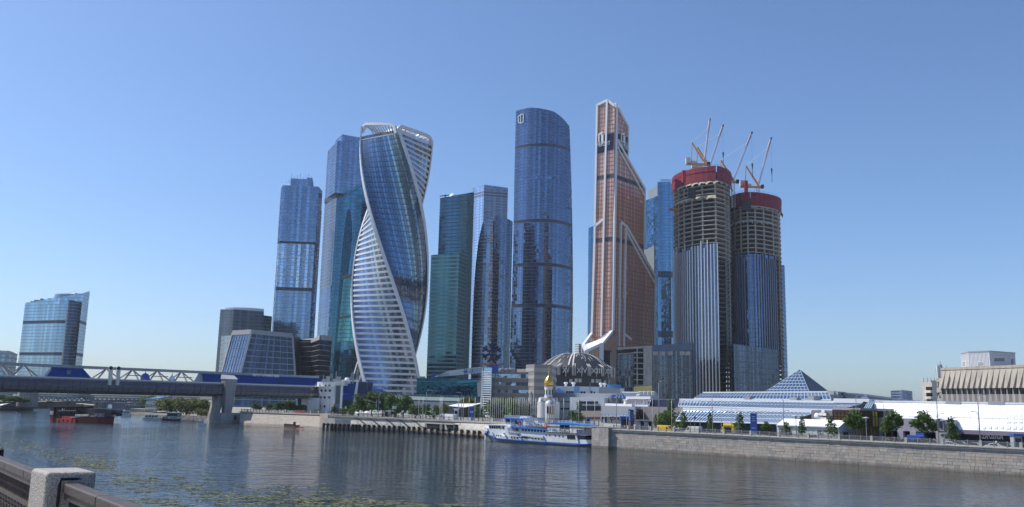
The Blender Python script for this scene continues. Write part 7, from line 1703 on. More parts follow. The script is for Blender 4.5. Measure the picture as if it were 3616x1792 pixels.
    for i in range(9): x=1560+i*42; S_.slab(c,[(x,290+i*3.5),(x+36,296+i*3.5),(x+34,280+i*3.5),(x+4,276+i*3.5)],-2,-5).build('roof_panel',plain('bleached panel',(.55,.5,.42),.7) if 'bleached panel' not in bpy.data.materials else bpy.data.materials['bleached panel'],t)
    S_.slab(c,[(1370,320),(1800,322),(1700,290),(1400,290)],-2,-5).build('roof_stack',bk,t)
    # white patterned bands and lettering
    random.seed(5)
    def pat(x0,x1,y0,y1,o):
        for i in range(26):
            x=random.uniform(x0,x1-12); y=random.uniform(y0,y1-6); S_.slab(c,[(x,y+9),(x+random.uniform(10,26),y+8),(x+random.uniform(8,20),y),(x+2,y-2)],o,o-.1).build('white_pattern',WHITE,t)
    S_.slab(c,[(1630,558),(1922,552),(1922,510),(1632,515)],.1,-.1).build('name_band',plain('grey name band',(.3,.3,.3),.6),t); pat(1635,1915,516,552,.25); 
    S_.slab(c,[(2330,565),(2470,560),(2465,520),(2335,520)],-1.2,-2.5).build('bow_band',bk,t); pat(2335,2455,524,558,-1.1)
    ua,za=U(2020,537); ub,zb=U(2225,533); d=pl.pt(ub,za)-pl.pt(ua,za); text('МОСФЛОТ',2.2,WHITE,'ship_lettering',t,pl.pt((ua+ub)/2,za,-.85),d,(0,0,1),.1,fit=ub-ua)
    ua,za=U(1100,485); text('III',2.6,WHITE,'ship_lettering',t,pl.pt(ua,za,-.4),d,(0,0,1),.1,fit=2.6)
red_ship()
def boat(name,label,cat,x0,x1,yw,ytop,white=True,stripe=None,cab=(.25,.8),blue=None):
    a,b=G(x0,yw),G(x1,yw+(x1-x0)*.03); b=P(x1,yw,a.y-(x1-x0)*.05); b=G(x1,yw+(x1-x0)*.02); S_=Ship(a,b,(b-a).length*.28); pl=S_.pl; L=pl.L; h=pl.px((x0+x1)/2,ytop)[1]; bm=S_.beam/2
    q=pl.pt(L/2,0,-bm); t=thing(name,label,cat,(q.x,q.y,0)); hm=WHITE if white else DARK
    S_.hull([(0,bm*.12,-.3,h*.42,.6),(L*.15,bm*.7,-.3,h*.38,.8),(L*.4,bm,-.3,h*.35,.85),(L*.8,bm,-.3,h*.33,.85),(L,bm*.8,-.3,h*.33,.85)]).build('hull',hm,t)
    S_.hull([(0,bm*.15,h*.3,h*.37,1),(L*.15,bm*.73,h*.27,h*.33,1),(L*.4,bm*1.03,h*.25,h*.3,1),(L,bm*.84,h*.22,h*.28,1)]).build('strake',stripe or DARK,t)
    MB().slab(pl,[(L*cab[0],h*.33),(L*cab[1],h*.33),(L*(cab[1]-.02),h*.72),(L*(cab[0]+.06),h*.72)],-bm*.3,-bm*1.7).build('cabin',WHITE,t)
    n=max(3,int((cab[1]-cab[0])*L/1.6))
    for i in range(n): u=L*(cab[0]+.05)+(cab[1]-cab[0]-.08)*L*i/n; MB().slab(pl,[(u,h*.46),(u+.62*(cab[1]-cab[0]-.08)*L/n,h*.46),(u+.62*(cab[1]-cab[0]-.08)*L/n,h*.66),(u,h*.66)],-bm*.25,-bm*.32).build('window',DGLASS,t)
    MB().slab(pl,[(L*(cab[0]-.02),h*.72),(L*(cab[1]+.06),h*.72),(L*(cab[1]+.06),h*.78),(L*(cab[0]),h*.78)],-bm*.15,-bm*1.85).build('roof',WHITE,t)
    MB().slab(pl,[(L*(cab[0]+.12),h*.78),(L*(cab[0]+.3),h*.78),(L*(cab[0]+.28),h),(L*(cab[0]+.15),h)],-bm*.6,-bm*1.4).build('wheelhouse',blue or WHITE,t)
    r=MB(); r.bar(pl.pt(L*(cab[0]+.3),h*.92,-bm*.3),pl.pt(L*cab[1],h*.9,-bm*.3),.08)
    for i in range(6): u=L*(cab[0]+.3)+(cab[1]-cab[0]-.3)*L*i/5; r.bar(pl.pt(u,h*.78,-bm*.3),pl.pt(u,h*.92,-bm*.3),.07)
    r.build('railing',STEEL,t); return t
boat('river_boat','white river boat with open blue shaded deck farthest under the bridge','boat',423,461,1471,1446,cab=(.1,.9),blue=WHITE)
boat('motor_yacht','long white river boat with arched mast moored before the white office','boat',500,569,1484,1460,stripe=BLUE,cab=(.12,.85))
boat('motor_boat','dark blue hulled boat moored between long white boat and houseboat','boat',569,598,1485,1466,white=False,cab=(.1,.8))
boat('rescue_boat','small white motor boat with red stripe beside the bridge pier','boat',694,727,1503,1482,stripe=RED,cab=(.12,.75))
boat('motor_boat','tiny white motor boat alone on open water at far left','boat',49,70,1469,1457,stripe=BLUE,cab=(.15,.85))
def houseboat():
    t=thing('houseboat','teal and white houseboat moored by the willows','boat',tuple(G(616,1486))); a,b=G(596,1486),G(637,1487); pl=Pl(a.xy,b.xy)
    MB().slab(pl,pl.poly([(596,1487),(634,1488),(634,1480),(596,1479)]),0,-6).build('hull',DARK,t); MB().slab(pl,pl.poly([(597,1480),(625,1481),(625,1473),(597,1472)]),.0,-6).build('lower_house',WHITE,t); MB().slab(pl,pl.poly([(585,1472),(626,1473),(626,1459),(590,1458)]),-.6,-6).build('upper_house',plain('teal grey panel',(.2,.33,.36),.6),t); MB().slab(pl,pl.poly([(583,1459),(630,1460),(630,1457.5),(584,1456.5)]),.5,-6.5).build('roof',GREYP,t)
    for i in range(6): x=591+i*5.6; MB().slab(pl,pl.poly([(x,1470),(x+3.6,1470),(x+3.6,1462),(x,1462)]),-.5,-.7).build('window',DGLASS,t)
    for i in range(5): x=600+i*5; MB().slab(pl,pl.poly([(x,1479),(x+3,1479),(x+3,1474),(x,1474)]),.05,-.1).build('window',DGLASS,t)
houseboat()
def floating_cafe():
    t=thing('floating_cafe','low floating cafe with arched white roof on the far left bank','cafe',tuple(G(50,1450))); a,b=G(-10,1449),G(122,1450); pl=Pl(a.xy,b.xy)
    MB().slab(pl,pl.poly([(-10,1450),(118,1450),(118,1443),(-10,1443)]),0,-10).build('pontoon',DARK,t); MB().slab(pl,pl.poly([(5,1443),(68,1443),(68,1432),(5,1432)]),-1,-9).build('saloon',plain('dusky saloon',(.16,.13,.14),.7),t)
    m=MB(); pts=[(4,1433),(15,1429),(30,1425.5),(45,1424.5),(58,1427),(68,1431)]; u=[pl.px(*p) for p in pts]
    for p,q in zip(u,u[1:]): m.quad(pl.pt(*p,0.),pl.pt(*q,0.),pl.pt(*q,-10),pl.pt(*p,-10))
    m.build('arched_roof',WHITE,t); MB().slab(pl,pl.poly([(69,1444),(112,1445),(112,1436),(69,1435)]),-1,-8).build('side_cabin',GREYP,t); MB().slab(pl,pl.poly([(68,1436),(120,1438),(120,1435.5),(68,1433.5)]),0,-9).build('side_roof',plain('grey awning',(.36,.38,.4),.6),t)
    for i in range(7): x=10+i*8.3; MB().slab(pl,pl.poly([(x,1441),(x+5.5,1441),(x+5.5,1435),(x,1435)]),-.9,-1.1).build('window',DGLASS,t)
    for i in range(5): x=72+i*8; MB().slab(pl,pl.poly([(x,1443),(x+5,1443),(x+5,1438),(x,1438)]),-.9,-1.1).build('window',DGLASS,t)
floating_cafe()
def barge():
    t=thing('work_float','small dark red work float moored at the foot of the inclined wall','float',tuple(G(1028,1507))); a,b=G(1008,1507),G(1047,1509); pl=Pl(a.xy,b.xy); MB().slab(pl,[(0,-.3),(pl.L,-.3),(pl.L,.9),(0,.9)],1,-2).build('hull',BRICKR,t); MB().slab(pl,[(pl.L*.75,.9),(pl.L*.95,.9),(pl.L*.95,2.4),(pl.L*.75,2.4)],.4,.2).build('frame',DARK,t); MB().slab(pl,[(0,.9),(pl.L,.9),(pl.L,1.3),(0,1.3)],1.1,.8).build('fender',DARK,t)
    t=thing('red_boom','bright red floating boom right of the dark red float','boom',tuple(G(1063,1510))); a,b=G(1053,1510),G(1072,1511); MB().bar(a,b,.6,.5).build('boom',plain('boom red',(.6,.06,.04),.6),t); MB().cbox(b,(.6,.6,.5)).build('buoy',WHITE,t)
barge()
# ================================================================== left background, upstream
def upstream():
    hz=plain('far wooded city slope',(.09,.1,.085),.95,scale=.02,amt=.5)
    m=MB(); N=40; D=1900
    random.seed(9)
    xs=[-1900+i*(2300/N) for i in range(N+1)]; zt=[34+10*math.sin(i*.6)+random.uniform(-3,4) for i in range(N+1)]
    for i in range(N): m.add([(xs[i],D,0),(xs[i+1],D,0),(xs[i+1],D+120,zt[i+1]),(xs[i],D+120,zt[i]),(xs[i],D+900,zt[i]*.8),(xs[i+1],D+900,zt[i+1]*.8)],[(0,1,2,3),(3,2,5,4)])
    structure('far_hillside',m,hz)
    lb=[G(-700,1443),G(-40,1442),G(172,1441),Vector((-395,760,0)),Vector((-520,1150,0)),Vector((-640,1900,0)),Vector((-2400,1900,0)),Vector((-2400,600,0))]
    structure('upstream_left_bank',MB().prism([(q.x,q.y) for q in lb],-1,5.2),plain('bank earth',(.13,.13,.1),.9,scale=.05,amt=.4))
    # concrete bridge pier with rounded columns
    D=640; t=thing('bridge_pier','massive grey concrete bridge pier of rounded columns on the left bank','pier',tuple(P(100,1424,D)))
    for x,r in ((84,4.6),(101,4.6),(117,3.2)):
        q=P(x,1420,D); MB().lathe((q.x,q.y,3),[(r*1.02,0),(r,1),(r*.93,P(x,1380,D).z+6)],14).build('column',CONC,t,smooth=True)
    q=P(40,1394,D+20); MB().prism([XY(-60,1390,D+8),XY(130,1390,D-4),XY(132,1390,D+16),XY(-60,1390,D+26)],P(60,1392,D).z,P(60,1379,D).z).build('deck_beam',CONC,t)
    # steel truss railway bridge
    D=860; t=thing('railway_bridge','grey steel truss railway bridge crossing the river far behind the footbridge','bridge',tuple(P(330,1440,D)))
    st=plain('blue grey steelwork',(.17,.19,.23),.6,.2,amt=.15); x0,x1=122,700; a0,a1=P(x0,1416,D),P(x1,1424,D+40); b0,b1=P(x0,1401,D),P(x1,1412,D+40)
    MB().bar(a0,a1,2.,1.4).build('lower_chord',st,t); MB().bar(b0,b1,3,1.4).build('upper_chord',st,t); MB().bar(b0+Vector((0,4,2)),b1+Vector((0,4,2)),9,1.5).build('deck',CONC,t)
    n=36
    for i in range(n):
        p=a0.lerp(a1,i/n); q=b0.lerp(b1,(i+.5)/n); r=a0.lerp(a1,(i+1)/n); MB().bar(p,q,1.2,.8).bar(q,r,1.2,.8).build('truss_diagonal',st,t)
    for x in (150,345,362,455,560): q=P(x,1418,D+10); MB().cbox((q.x,q.y,0),(6,12,q.z-.5)).build('pier',CONC,t)
    D=1150; t=thing('truss_span','smaller arch truss span seen above the railway bridge deck','bridge',tuple(P(270,1400,D))); a0,a1=P(215,1398,D),P(325,1401,D); b0,b1=P(225,1387,D),P(318,1390,D); MB().bar(a0,a1,2,1.5).build('lower_chord',st,t); MB().bar(b0,b1,2,1.2).build('upper_chord',st,t)
    for i in range(12): MB().bar(a0.lerp(a1,i/12),b0.lerp(b1,(i+.5)/12),1.3,1).bar(b0.lerp(b1,(i+.5)/12),a0.lerp(a1,(i+1)/12),1.3,1).build('truss_diagonal',st,t)
    for x in (222,318): q=P(x,1399,D); MB().cbox((q.x,q.y,0),(8,10,q.z)).build('pier',CONC,t)
    # white office by the willows
    D=590; t=thing('office_building','white waterfront office with rows of dark windows behind the moored boats','office building',tuple(P(540,1460,D))); A,B,C=XY(514,1440,D),XY(556,1440,D-4),XY(600,1440,D+30); z=P(530,1416,D).z; pw=plain('cream office wall',(.6,.59,.56),.7,amt=.08)
    MB().prism([A,B,C,(C[0]-12,C[1]+20)],3,[z,z+.6,P(600,1408,D+30).z,z]).build('walls',pw,t); pl=Pl(A,B)
    for j in range(4):
        for i in range(9): u=pl.L*(i+.25)/9; zz=z-2.6-j*3.2; MB().slab(pl,[(u,zz-1.7),(u+.5*pl.L/9,zz-1.7),(u+.5*pl.L/9,zz+.3),(u,zz+.3)],-.1,.1).build('window',DGLASS,t)
    MB().prism([(A[0]-1,A[1]-1),(B[0]+1,B[1]-1),(C[0]+1,C[1]),(C[0]-13,C[1]+21)],z+.5,[z+1.2,z+2,P(600,1407,D+30).z+2,z+2]).build('blue_roof',plain('blue tin roof',(.15,.25,.42),.5,.2),t); q=P(569,1404,D+16); MB().cbox((q.x,q.y,z),(5,4,q.z-z+2)).build('roof_box',WHITE,t)
    for lab,x0,x1,y0,D,c in (('dark low warehouse behind the river boats under the bridge',445,510,1432,640,(.1,.11,.12)),('beige retaining building beside the farthest river boat',462,500,1446,600,(.36,.31,.25)),('grey shed at the far end of river below the truss bridge',395,448,1424,800,(.16,.17,.19))):
        t=thing('riverside_building',lab,'building',tuple(P(x0,1460,D))); A,B=XY(x0,1440,D),XY(x1,1440,D-3); m_=plain(lab[:14],c,.8); MB().prism([A,B,(B[0],B[1]+15),(A[0],A[1]+15)],0,P(x0,y0,D).z).build('walls',m_,t); pl=Pl(A,B); 
        for i in range(6): MB().slab(pl,[(pl.L*(i+.2)/6,5),(pl.L*(i+.7)/6,5),(pl.L*(i+.7)/6,7),(pl.L*(i+.2)/6,7)],-.1,.1).build('window',DGLASS,t)
        MB().prism([(A[0]-.5,A[1]-.5),(B[0]+.5,B[1]-.5),(B[0]+.5,B[1]+15),(A[0]-.5,A[1]+15)],P(x0,y0,D).z,P(x0,y0,D).z+.5).build('roof',GREYP,t)
    t=thing('low_embankment','rough stone embankment under the willows behind the moored boats','wall',tuple(G(680,1488))); a,b=G(640,1487),G(765,1492); pl=Pl((a.x,a.y-1),(b.x,b.y-1)); 
    for k in range(3):
        for i in range(14): MB().slab(pl,[(pl.L*(i+.04)/14,-.5+k*1.2),(pl.L*(i+.96)/14,-.5+k*1.2),(pl.L*(i+.96)/14,.62+k*1.2),(pl.L*(i+.04)/14,.62+k*1.2)],-2,.2+random.uniform(0,.3)-k*.3).build('stone',random.choice(STONES),t)
upstream()
# ================================================================== trees
def leafmat(name,c,tr=.35):
    m,t,b=nodes(name); ge=nn(t,'ShaderNodeNewGeometry'); out=vary(t,c,.55,ge.outputs['Random Per Island']); t.links.new(out,b.inputs['Base Color']); b.inputs['Roughness'].default_value=.55; b.inputs['Specular IOR Level'].default_value=.25
    tl=nn(t,'ShaderNodeBsdfTranslucent'); t.links.new(out,tl.inputs[0]); mx=nn(t,'ShaderNodeMixShader'); mx.inputs[0].default_value=tr; t.links.new(b.outputs[0],mx.inputs[1]); t.links.new(tl.outputs[0],mx.inputs[2]); t.links.new(mx.outputs[0],t.nodes['Material Output'].inputs[0]); return m
LEAF=leafmat('maple leaf',(.095,.155,.038)); LEAFD=leafmat('dark linden leaf',(.085,.145,.038)); LEAFL=leafmat('bright lime leaf',(.11,.17,.03)); LEAFW=leafmat('willow leaf',(.14,.16,.055)); LEAFP=leafmat('purple plum leaf',(.045,.025,.03)); BARK=plain('bark',(.09,.07,.05),.9,scale=3,amt=.3)
def crown(blobs,n,size,seed,droop=0.):
    rr=random.Random(seed); m=MB(); tot=sum(b[3]*b[4] for b in blobs)
    for cx,cy,cz,rx,rz in blobs:
        # clumps of leaves on the blob's outer shell, with gaps between them
        nc=max(4,int(18*rx*rz/ (tot/len(blobs)))); 
        for _ in range(nc):
            d=Vector((rr.gauss(0,1),rr.gauss(0,1),rr.gauss(0,1))).normalized(); k=rr.uniform(.55,1.02); c=Vector((cx+d.x*rx*k,cy+d.y*rx*k,cz+d.z*rz*k)); cr=.32*rx*rr.uniform(.7,1.3)
            for _ in range(max(3,int(n*rx*rz/tot/nc))):
                e=Vector((rr.gauss(0,.5),rr.gauss(0,.5),rr.gauss(0,.42)))*cr; p=c+e; s=size*rr.uniform(.6,1.3)
                a=Vector((rr.gauss(0,1),rr.gauss(0,1),rr.gauss(0,.5)-droop)).normalized(); b=a.cross(Vector((rr.gauss(0,1),rr.gauss(0,1),rr.gauss(0,1)))).normalized()
                m.add([p-a*s*.6,p+b*s*.33,p+a*s*.6,p-b*s*.33],[(0,1,2,3)])
    return m
def treeproto(name,cat,leaf,blobs,n,size,seed,trunk_h,trunk_r,limbs=5,droop=0.):
    t=thing(name,None,cat); rr=random.Random(seed+1)
    crown(blobs,n,size,seed,droop).build('crown',leaf,t,fix=False)
    m=MB(); top=max(b[2] for b in blobs); m.tube([(0,0,-.3),(rr.uniform(-.1,.1),rr.uniform(-.1,.1),trunk_h),(rr.uniform(-.2,.2),rr.uniform(-.2,.2),top)],[trunk_r,trunk_r*.75,trunk_r*.2],7)
    for i in range(limbs):
        b=rr.choice(blobs); z=trunk_h*rr.uniform(.8,1.3); m.tube([(0,0,z),(b[0]*.4,b[1]*.4,z+(b[2]-z)*.5),(b[0]*.9,b[1]*.9,b[2]+b[4]*.3)],[trunk_r*.45,trunk_r*.3,trunk_r*.1],5)
    m.build('trunk',BARK,t); return t
rb=random.Random(11)
def blobs_round(h0,h1,r,n):
    out=[(0,0,(h0+h1)/2,r*.62,(h1-h0)*.34)]
    for i in range(n):
        a=i*2.4; z=h0+(h1-h0)*rb.uniform(.18,.85); k=1-abs((z-h0)/(h1-h0)-.42)*.9; out.append((math.cos(a)*r*.6*k,math.sin(a)*r*.6*k,z,r*rb.uniform(.32,.48),(h1-h0)*rb.uniform(.13,.2)))
    return out
def blobs_cone(h0,h1,r,n):
    out=[]
    for i in range(n):
        e=(i+.3)/n; a=i*2.4; rr_=r*(1-e)**.75*.55+.15; out.append((math.cos(a)*rr_*.8,math.sin(a)*rr_*.8,h0+(h1-h0)*e*.93,r*(1-e*.8)*.42+.12,(h1-h0)*.11))
    return out
P_ROUND=[treeproto('maple_tree','tree',LEAF,blobs_round(1.8,5.6,2.6,9),1700,.42,s,1.9,.13) for s in (1,2)]
P_SLIM=[treeproto('young_tree','tree',LEAF,blobs_cone(1.5,5.4,1.5,11),900,.34,s,1.6,.09) for s in (3,4)]
P_BIG=[treeproto('linden_tree','tree',LEAFD,blobs_round(1.0,9.5,4.2,13),2600,.62,s,2.2,.25,7) for s in (5,6)]
P_LIME=[treeproto('lime_bush','tree',LEAFL,blobs_round(.4,9.0,4.8,14),2600,.6,s,1.6,.2,6) for s in (7,)]
P_WIL=[treeproto('willow_tree','tree',LEAFW,blobs_round(1.0,12.5,7.,16),3200,.85,s,3,.45,8,1.2) for s in (8,9)]
P_COL=[treeproto('poplar_tree','tree',LEAFD,blobs_cone(.6,11.5,2.8,15),1800,.5,10,1.2,.16)]
P_PLUM=[treeproto('plum_tree','tree',LEAFP,blobs_round(1.0,6.2,2.8,9),1300,.5,12,1.4,.14)]
used=set()
def plant(proto,px,base_py,D,top_py,width_px,label,group=None,z=GL,cat='tree'):
    p=P(px,base_py,D); p.z=z; h=P(px,top_py,D).z-z; b=[c for c in proto.children if c.name.startswith('crown')][0]
    H=max(v.co.z for v in b.data.vertices); Wd=max(v.co.x for v in b.data.vertices)-min(v.co.x for v in b.data.vertices)
    sw=1.12*(width_px*p.length/FPX)/Wd; o=proto if proto.name not in used else dup(proto,(0,0,0))
    if o is proto: used.add(proto.name)
    o.location=p; o.rotation_euler=(0,0,random.uniform(0,6.28)); o.scale=(sw,sw,h/H); tag(o,label,cat,group); return o
def Dw(px,off): return Bx(px,off).y
for i,(x,yt,wd,kind,lab) in enumerate([(2415,1451,42,1,'conical young tree by the promenade, leftmost of the row before blue glazing'),(2509,1455,40,1,'conical young tree just left of the second tall flagpole group'),(2614,1452,42,1,'conical young tree left of the tall blue banner'),(2707,1486,38,0,'short bushy tree right of the tall blue banner'),(2777,1486,36,1,'young tree before the left end of white tent'),(2833,1466,38,1,'slim young tree before the middle of white tent'),(2935,1463,42,1,'slim young tree before the right end of white tent'),(3020,1442,74,0,'dense dark round tree before the amber glass pavilion'),(3150,1447,84,0,'broad round maple between amber pavilion and blue portal'),(3264,1447,82,0,'broad round maple before the lilac grey entrance block'),(3361,1469,50,1,'ragged slim tree right of the rounded square logo')]):
    D=Dw(x,6); plant((P_ROUND if kind==0 else P_SLIM)[i%2],x,1530,D,yt,wd,lab,'young trees along the promenade')
for i,(x,D,yt,wd,pr,lab) in enumerate([
 (906,505,1421,36,P_BIG,'small dark round tree right of the bridge lift tower'),(950,500,1424,30,P_BIG,'round green tree, second from the bridge lift tower'),(983,497,1419,42,P_BIG,'round green tree, third from the bridge lift tower'),(1014,508,1412,48,P_BIG,'taller green tree behind others before the bridge head annex'),(1035,486,1424,46,P_BIG,'low spreading tree in front of the bridge head annex'),(1062,490,1428,34,P_BIG,'rightmost green tree before the bridge head annex'),
 (1268,455,1386,58,P_BIG,'tall tree touching the cobalt wing of the bridge head'),(1312,452,1381,58,P_BIG,'tall tree below the left foot of the twisted tower'),(1350,456,1377,62,P_BIG,'tallest tree below the twisted tower foot'),(1385,446,1393,56,P_BIG,'dense dark tree right of the white notice board'),(1425,450,1389,70,P_BIG,'broad dark tree at the right end of the tree cluster'),(1400,430,1424,40,P_BIG,'small shady tree in front of the broad dark one'),
 (1466,432,1426,50,P_BIG,'low green tree left of three before the pale walkway'),(1506,428,1426,38,P_BIG,'low green tree, middle one before the pale walkway'),(1540,425,1430,36,P_LIME,'low bright green tree, right one before the pale walkway'),
 (1655,505,1394,66,P_WIL,'olive willow left of the glazed stair tower'),(1690,400,1434,46,P_BIG,'dark tree behind the blue banner and flagpoles'),(1752,405,1402,78,P_LIME,'bright lime green tree behind the flagpoles, left one'),(1808,402,1405,74,P_LIME,'bright lime green tree behind the flagpoles, right one'),(1858,402,1424,50,P_BIG,'dark green tree between lime tree and church'),
 (2044,385,1412,40,P_COL,'columnar poplar right of the church'),(2022,390,1448,34,P_BIG,'dark low tree between church and poplar'),
 (2258,345,1440,36,P_PLUM,'dark purple plum tree beside the slanted navy pavilion'),(2315,340,1462,24,P_COL,'small dark poplar between flagpoles and yellow van'),(2368,335,1402,52,P_COL,'tall feathery poplar by the white fascia end'),(2350,330,1446,54,P_LIME,'sunlit shrubby tree at the foot of tall poplar'),(2398,322,1452,34,P_BIG,'dark round tree right of the tall poplar'),(2333,322,1478,34,P_BIG,'low bush left of the yellow van'),
 (605,525,1402,104,P_WIL,'large olive willow behind the moored houseboat'),(658,512,1401,90,P_WIL,'large willow in the middle of the waterside willow group'),(700,520,1404,70,P_WIL,'grey green willow at the right of the waterside group'),(715,490,1442,52,P_WIL,'low rounded willow close to the bridge pier'),(735,545,1416,52,P_BIG,'dark tree between willows and bridge pier'),
 (10,630,1394,56,P_BIG,'leafy tree at the left edge behind the floating cafe'),(48,625,1397,58,P_BIG,'leafy tree behind the arched cafe roof'),(80,630,1406,44,P_BIG,'leafy tree in front of the concrete bridge pier'),(172,655,1416,22,P_BIG,'small round tree standing alone left of the red ship'),(520,700,1397,60,P_BIG,'distant dark tree above the white waterfront office'),(500,640,1418,40,P_BIG,'distant grey green tree left of the white waterfront office'),
 (1178,445,1433,18,P_BIG,'clipped shrub beside the white bridge head'),(1212,440,1437,30,P_LIME,'olive shrub left of the tree cluster by the crossing'),(1242,438,1440,28,P_LIME,'pale shrub under the tall trees at the cobalt wing'),(1115,455,1446,40,P_LIME,'low yellow green hedge bush below the round portholes'),(1396,424,1456,14,P_LIME,'small round yellow bush behind the railing'),(1572,470,1422,26,P_LIME,'small bush at the left end of the white wing canopy')]):
    plant(pr[i%len(pr)],x,1450,D,yt,wd,lab,z=1.5 if 490<x<740 else GL)
for pr in P_ROUND+P_SLIM+P_BIG+P_LIME+P_WIL+P_COL+P_PLUM:
    if pr.name not in used:
        for ch in list(pr.children): bpy.data.objects.remove(ch)
        bpy.data.objects.remove(pr)
# ================================================================== far railing
def far_railing():
    gm=plain('railing granite',(.4,.385,.36),.8,scale=2,amt=.15); im=plain('silvery iron',(.25,.255,.25),.5,.3,amt=.15); dk=plain('dark iron',(.03,.03,.034),.5,.3,amt=.2)
    def run(lab,pts,post_gap,mat,lattice,thin,gate=lambda s:True,pm=gm):
        t=thing('promenade_railing',lab,'railing',tuple(pts[0])); H=1.22; acc=0; lat=MB(); rl=MB(); 
        for a,b in zip(pts,pts[1:]):
            L=(b-a).length; d=(b-a).normalized(); rl.bar(a+Vector((0,0,H)),b+Vector((0,0,H)),.16,.12); rl.bar(a+Vector((0,0,.2)),b+Vector((0,0,.2)),.1,.1); rl.bar(a+Vector((0,0,H-.25)),b+Vector((0,0,H-.25)),.06,.06)
            k=0
            while k<L:
                p=a+d*k; MB().cbox(p-Vector((0,0,.1)),(.62,.55,1.5),math.atan2(d.y,d.x)).build('granite_post',pm,t)
                for j in range(1,thin):
                    if k+post_gap*j/thin<L: q=a+d*(k+post_gap*j/thin); MB().cbox(q,(.22,.22,1.45),math.atan2(d.y,d.x)).build('iron_post',mat,t)
                k+=post_gap
            k=.35
            while lattice and k+.4<L:
                p=a+d*k; q=a+d*(k+.42); u=Vector((0,0,1)); lat.bar(p+u*.2,q+u*.78,.05,.05); lat.bar(q+u*.2,p+u*.78,.05,.05); c=(p+q)/2; lat.bar(c+u*.78,c+u*.98,.05,.05); k+=.42 if a.y<300 else .6
            k=.2
            while (not lattice) and k<L: p=a+d*k; lat.bar(p+Vector((0,0,.2)),p+Vector((0,0,H)),.05,.05); k+=.3
        rl.build('handrail',mat,t); stuff(lat.build('lattice',mat,t))
    e=Vector((NB.x,NB.y,0))*.35
    run('silvery lattice railing with granite posts along the right stone wall',[W(-60,.4,6.17),W(118,.4,6.17)],8.6,im,True,3)
    c=[q+e for q in PC]; i=[k for k,(x,_,_) in enumerate(cop_px[::-1]) if x<=1600][0]
    run('pale lattice railing with granite posts above quay behind the white ship',c[:i+1],7.2,im,True,3); run('dark iron railing with pale posts above the berth deck',c[i:],8.2,dk,False,3)
    run('grey railing with pale posts on top of the inclined wall',[q+Vector((.3,.3,.35)) for q in LC],6.4,im,False,3)
    # red hoarding sheets hung on the left railing
    a,b=LC[0]+Vector((.2,.1,.35)),LC[1]+Vector((.2,.1,.35)); 
    for nm,x0,x1,c_ in (('red barrier sheet hung on the railing, left of two',1042,1053,RED),('red barrier sheet hung on the railing, right of two',1056,1078,RED)):
        p,q=P(x0,1455,LC[0].y),P(x1,1456,LC[0].y-.5); e0=(1150-x0)/150; e1=(1150-x1)/150; p=a.lerp(b,e0)+Vector((-.25,-.3,0)); q=a.lerp(b,e1)+Vector((-.25,-.3,0)); t=thing('barrier_sheet',nm,'barrier',tuple(p),'red barrier sheets on the railing'); MB().bar(p+Vector((0,0,.7)),q+Vector((0,0,.7)),.06,.85).build('sheet',RED,t); MB().bar(p+Vector((0,0,1.16)),q+Vector((0,0,1.16)),.09,.07).build('hem',BRICKR,t)
far_railing()
# ================================================================== flagpoles, lamps, signs
def polep(name,cat,h,r,mat,ball=True):
    t=thing(name,None,cat); MB().tube([(0,0,0),(0,0,h*.5),(0,0,h)],[r,r*.85,r*.6],8).build('pole',mat,t,smooth=True); MB().lathe((0,0,h),[(0,0),(r*1.1,.08),(r*1.1,.2),(0,.3)],8).build('finial',mat,t); MB().cbox((0,0,-.1),(r*4,r*4,.3)).build('base',mat,t); return t
PALE=plain('pale grey pole',(.46,.46,.44),.5,.2,amt=.08)
fp=polep('flagpole','flagpole',10.,.11,PALE)
fx=[1477,1489+3,1552,1556,1560,1616,1635,1655,1676,1695]+[1701+i*0 for i in ()]+[1706,1722,1731,1739,1746,1753,1760,1767,1775,1785,1792,1798,1805,1813,1821,1829,1835,1843,1850,1857,1864,1874,1882,1891,1940,1956,1966,1990,2017,2043,2071,2100]+[2213,2243,2273,2304,2372,2403,2437,2472,2547,2583,2600]
first=True
for i,x in enumerate(fx):
    D=392-(x-1477)*.088 if x<2150 else Dw(x,7+(i%3)); yt=1403+(x-1477)*.012 if x<1900 else 1407+(x-1900)*.03
    if x>2150: yt=1411+(x-2213)*.022
    p=P(x,1480,D); p.z=GL; h=P(x,yt,D).z-GL; o=fp if first else dup(fp,(0,0,0)); first=False
    o.location=p; o.scale=(1.15 if x<2150 else .9,)*2+(h/10.,)
    nm='left of the white wing canopy' if x<1575 else 'before the lime trees and grey office' if x<1900 else 'around the church and white annex' if x<2150 else 'along the promenade before the slanted glazing'
    tag(o,'tall bare pale flagpole standing %s'%nm,'flagpole','flagpoles '+nm)
def lamp(h,arm,double=False,mat=STEEL):
    t=thing('street_lamp',None,'street lamp'); MB().tube([(0,0,0),(0,0,h*.55),(0,0,h*.93),(arm*.15,0,h*.99),(arm*.5,0,h*1.01),(arm,0,h*1.0)],[.14,.11,.09,.07,.06,.05],8).build('pole',mat,t,smooth=True); MB().bar((arm*.92,0,h*1.),(arm*1.35,0,h*1.),.32,.14).build('lamp_head',GREYP,t); MB().cbox((0,0,0),(.4,.4,.5)).build('base',mat,t)
    if double: MB().tube([(0,0,h*.62),(-arm*.3,0,h*.68),(-arm*.7,0,h*.69)],[.06,.05,.05],6).build('side_arm',mat,t); MB().bar((-arm*.6,0,h*.69),(-arm*.95,0,h*.685),.26,.12).build('side_lamp',GREYP,t)
    return t
lp=[lamp(11.,1.9),lamp(11.5,1.6,True)]; lu=[0,0]
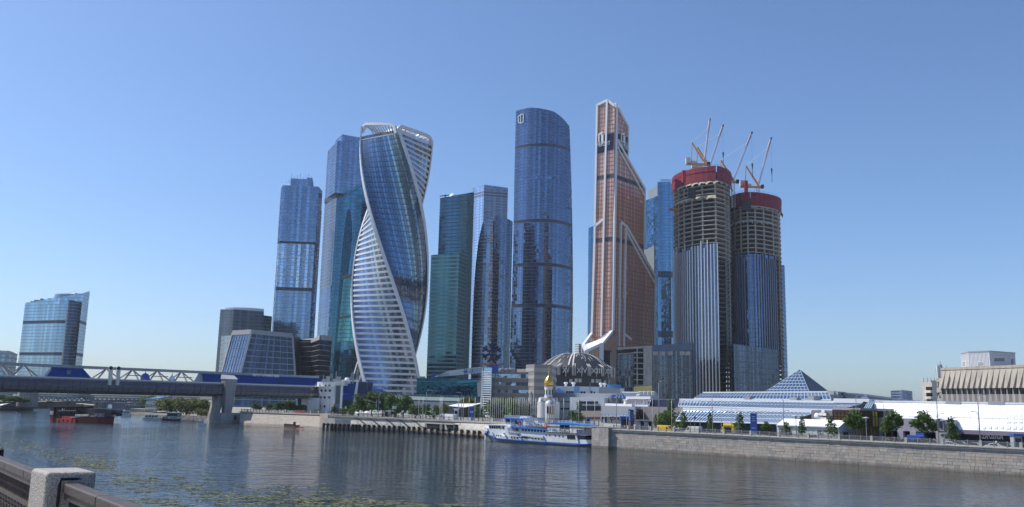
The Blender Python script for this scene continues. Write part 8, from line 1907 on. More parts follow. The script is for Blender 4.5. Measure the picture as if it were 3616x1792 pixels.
for x,yt,D,k,az,lab in [(1204,1391,430,0,0,'curved street lamp before the cobalt bridge head wing'),(1222+112,1388,432,0,0,'curved street lamp among the tall trees below the twisted tower'),(1502,1378,425,0,0,'curved street lamp at the left end of the pale walkway'),(1628,1386,400,0,180,'curved street lamp with left arm behind the wing canopy'),(1618,1399,395,0,180,'short curved street lamp beside the wing canopy'),(1871,1378,440,0,0,'curved street lamp left of the church'),(2177,1381,352,1,0,'street lamp with two arms before the slanted navy pavilion'),(2327,1345,345,1,0,'tall mast street lamp before the dark low rise block'),(2516,1396,Dw(2516,4),1,0,'street lamp with two arms before left slanted glazing'),(2768,1402,Dw(2768,4),1,180,'street lamp before the left end of white tent'),(3026,1396,Dw(3026,10),1,0,'street lamp rising behind the dense dark tree'),(3124,1420,Dw(3124,4),1,180,'street lamp beside the broad round maple'),(3312,1406,Dw(3312,4),1,180,'street lamp at the lilac grey entrance block'),(3458,1392,Dw(3458,3),1,0,'street lamp nearest the right edge before the white hall'),(890,1424,470,0,0,'thin street lamp right of the bridge lift tower'),(1090,1392,470,0,0,'thin street lamp before the bridge head annex'),(1160,1396,452,0,0,'street lamp with curved arm before round portholes')]:
    p=P(x,1500,D); p.z=GL if x<2200 or True else 6; h=P(x,yt,D).z-GL; o=lp[k] if not lu[k] else dup(lp[k],(0,0,0)); lu[k]=1; s=h/(11.1 if k==0 else 11.6); o.location=p; o.rotation_euler=(0,0,R(az)); o.scale=(s,s,s); tag(o,lab,'street lamp','street lamps on the far bank')
# short lantern posts on the promenade
lt=thing('lantern_post',None,'lantern'); MB().tube([(0,0,0),(0,0,4.6)],.09,8).build('pole',STEEL,lt); MB().lathe((0,0,4.5),[(.1,0),(.22,.1),(.3,.7),(0,.7)],10).build('lantern',GREYP,lt); ln_=COL.objects[-1]; MB().lathe((0,0,5.2),[(.75,0),(.7,.08),(0,.3)],12).build('hood',GREYP,ln_)
for i,(x,yt,lab) in enumerate([(3060,1474,'lantern post with flat hood right of the dense dark tree'),(2812,1467,'thin lantern post left of the slim young tree at tent'),(3334,1482,'lantern post left of the ragged slim tree'),(2607,1461,'thin lantern post crossing the conical tree left of blue banner')]):
    D=Dw(x,3); p=P(x,1530,D); p.z=6.0; o=lt if i==0 else dup(lt,(0,0,0)); s=(P(x,yt,D).z-6.)/5.4; o.location=p; o.scale=(s,s,s); tag(o,lab,'lantern post','lantern posts on the promenade')
# banners, bus stops, boards
def banner_stand(lab,x,y0,y1,wpx,D,mats):
    p=P(x,y1,D); z0=GL; z1=P(x,y0,D).z; w_=wpx*D/FPX; t=thing('banner_stand',lab,'banner',(p.x,p.y,z0))
    MB().cbox((p.x,p.y,z0),(w_,.5,z1-z0-.01),R(-12)).build('panel',mats[0],t); MB().cbox((p.x,p.y,z1),(w_*1.06,.6,.25),R(-12)).build('cap',WHITE,t)
    d=Vector((math.cos(R(-12)),math.sin(R(-12)),0)); n=Vector((d.y,-d.x,0)); H=z1-z0
    return t,p,d,n,z0,z1,w_
BB=plain('banner blue',(.03,.12,.42),.5,amt=.08)
t,p,d,n,z0,z1,w_=banner_stand('tall blue banner with white lettering lines and red marks before the slanted glazing',2662,1461,1524,22,Dw(2662,5),[BB])
for i,(zf,wf,c_) in enumerate(((.88,.5,WHITE),(.79,.4,WHITE),(.7,.6,WHITE),(.61,.3,RED),(.53,.75,RED),(.41,.7,WHITE))): MB().bar(p.xyz*1+Vector((0,0,z0+(z1-z0)*zf-p.z))-d*w_*wf/2+n*.27,p+Vector((0,0,z0+(z1-z0)*zf-p.z))+d*w_*wf/2+n*.27,.05,.13).build('text_line',c_,t)
MB().add([p+Vector((0,0,z0-p.z))-d*w_*.48+n*.29,p+Vector((0,0,z0-p.z))+d*w_*.48+n*.29,p+Vector((0,0,z0+(z1-z0)*.2-p.z))+d*w_*.48+n*.29,p+Vector((0,0,z0+(z1-z0)*.27-p.z))-d*w_*.48+n*.29],[(0,1,2,3)]).build('white_foot',WHITE,t)
text('60',1.4,BB,'round_number',t,p+Vector((0,0,z0+1.6-p.z))+n*.3,d,(0,0,1),.03)
t,p,d,n,z0,z1,w_=banner_stand('narrow blue and orange vertical sign beside the purple plum tree',2223,1446,1500,7,Dw(2223,10),[BB]); MB().cbox((p.x+n.x*.1,p.y+n.y*.1,z0),(w_*1.02,.5,(z1-z0)*.45),R(-12)).build('orange_half',plain('orange sign',(.75,.3,.05),.5,scale=2,amt=.4),t)
for i in range(6): MB().cbox((p.x+n.x*.28,p.y+n.y*.28,z0+(z1-z0)*(.5+i*.075)),(w_*.6,.06,.35),R(-12)).build('letter',WHITE,t)
t,p,d,n,z0,z1,w_=banner_stand('dark navy stele with list of names beside the orange sign',2232,1448,1500,11,Dw(2232,11.5),[plain('stele navy',(.03,.06,.2),.5)])
for i in range(5): MB().cbox((p.x+n.x*.26,p.y+n.y*.26,z0+(z1-z0)*(.55+i*.08)),(w_*.5,.05,.16),R(-12)).build('text_line',GREYP,t)
t,p,d,n,z0,z1,w_=banner_stand('blue upright banner with white skyline before the flagpoles',1666,1437,1473,13,372,[BB])
for i in range(5): MB().cbox((p.x+d.x*(i-2)*.28+n.x*.27,p.y+d.y*(i-2)*.28+n.y*.27,z0+(z1-z0)*.6),(.16,.05,.5+abs(i-2)*.2),R(-12)).build('skyline_mark',WHITE,t)
def busstop(lab,x0,x1,y,D):
    a,b=P(x0,1490,D),P(x1,1490,D-1); t=thing('bus_shelter',lab,'bus stop',(a.x,a.y,GL)); z=P((x0+x1)/2,y,D).z; a.z=b.z=z
    MB().bar(a,b,1.8,.22).build('roof',PALE,t)
    for i in range(5): q=a.lerp(b,(i+.3)/4.6); MB().bar((q.x,q.y+.6,GL),(q.x,q.y+.6,z),.1).build('post',STEEL,t)
    pl=Pl((a.x,a.y+.7),(b.x,b.y+.7))
    for i in range(4): MB().slab(pl,[(pl.L*(i+.05)/4,GL+.5),(pl.L*(i+.95)/4,GL+.5),(pl.L*(i+.95)/4,z-.4),(pl.L*(i+.05)/4,z-.4)],0,.04).build('glass_panel',DGLASS if i%2 else GREYP,t)
    MB().bar((a.x+1,a.y+.4,GL+.5),(b.x-1,b.y+.4,GL+.5),.4,.08).build('bench',BARK,t)
busstop('glass bus shelter with flat pale roof before the rough stone wall',2246,2306,1485,Dw(2275,7)); busstop('white framed bus shelter behind the dark railing below the twisted tower',1345,1390,1452,425)
def board(name,lab,cat,x0,x1,y0,y1,D,c,leg=True,face=None):
    a,b=P(x0,y1,D),P(x1,y1,D); z0,z1=P(x0,y1,D).z,P(x0,y0,D).z; t=thing(name,lab,cat,(a.x,a.y,GL)); pl=Pl(a.xy,b.xy); MB().slab(pl,rect(pl,z0,z1),0,.12).build('panel',c,t)
    fr=MB()
    for p,q in (((0,z0),(pl.L,z0)),((pl.L,z0),(pl.L,z1)),((pl.L,z1),(0,z1)),((0,z1),(0,z0))): fr.bar(pl.pt(*p,.1),pl.pt(*q,.1),.1)
    fr.build('frame',STEEL if c is not STEEL else DARK,t); m=MB(); 
    for u in ((.1,pl.L-.1) if x1-x0>9 else (pl.L/2,)): m.bar(pl.pt(u,GL,-.05),pl.pt(u,z1 if x1-x0>9 else z0+.1,-.05),.12)
    m.build('legs',STEEL,t)
    if face: text(face[0],face[1],face[2],'lettering',t,pl.pt(pl.L/2,(z0+z1)/2,.14),(pl.d.x,pl.d.y,0) if pl.d.x>0 else (-pl.d.x,-pl.d.y,0),(0,0,1),.02,fit=pl.L*.6)
    return t
board('notice_board','large white notice board on two legs left of the broad dark tree','notice board',1385,1400,1435,1445,428,WHITE); board('sign','small white board above red sign behind the dark railing','sign',1418,1426,1450,1456,424,WHITE); board('sign','small red board behind the dark railing','sign',1416,1421,1458,1465,423,RED)
PG=plain('billboard print',(.2,.19,.2),.5,scale=1.2,amt=.7); board('billboard','dark picture billboard beside the white bridge head','billboard',1178,1198,1427,1444,445,PG)
GY=plain('lime sign border',(.55,.75,.1),.5)
for lab,x,y,D in (('square crossing sign with lime border before low green trees',1521,1454,410),('square crossing sign with lime border before the dark tree by flagpoles',1711,1459,375),('square crossing sign with lime border behind the ship wheelhouse',1800,1462,362),('square crossing sign with lime border before the church apse',1948,1462,345),('square crossing sign with lime border by the dark railing, leftmost of all',1221,1440,430)): board('crossing_sign',lab,'road sign',x-3.4,x+3.4,y-4.2,y+4.2,D,GY)
def signpost(lab,x,y,D,c,r=.45):
    p=P(x,y,D); t=thing('road_sign',lab,'road sign',(p.x,p.y,GL)); MB().tube([(p.x,p.y,GL),(p.x,p.y,p.z+r)],.06,6).build('post',STEEL,t); MB().tube([(p.x,p.y-.12,p.z),(p.x,p.y-.06,p.z)],r,16).build('disc',c,t); MB().cbox((p.x,p.y-.16,p.z-.09),(r*1.2,.04,.18)).build('bar',WHITE,t)
signpost('round red no entry sign at the end of stone parapet',2164,1478,Dw(2164,4),RED,.6)
board('blue_sign','small blue direction sign on a post before the white minibus','road sign',2451,2456,1472,1482,Dw(2453,6),BLUE)
def traffic():
    q=P(1327,1468,428); t=thing('traffic_light','traffic light mast with long arm over the road by the tall trees','traffic light',(q.x,q.y,GL)); z=P(1327,1413,428).z; MB().tube([(q.x,q.y,GL),(q.x,q.y,z)],[.16,.12],8).build('mast',PALE,t); e=P(1279,1412,428); MB().tube([(q.x,q.y,P(1327,1424,428).z),((q.x+e.x)/2,q.y,e.z-.3),(e.x,q.y,e.z)],.09,6).build('arm',PALE,t)
    MB().cbox((e.x,q.y,e.z-.8),(.5,.4,1.5)).build('signal_head',DARK,t); MB().cbox((e.x+9.4*.9,q.y-.1,e.z-1.6),(.9,.2,1.2)).build('arm_sign',GREYP,t); MB().cbox((q.x,q.y-.2,P(1327,1452,428).z),(.6,.4,1.6)).build('signal_head',DARK,t); m,tt,b=nodes('green signal'); b.inputs['Base Color'].default_value=(.02,.5,.25,1); b.inputs['Emission Color'].default_value=(.05,1,.5,1); b.inputs['Emission Strength'].default_value=.8; MB().tube([(q.x,q.y-.45,P(1327,1450,428).z),(q.x,q.y-.38,P(1327,1450,428).z)],.32,10).build('green_light',m,t)
traffic()
def kiosk(lab,x0,x1,y,D,wall,roof):
    a,b=P(x0,1480,D),P(x1,1480,D); t=thing('kiosk',lab,'kiosk',(a.x,a.y,GL)); z=P(x0,y,D).z; dp=2.2; MB().prism([a.xy,b.xy,(b.x+.3,b.y+dp),(a.x+.3,a.y+dp)],GL,z).build('walls',wall,t); MB().prism([(a.x-.3,a.y-.4),(b.x+.3,b.y-.4),(b.x+.6,b.y+dp),(a.x,a.y+dp)],z,z+.5).build('roof',roof,t); pl=Pl(a.xy,b.xy); MB().slab(pl,[(pl.L*.15,GL+1),(pl.L*.85,GL+1),(pl.L*.85,z-.5),(pl.L*.15,z-.5)],0,.08).build('window',DGLASS,t)
kiosk('white booth before the wing canopy entrance',1603,1616,1447,385,WHITE,WHITE); kiosk('small blue roofed booth at the right edge among parked cars',3576,3604,1540,Dw(3590,7),GREYP,BLUE); kiosk('blue site cabin before the white annex',2068,2084,1478,360,BLUE,BLUE); kiosk('blue display booth under the slanted navy pavilion',2192,2222,1476,Dw(2205,14),BLUE,BLUE)
for lab,x,y,D in (('white and blue cafe parasol behind the dark railing',1262,1455,430),('white parasol left of the bus shelter',1295,1451,430)):
    p=P(x,1466,D); p.z=GL; z=P(x,y,D).z-GL; t=thing('parasol',lab,'parasol',tuple(p)); MB().tube([p,p+Vector((0,0,z))],.05,6).build('pole',STEEL,t); MB().lathe((p.x,p.y,GL+z-.9),[(1.5,0),(.8,.5),(0,.9)],8).build('cover',WHITE,t); MB().cbox(p,(.7,.7,.12)).build('foot',CONC,t)
def ywarp():
    p=Bx(2571,8); t=thing('yellow_arch','yellow inflatable arch gate on the promenade before the glazing','arch',tuple(p)); d=-Vector((UB.x,UB.y,0)); 
    pts=[p+d*(-1.9)+Vector((0,0,0)),p+d*(-1.9)+Vector((0,0,2.2)),p+d*(-1.3)+Vector((0,0,3.2)),p+d*1.3+Vector((0,0,3.2)),p+d*1.9+Vector((0,0,2.2)),p+d*1.9]; MB().tube(pts,.62,10).build('tube',YEL,t,smooth=True); 
    for i in (1,4): MB().tube([pts[i]-Vector((0,0,1.3)),pts[i]-Vector((0,0,.4))],.66,10).build('white_band',WHITE,t)
    MB().tube([pts[2],pts[3]],.66,10).build('crossbar',plain('ochre strip',(.5,.33,.03),.5),t)
ywarp()
def fence():
    t=thing('mesh_fence','dark see through mesh fence behind the parked cars','fence',tuple(Bx(2900,12))); 
    a,b=Bx(2640,12.5),Bx(3130,12.5); m=MB(); L=(b-a).length; n=int(L/2.6)
    for i in range(n+1): q=a.lerp(b,i/n); MB().bar(q,q+Vector((0,0,2.5)),.09).build('post',DARK,t)
    for h in (.2,1.3,2.4): m.bar(a+Vector((0,0,h)),b+Vector((0,0,h)),.05)
    for i in range(n*6): q=a.lerp(b,i/(n*6)); m.bar(q+Vector((0,0,.1)),q+Vector((0,0,2.4)),.025)
    stuff(m.build('wires',DARK,t))
    t=thing('iron_fence','dark iron fence in front of church and white annex','fence',tuple(P(2000,1490,372))); a,b=P(1880,1480,388),P(2130,1495,358); a.z=b.z=GL; m=MB(); L=(b-a).length; n=int(L/2.4)
    for i in range(n+1): q=a.lerp(b,i/n); MB().bar(q,q+Vector((0,0,2.5)),.12).build('post',DARK,t)
    for h in (.3,2.2): m.bar(a+Vector((0,0,h)),b+Vector((0,0,h)),.07)
    for i in range(n*8): q=a.lerp(b,i/(n*8)); m.bar(q+Vector((0,0,.1)),q+Vector((0,0,2.4)),.04)
    stuff(m.build('bars',DARK,t))
fence()
# ================================================================== vehicles
def carproto(name,cat,L,Wd,H,prof,glasspoly,paint):
    t=thing(name,None,cat); b=MB(); n=len(prof); w=Wd/2
    sx=lambda x:x*L
    A=[(sx(x),-w,z*H) for x,z in prof]; B=[(sx(x),w,z*H) for x,z in prof]; b.add(A+B,[tuple(range(n)),tuple(range(n,2*n))[::-1]]+[(i,(i+1)%n,n+(i+1)%n,n+i) for i in range(n)]); o=b.build('body',paint,t,bevel=.06)
    for pts in glasspoly:
        for s in (-1,1): m=MB(); m.poly([(sx(x),s*(w+.012),z*H) for x,z in pts]); m.build('side_window',DGLASS,t)
    for x in (.19,.8):
        for s in (-1,1): MB().tube([(sx(x-.5),s*(w-.22),.33),(sx(x-.5),s*(w+.02),.33)],.33,14).build('wheel',BLACK,t); wl_=COL.objects[-1]; MB().tube([(sx(x-.5),s*(w),.33),(sx(x-.5),s*(w+.04),.33)],.19,10).build('rim',GREYP,wl_)
    return t
def shift(ps): return [(x-.5,z) for x,z in ps]
sedan=carproto('parked_car','car',4.5,1.78,1.48,shift([(0,.2),(.02,.5),(.12,.58),(.24,.64),(.38,.97),(.5,1.),(.66,.98),(.82,.68),(.97,.62),(1,.4),(.99,.2)]),[shift([(.28,.65),(.39,.92),(.5,.95),(.5,.65)]),shift([(.52,.65),(.52,.95),(.65,.93),(.76,.66)])],plain('car silver',(.36,.37,.39),.25,.5,amt=.05))
m=MB(); m.quad((4.5*(.235-.5),-.75,.97),(4.5*(.235-.5),.75,.97),(4.5*(.375-.5),.66,1.42),(4.5*(.375-.5),-.66,1.42)); [setattr(o,'location',(-.02,0,.02)) for o in [m.build('windscreen',DGLASS,sedan)]]
for s in (-1,1): MB().cbox((-2.22,s*.62,.68),(.08,.34,.16)).build('headlight',WHITE,sedan); MB().cbox((2.2,s*.62,.72),(.08,.34,.16)).build('tail_light',RED,sedan)
van=carproto('van','van',5.4,1.95,2.45,shift([(0,.15),(.01,.42),(.1,.5),(.22,.95),(.28,1.),(.98,1.),(1,.95),(1,.15)]),[shift([(.17,.55),(.25,.85),(.34,.86),(.34,.55)])],plain('van white',(.75,.75,.75),.35,amt=.05))
m=MB(); m.quad((5.4*(.115-.5)-.03,-.8,1.3),(5.4*(.115-.5)-.03,.8,1.3),(5.4*(.215-.5)-.03,.7,2.25),(5.4*(.215-.5)-.03,-.7,2.25)); m.build('windscreen',DGLASS,van)
for s in (-1,1): MB().cbox((-2.68,s*.7,.8),(.08,.32,.2)).build('headlight',GREYP,van)
PA=math.atan2(UB.y,UB.x)
cc={'black':plain('car black',(.015,.015,.018),.2,.3,amt=.1),'white':plain('car white',(.75,.75,.75),.25,amt=.03),'navy':plain('car navy',(.02,.03,.08),.2,.3,amt=.1),'grey':plain('car grey',(.12,.125,.13),.25,.4,amt=.08),'silver':None}
cars=[(2866,10,'silver','sedan',0,'silver car parked before the middle of white tent'),(3096,9,'grey','sedan',0,'dark grey car parked left of the broad round maple'),(3126,11,'silver','sedan',0,'silver car parked behind the broad round maple'),(3160,9,'black','sedan',0,'black car parked right of the broad round maple'),(3196,10,'silver','sedan',0,'silver car parked before the white garage opening'),(3238,9,'black','sedan',0,'black car parked in front of the blue portal'),(3268,11,'grey','sedan',0,'grey car parked behind the maple at the entrance block'),(3352,5,'white','sedan',0,'white car close to the railing under the ragged slim tree'),(3385,10,'silver','sedan',0,'silver car right of the ragged slim tree'),(3424,11,'black','sedan',0,'black car left of the street lamp nearest the right edge'),(3436,6.5,'grey','sedan',0,'dark grey car parked near railing left of last street lamp'),(3475,10,'black','sedan',0,'black car before the white shop lettering'),(3508,8,'white','sedan',0,'white car among dark cars before the shop lettering'),(3545,10,'black','sedan',0,'black car left of the blue roofed booth'),(3610,9,'grey','sedan',0,'grey car cut by the right edge of picture'),(2350,8,'y','van',0,'yellow van parked beside the tall poplar'),(2375,11,'navy','sedan',0,'navy car behind the yellow van'),(2447,10,'w','van',0,'white minibus parked before the left slanted glazing'),(3240,14,'b','van',0,'bright blue van inside the blue portal'),(1578,None,'w','van',0,'long white coach parked before the wing canopy'),(2730,11,'black','sedan',0,'black car parked at the left corner of white tent'),(2760+320,14,'navy','sedan',0,'navy car half hidden behind the mesh fence')]
us={'sedan':0,'van':0}
for x,off,col,kind,rz,lab in cars:
    pr=sedan if kind=='sedan' else van; o=pr if not us[kind] else dup(pr,(0,0,0)); us[kind]=1
    p=Bx(x,off) if off else P(x,1475,385); p.z=GL; o.location=p; o.rotation_euler=(0,0,PA+(math.pi if x%2 else 0)); tag(o,lab,'car' if kind=='sedan' else 'van','vehicles parked along the far bank')
    if col in cc and cc[col]: repaint(o,'body',cc[col])
    if col=='w': repaint(o,'body',cc['white'])
    if col=='y': repaint(o,'body',YEL)
    if col=='b': repaint(o,'body',BLUE)
    if off is None: o.scale=(1.9,1.2,1.2); o.rotation_euler=(0,0,PA+math.pi)
# ================================================================== people
def person(label,p,rz,shirt,trousers,skin=(.5,.32,.24),pose='stand',hair=(.05,.035,.03)):
    J=[(0,0,.95),(0,0,1.2),(0,0,1.42),(0,0,1.53),(0,.01,1.66)]; E=[(0,1),(1,2),(2,3),(3,4)]; Rr=[.14,.13,.15,.06,.1]
    def add(pts,rs,root):
        k=root
        for q,r in zip(pts,rs): J.append(q); Rr.append(r); E.append((k,len(J)-1)); k=len(J)-1
    if pose=='cycle':
        J[:]=[(0,0,.98),(0,-.18,1.18),(0,-.36,1.35),(0,-.42,1.45),(0,-.47,1.57)]
        for s in (-1,1): add([(s*.1,0,.93),(s*.11,-.38,.85 if s>0 else .6),(s*.11,-.2,.45 if s>0 else .22),(s*.11,-.33,.42 if s>0 else .18)],[.1,.07,.05,.04],0); add([(s*.19,-.36,1.32),(s*.22,-.5,1.1),(s*.2,-.7,1.05)],[.07,.045,.035],2)
    else:
        st=.16 if pose=='walk' else .02
        for s in (-1,1): add([(s*.1,0,.9),(s*.11,-s*st,.5),(s*.11,-s*st*1.6+ (0.08 if s>0 else 0),.08),(s*.11,-s*st*1.6-.14,.04)],[.1,.07,.05,.04],0); add([(s*.19,0,1.4),(s*.25,s*st*.6,1.12),(s*.24,s*st*.9-.08,.86)],[.065,.045,.035],2)
    me=bpy.data.meshes.new('person'); me.from_pydata(J,E,[]); o=bpy.data.objects.new('person_body',me); COL.objects.link(o)
    sk=o.modifiers.new('s','SKIN'); sub=o.modifiers.new('u','SUBSURF'); sub.levels=1; sub.render_levels=1
    for v,r in zip(me.skin_vertices[0].data,Rr): v.radius=(r,r)
    me.skin_vertices[0].data[0].use_root=True
    dg=bpy.context.evaluated_depsgraph_get(); dg.update(); m2=bpy.data.meshes.new_from_object(o.evaluated_get(dg)); bpy.data.objects.remove(o)
    t=thing('person',label,'person',p); t.rotation_euler=(0,0,rz)
    ms=[plain('skin',skin,.6) if 'skin' not in bpy.data.materials else bpy.data.materials['skin'],shirt,trousers]; m2.materials.clear(); [m2.materials.append(x) for x in ms]
    for f in m2.polygons:
        z=f.center.z; ax=abs(f.center.x); lim=(1.0 if pose!='cycle' else 1.02)
        f.material_index=0 if z>1.46 or (ax>.21 and z<1.2 and z>.78) else (1 if z>lim-.03 else (2 if z>.1 else 2)); f.use_smooth=True
        if pose=='cycle': f.material_index=0 if (z>1.42 or z<.5) else (1 if z>1.0 else 2)
    b=bpy.data.objects.new('body',m2); COL.objects.link(b); b.parent=t
    hd=J[4]; MB().lathe((hd[0],hd[1]+.02,hd[2]-.02),[(.11,0),(.118,.06),(.09,.12),(0,.145)],10).build('hair',plain('dark hair',hair,.7) if 'dark hair' not in bpy.data.materials else bpy.data.materials['dark hair'],t,smooth=True)
    return t
wsh=plain('white shirt',(.7,.7,.7),.8); dsh=plain('dark shirt',(.04,.04,.05),.8); jean=plain('dark jeans',(.04,.05,.08),.8); beige=plain('beige shorts',(.4,.33,.25),.8); skinm=plain('skin shirtless',(.5,.32,.24),.6)
def pp(px,off): q=Bx(px,off); q.z=5.95; return q
for lab,q,rz,a,b,po in (('pedestrian in white shirt beside the no entry sign',pp(2165,2.2),PA-math.pi/2,wsh,jean,'walk'),('pedestrian in white top before the navy pavilion',pp(2206,2.4),PA+math.pi/2,wsh,jean,'walk'),('pedestrian in dark shirt at the glass bus shelter',pp(2292,2.6),PA+math.pi/2,dsh,jean,'stand'),('pedestrian in white near the yellow arch',pp(2550,3),PA,wsh,beige,'walk'),('pedestrian in white shirt among cars near right edge',pp(3512,5),PA,wsh,jean,'walk')): person(lab,tuple(q),rz,a,b,pose=po)
for lab,x,D,a,b in (('pedestrian in white on the promenade, leftmost of three by stairs',1152,436,wsh,dsh),('pedestrian in dark clothes, middle of three by stairs',1170,428,dsh,jean),('pedestrian in pale clothes, right of three by stairs',1177,425,wsh,beige),('pedestrian in dark clothes at the white framed bus shelter',1369,412,dsh,jean),('pedestrian in pale shirt left of the low trees',1467,404,wsh,jean)):
    q=P(x,1466,D); q.z=5.6; person(lab,tuple(q),random.uniform(0,6),a,b,pose='walk')
q=pp(3300,3.4); cyc=person('shirtless cyclist riding along the promenade before the entrance block',tuple(q),PA+math.pi/2,skinm,jean,pose='cycle')
def bike(q,rz):
    t=thing('bicycle','dark bicycle ridden by the shirtless cyclist','bicycle',tuple(q)); t.rotation_euler=(0,0,rz)
    OFF[t.name]=(0,0,0)
    for y,nm in ((.45,'wheel'),(-.62,'wheel')): MB().tube([(0,y+.34*math.cos(i*.393),.34+.34*math.sin(i*.393)) for i in range(17)],.022,5,caps=False).build(nm,BLACK,t)
    m=MB(); m.tube([(0,.45,.34),(0,.05,.32),(0,-.5,.82),(0,.12,.8),(0,.05,.32)],.02,5).tube([(0,.45,.34),(0,.12,.8)],.015,5).tube([(0,-.62,.34),(0,-.5,.95)],.02,5); m.build('frame',DARK,t); MB().cbox((0,.14,.88),(.14,.26,.06)).build('saddle',BLACK,t); MB().tube([(-.25,-.55,1.02),(0,-.5,.98),(.25,-.55,1.02)],.018,5).build('handlebar',BLACK,t)
bike(q,PA+math.pi/2)
# ================================================================== lily pads on the water
def lilies():
    m_=leafmat('lily pad',(.125,.135,.07),.1); mb=MB(); rr=random.Random(21)
    def patch(px0,py0,px1,py1,wy,n,clump):
        cs=[]
        for _ in range(clump):
            e=rr.random(); cs.append((px0+(px1-px0)*e+rr.gauss(0,20),py0+(py1-py0)*e+rr.gauss(0,wy)))
        for _ in range(n):
            c=rr.choice(cs); x=c[0]+rr.gauss(0,13); y=c[1]+rr.gauss(0,1.); g=G(x,y,0)
            if g.y<30 or y>1840: continue
            r=.08+.34*rr.random()**3; a0=rr.random()*6; zt=.025+rr.random()*.02
            mb.poly([(g.x+r*math.cos(a0+i*1.047),g.y+r*math.sin(a0+i*1.047),zt+rr.uniform(-.02,.03)) for i in range(6)])
    patch(0,1557,390,1645,13,2000,190); patch(240,1628,390,1655,6,1000,40); patch(380,1690,760,1720,16,1100,90); patch(690,1755,1300,1780,16,2200,260); patch(1150,1775,1500,1786,8,800,60); patch(1440,1785,1680,1792,6,700,12); patch(360,1770,700,1785,14,700,26); patch(720,1700,1250,1745,14,380,26)
    o=mb.build('lily_pads',m_,None,fix=False); stuff(tag(o,'yellow green water lily pads floating in drifts near the camera','water lilies'))
lilies()
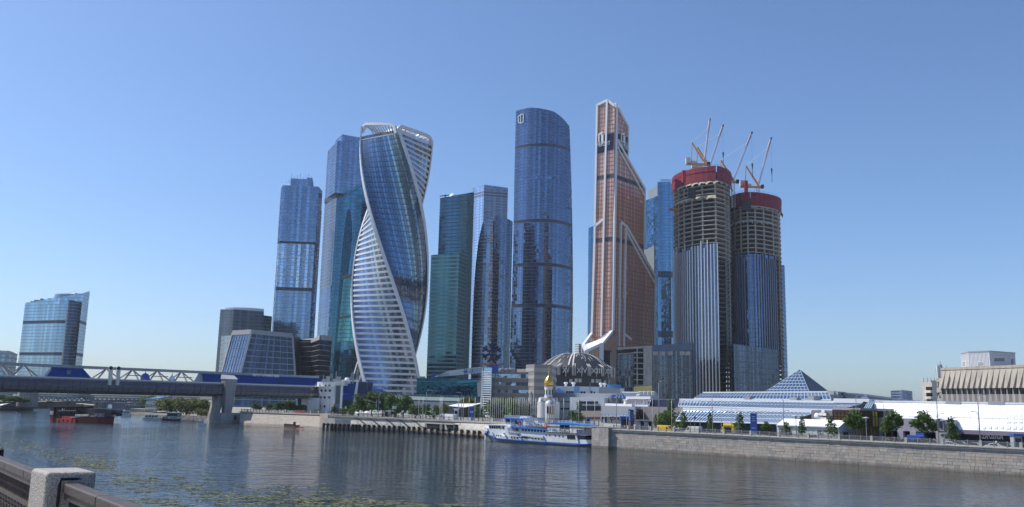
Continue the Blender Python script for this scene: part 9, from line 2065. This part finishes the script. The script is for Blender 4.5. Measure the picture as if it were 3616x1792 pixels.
# ================================================================== foreground railing
def foreground():
    m,t,b=nodes('sparkling granite'); b.inputs['Roughness'].default_value=.75
    tc=nn(t,'ShaderNodeTexCoord'); v=nn(t,'ShaderNodeTexNoise'); v.inputs['Scale'].default_value=70; v.inputs['Detail'].default_value=4; v.inputs['Roughness'].default_value=.7; t.links.new(tc.outputs['Object'],v.inputs[0])
    cr=nn(t,'ShaderNodeValToRGB'); e=cr.color_ramp.elements; e[0].position=.35; e[0].color=(.16,.14,.125,1); e[1].position=.62; e[1].color=(.46,.42,.37,1); t.links.new(v.outputs[0],cr.inputs[0]); t.links.new(cr.outputs[0],b.inputs['Base Color'])
    n3=nn(t,'ShaderNodeTexNoise'); n3.inputs['Scale'].default_value=45; n3.inputs['Detail'].default_value=3; t.links.new(tc.outputs['Object'],n3.inputs[0]); bm=nn(t,'ShaderNodeBump'); bm.inputs['Strength'].default_value=.7; bm.inputs['Distance'].default_value=.02; t.links.new(n3.outputs[0],bm.inputs['Height']); t.links.new(bm.outputs[0],b.inputs['Normal'])
    iron=plain('weathered brown iron',(.075,.058,.05),.55,.25,scale=4,amt=.45,stain=.0,bump=.25); irond=plain('black iron',(.022,.021,.022),.5,.3,scale=5,amt=.3)
    U=Vector((.618,-.786,0)); Nw=Vector((.786,.618,0)); zt=13.25; zg=12.
    A=Vector((-4.70,8.87)); B=Vector((-4.32,8.44)); C=Vector((-3.95,8.66)); D=C+(A-B)
    post=thing('granite_post','square grey granite post of the near railing, bottom left','post',((A.x+C.x)/2,(A.y+C.y)/2,zg))
    mb=MB(); mb.prism([A,B,C,D],zg-.3,zt); ob=mb.build('post_block',m,post); md=ob.modifiers.new('b','BEVEL'); md.width=.035; md.segments=4
    for f in ob.data.polygons: f.use_smooth=False
    ctr=(A+B+C+D)/4
    mid=(B+C)/2
    # black iron socket on the post's right face
    s=Vector((mid.x,mid.y,0))+U*.0
    def panel(lab,p0,L,sgn):
        t=thing('iron_railing',lab,'railing',(p0.x,p0.y,zg)); d=U*sgn
        p=lambda k,z,o=0:Vector((p0.x,p0.y,0))+d*k+Nw*o+Vector((0,0,z))
        zr=13.15
        # hand rail in cast lengths with slightly rounded top
        k=0; i=0
        while k<L:
            l=min(1.22,L-k); x=MB(); x.bar(p(k+.004,zr-.05),p(k+l-.004,zr-.05),.14,.095); o=x.build('handrail',iron,t); md=o.modifiers.new('b','BEVEL'); md.width=.018; md.segments=3; k+=l; i+=1
        x=MB(); x.bar(p(0,zr-.125),p(L,zr-.125),.1,.05); x.build('under_rail',iron,t)
        x=MB(); x.bar(p(0,zr-.36),p(L,zr-.36),.07,.045); x.build('mid_rail',iron,t); x=MB(); x.bar(p(0,zg+.12),p(L,zg+.12),.07,.05); x.build('bottom_rail',iron,t)
        # meander frieze, one cast piece per repeat
        k=.05; w=.115; proto=None; 
        while k<L-.1:
            x=MB(); z0=zr-.335; h=.185; th=.022
            q=lambda a,b_:p(k+a*w,z0+b_*h)
            for a,b_ in (((.05,0),(.05,1)),((.05,.95),(.55,.95)),((.55,.95),(.55,.45)),((.55,.45),(.3,.45)),((.8,0),(.8,.75)),((.3,.05),(.8,.05)),((.3,.05),(.3,.3))): x.bar(q(*a),q(*b_),th,th)
            x.build('meander',irond if sgn>0 else iron,t); k+=w
        # looped bars: ring on top with two crossing stems
        k=.06; w=.2
        while k<L-.1:
            x=MB(); zc=zr-.50; 
            ring=[p(k+w/2+.055*math.sin(a)*(1-.0),zc+.085*math.cos(a)) for a in [j*math.pi/7 for j in range(15)]]
            x.tube(ring,.018,6,caps=False)
            arc=[p(k+w*.5+w*.5*math.sin(a),zc-.02+.125*math.cos(a)) for a in [(-1.7+j*.34) for j in range(11)]]
            x.tube(arc,.017,6)
            for s_ in (-1,1):
                x.tube([p(k+w/2+s_*w*.5,zc-.04),p(k+w/2+s_*w*.3,zc-.2),p(k+w/2-s_*w*.15,zc-.42),p(k+w/2-s_*w*.42,zg+.14)],.015,6)
            x.build('loop_bar',iron,t); k+=w
        return t
    e=.25
    pr=panel('black iron railing with meander frieze running right from the granite post',Vector((mid.x,mid.y,0)),9.5,1)
    pL=panel('brown iron railing with looped bars running left from the granite post',Vector(((A+D)/2).to_3d()),11.2,-1)
    x=MB(); c=Vector((mid.x,mid.y,13.15)); 
    x.tube([c+Nw*(-.1)+Vector((0,0,-.22)),c+Nw*(-.1)+Vector((0,0,-.02)),c+Nw*(-.09)+Vector((0,0,.035)),c+Nw*.09+Vector((0,0,.035)),c+Nw*.1+Vector((0,0,-.02)),c+Nw*.1+Vector((0,0,-.22))],.013,6); x.build('socket',irond,pr)
    p2=Vector(((A+D)/2).to_3d())-U*11.5; post2=thing('granite_post','next granite post of the near railing just beyond left edge','post',(p2.x,p2.y,zg)) if False else None
    # the stone parapet step under the railing
    k=Vector((mid.x,mid.y,0)); pl=[k-U*60-Nw*.45,k+U*40-Nw*.45,k+U*40+Nw*.45,k-U*60+Nw*.45]
    structure('near_kerb',MB().prism([(q.x,q.y) for q in pl],11.9,12.1),m)
    # dark post tip at the left edge
    q=P(3,1640,13.6); t=thing('iron_stanchion','dark iron stanchion tip at the left edge above the near railing','post',(q.x-.02,q.y,zg)); MB().bar((q.x-.03,q.y,zg),(q.x-.03,q.y,P(3,1596,13.6).z),.07,.07).build('stanchion',irond,t); MB().lathe((q.x-.03,q.y,P(3,1596,13.6).z),[(.045,0),(.05,.03),(0,.06)],8).build('cap',irond,t)
foreground()
# ================================================================== summer haze
m=bpy.data.materials.new('haze'); m.use_nodes=True; t=m.node_tree; t.nodes.remove(t.nodes['Principled BSDF'])
v=t.nodes.new('ShaderNodeVolumePrincipled'); v.inputs['Color'].default_value=(.8,.88,1,1); v.inputs['Density'].default_value=.00005; v.inputs['Anisotropy'].default_value=.2
t.links.new(v.outputs[0],t.nodes['Material Output'].inputs['Volume'])
stuff(MB().box(-2600,-700,-1.5,2600,4100,420).build('haze',m))
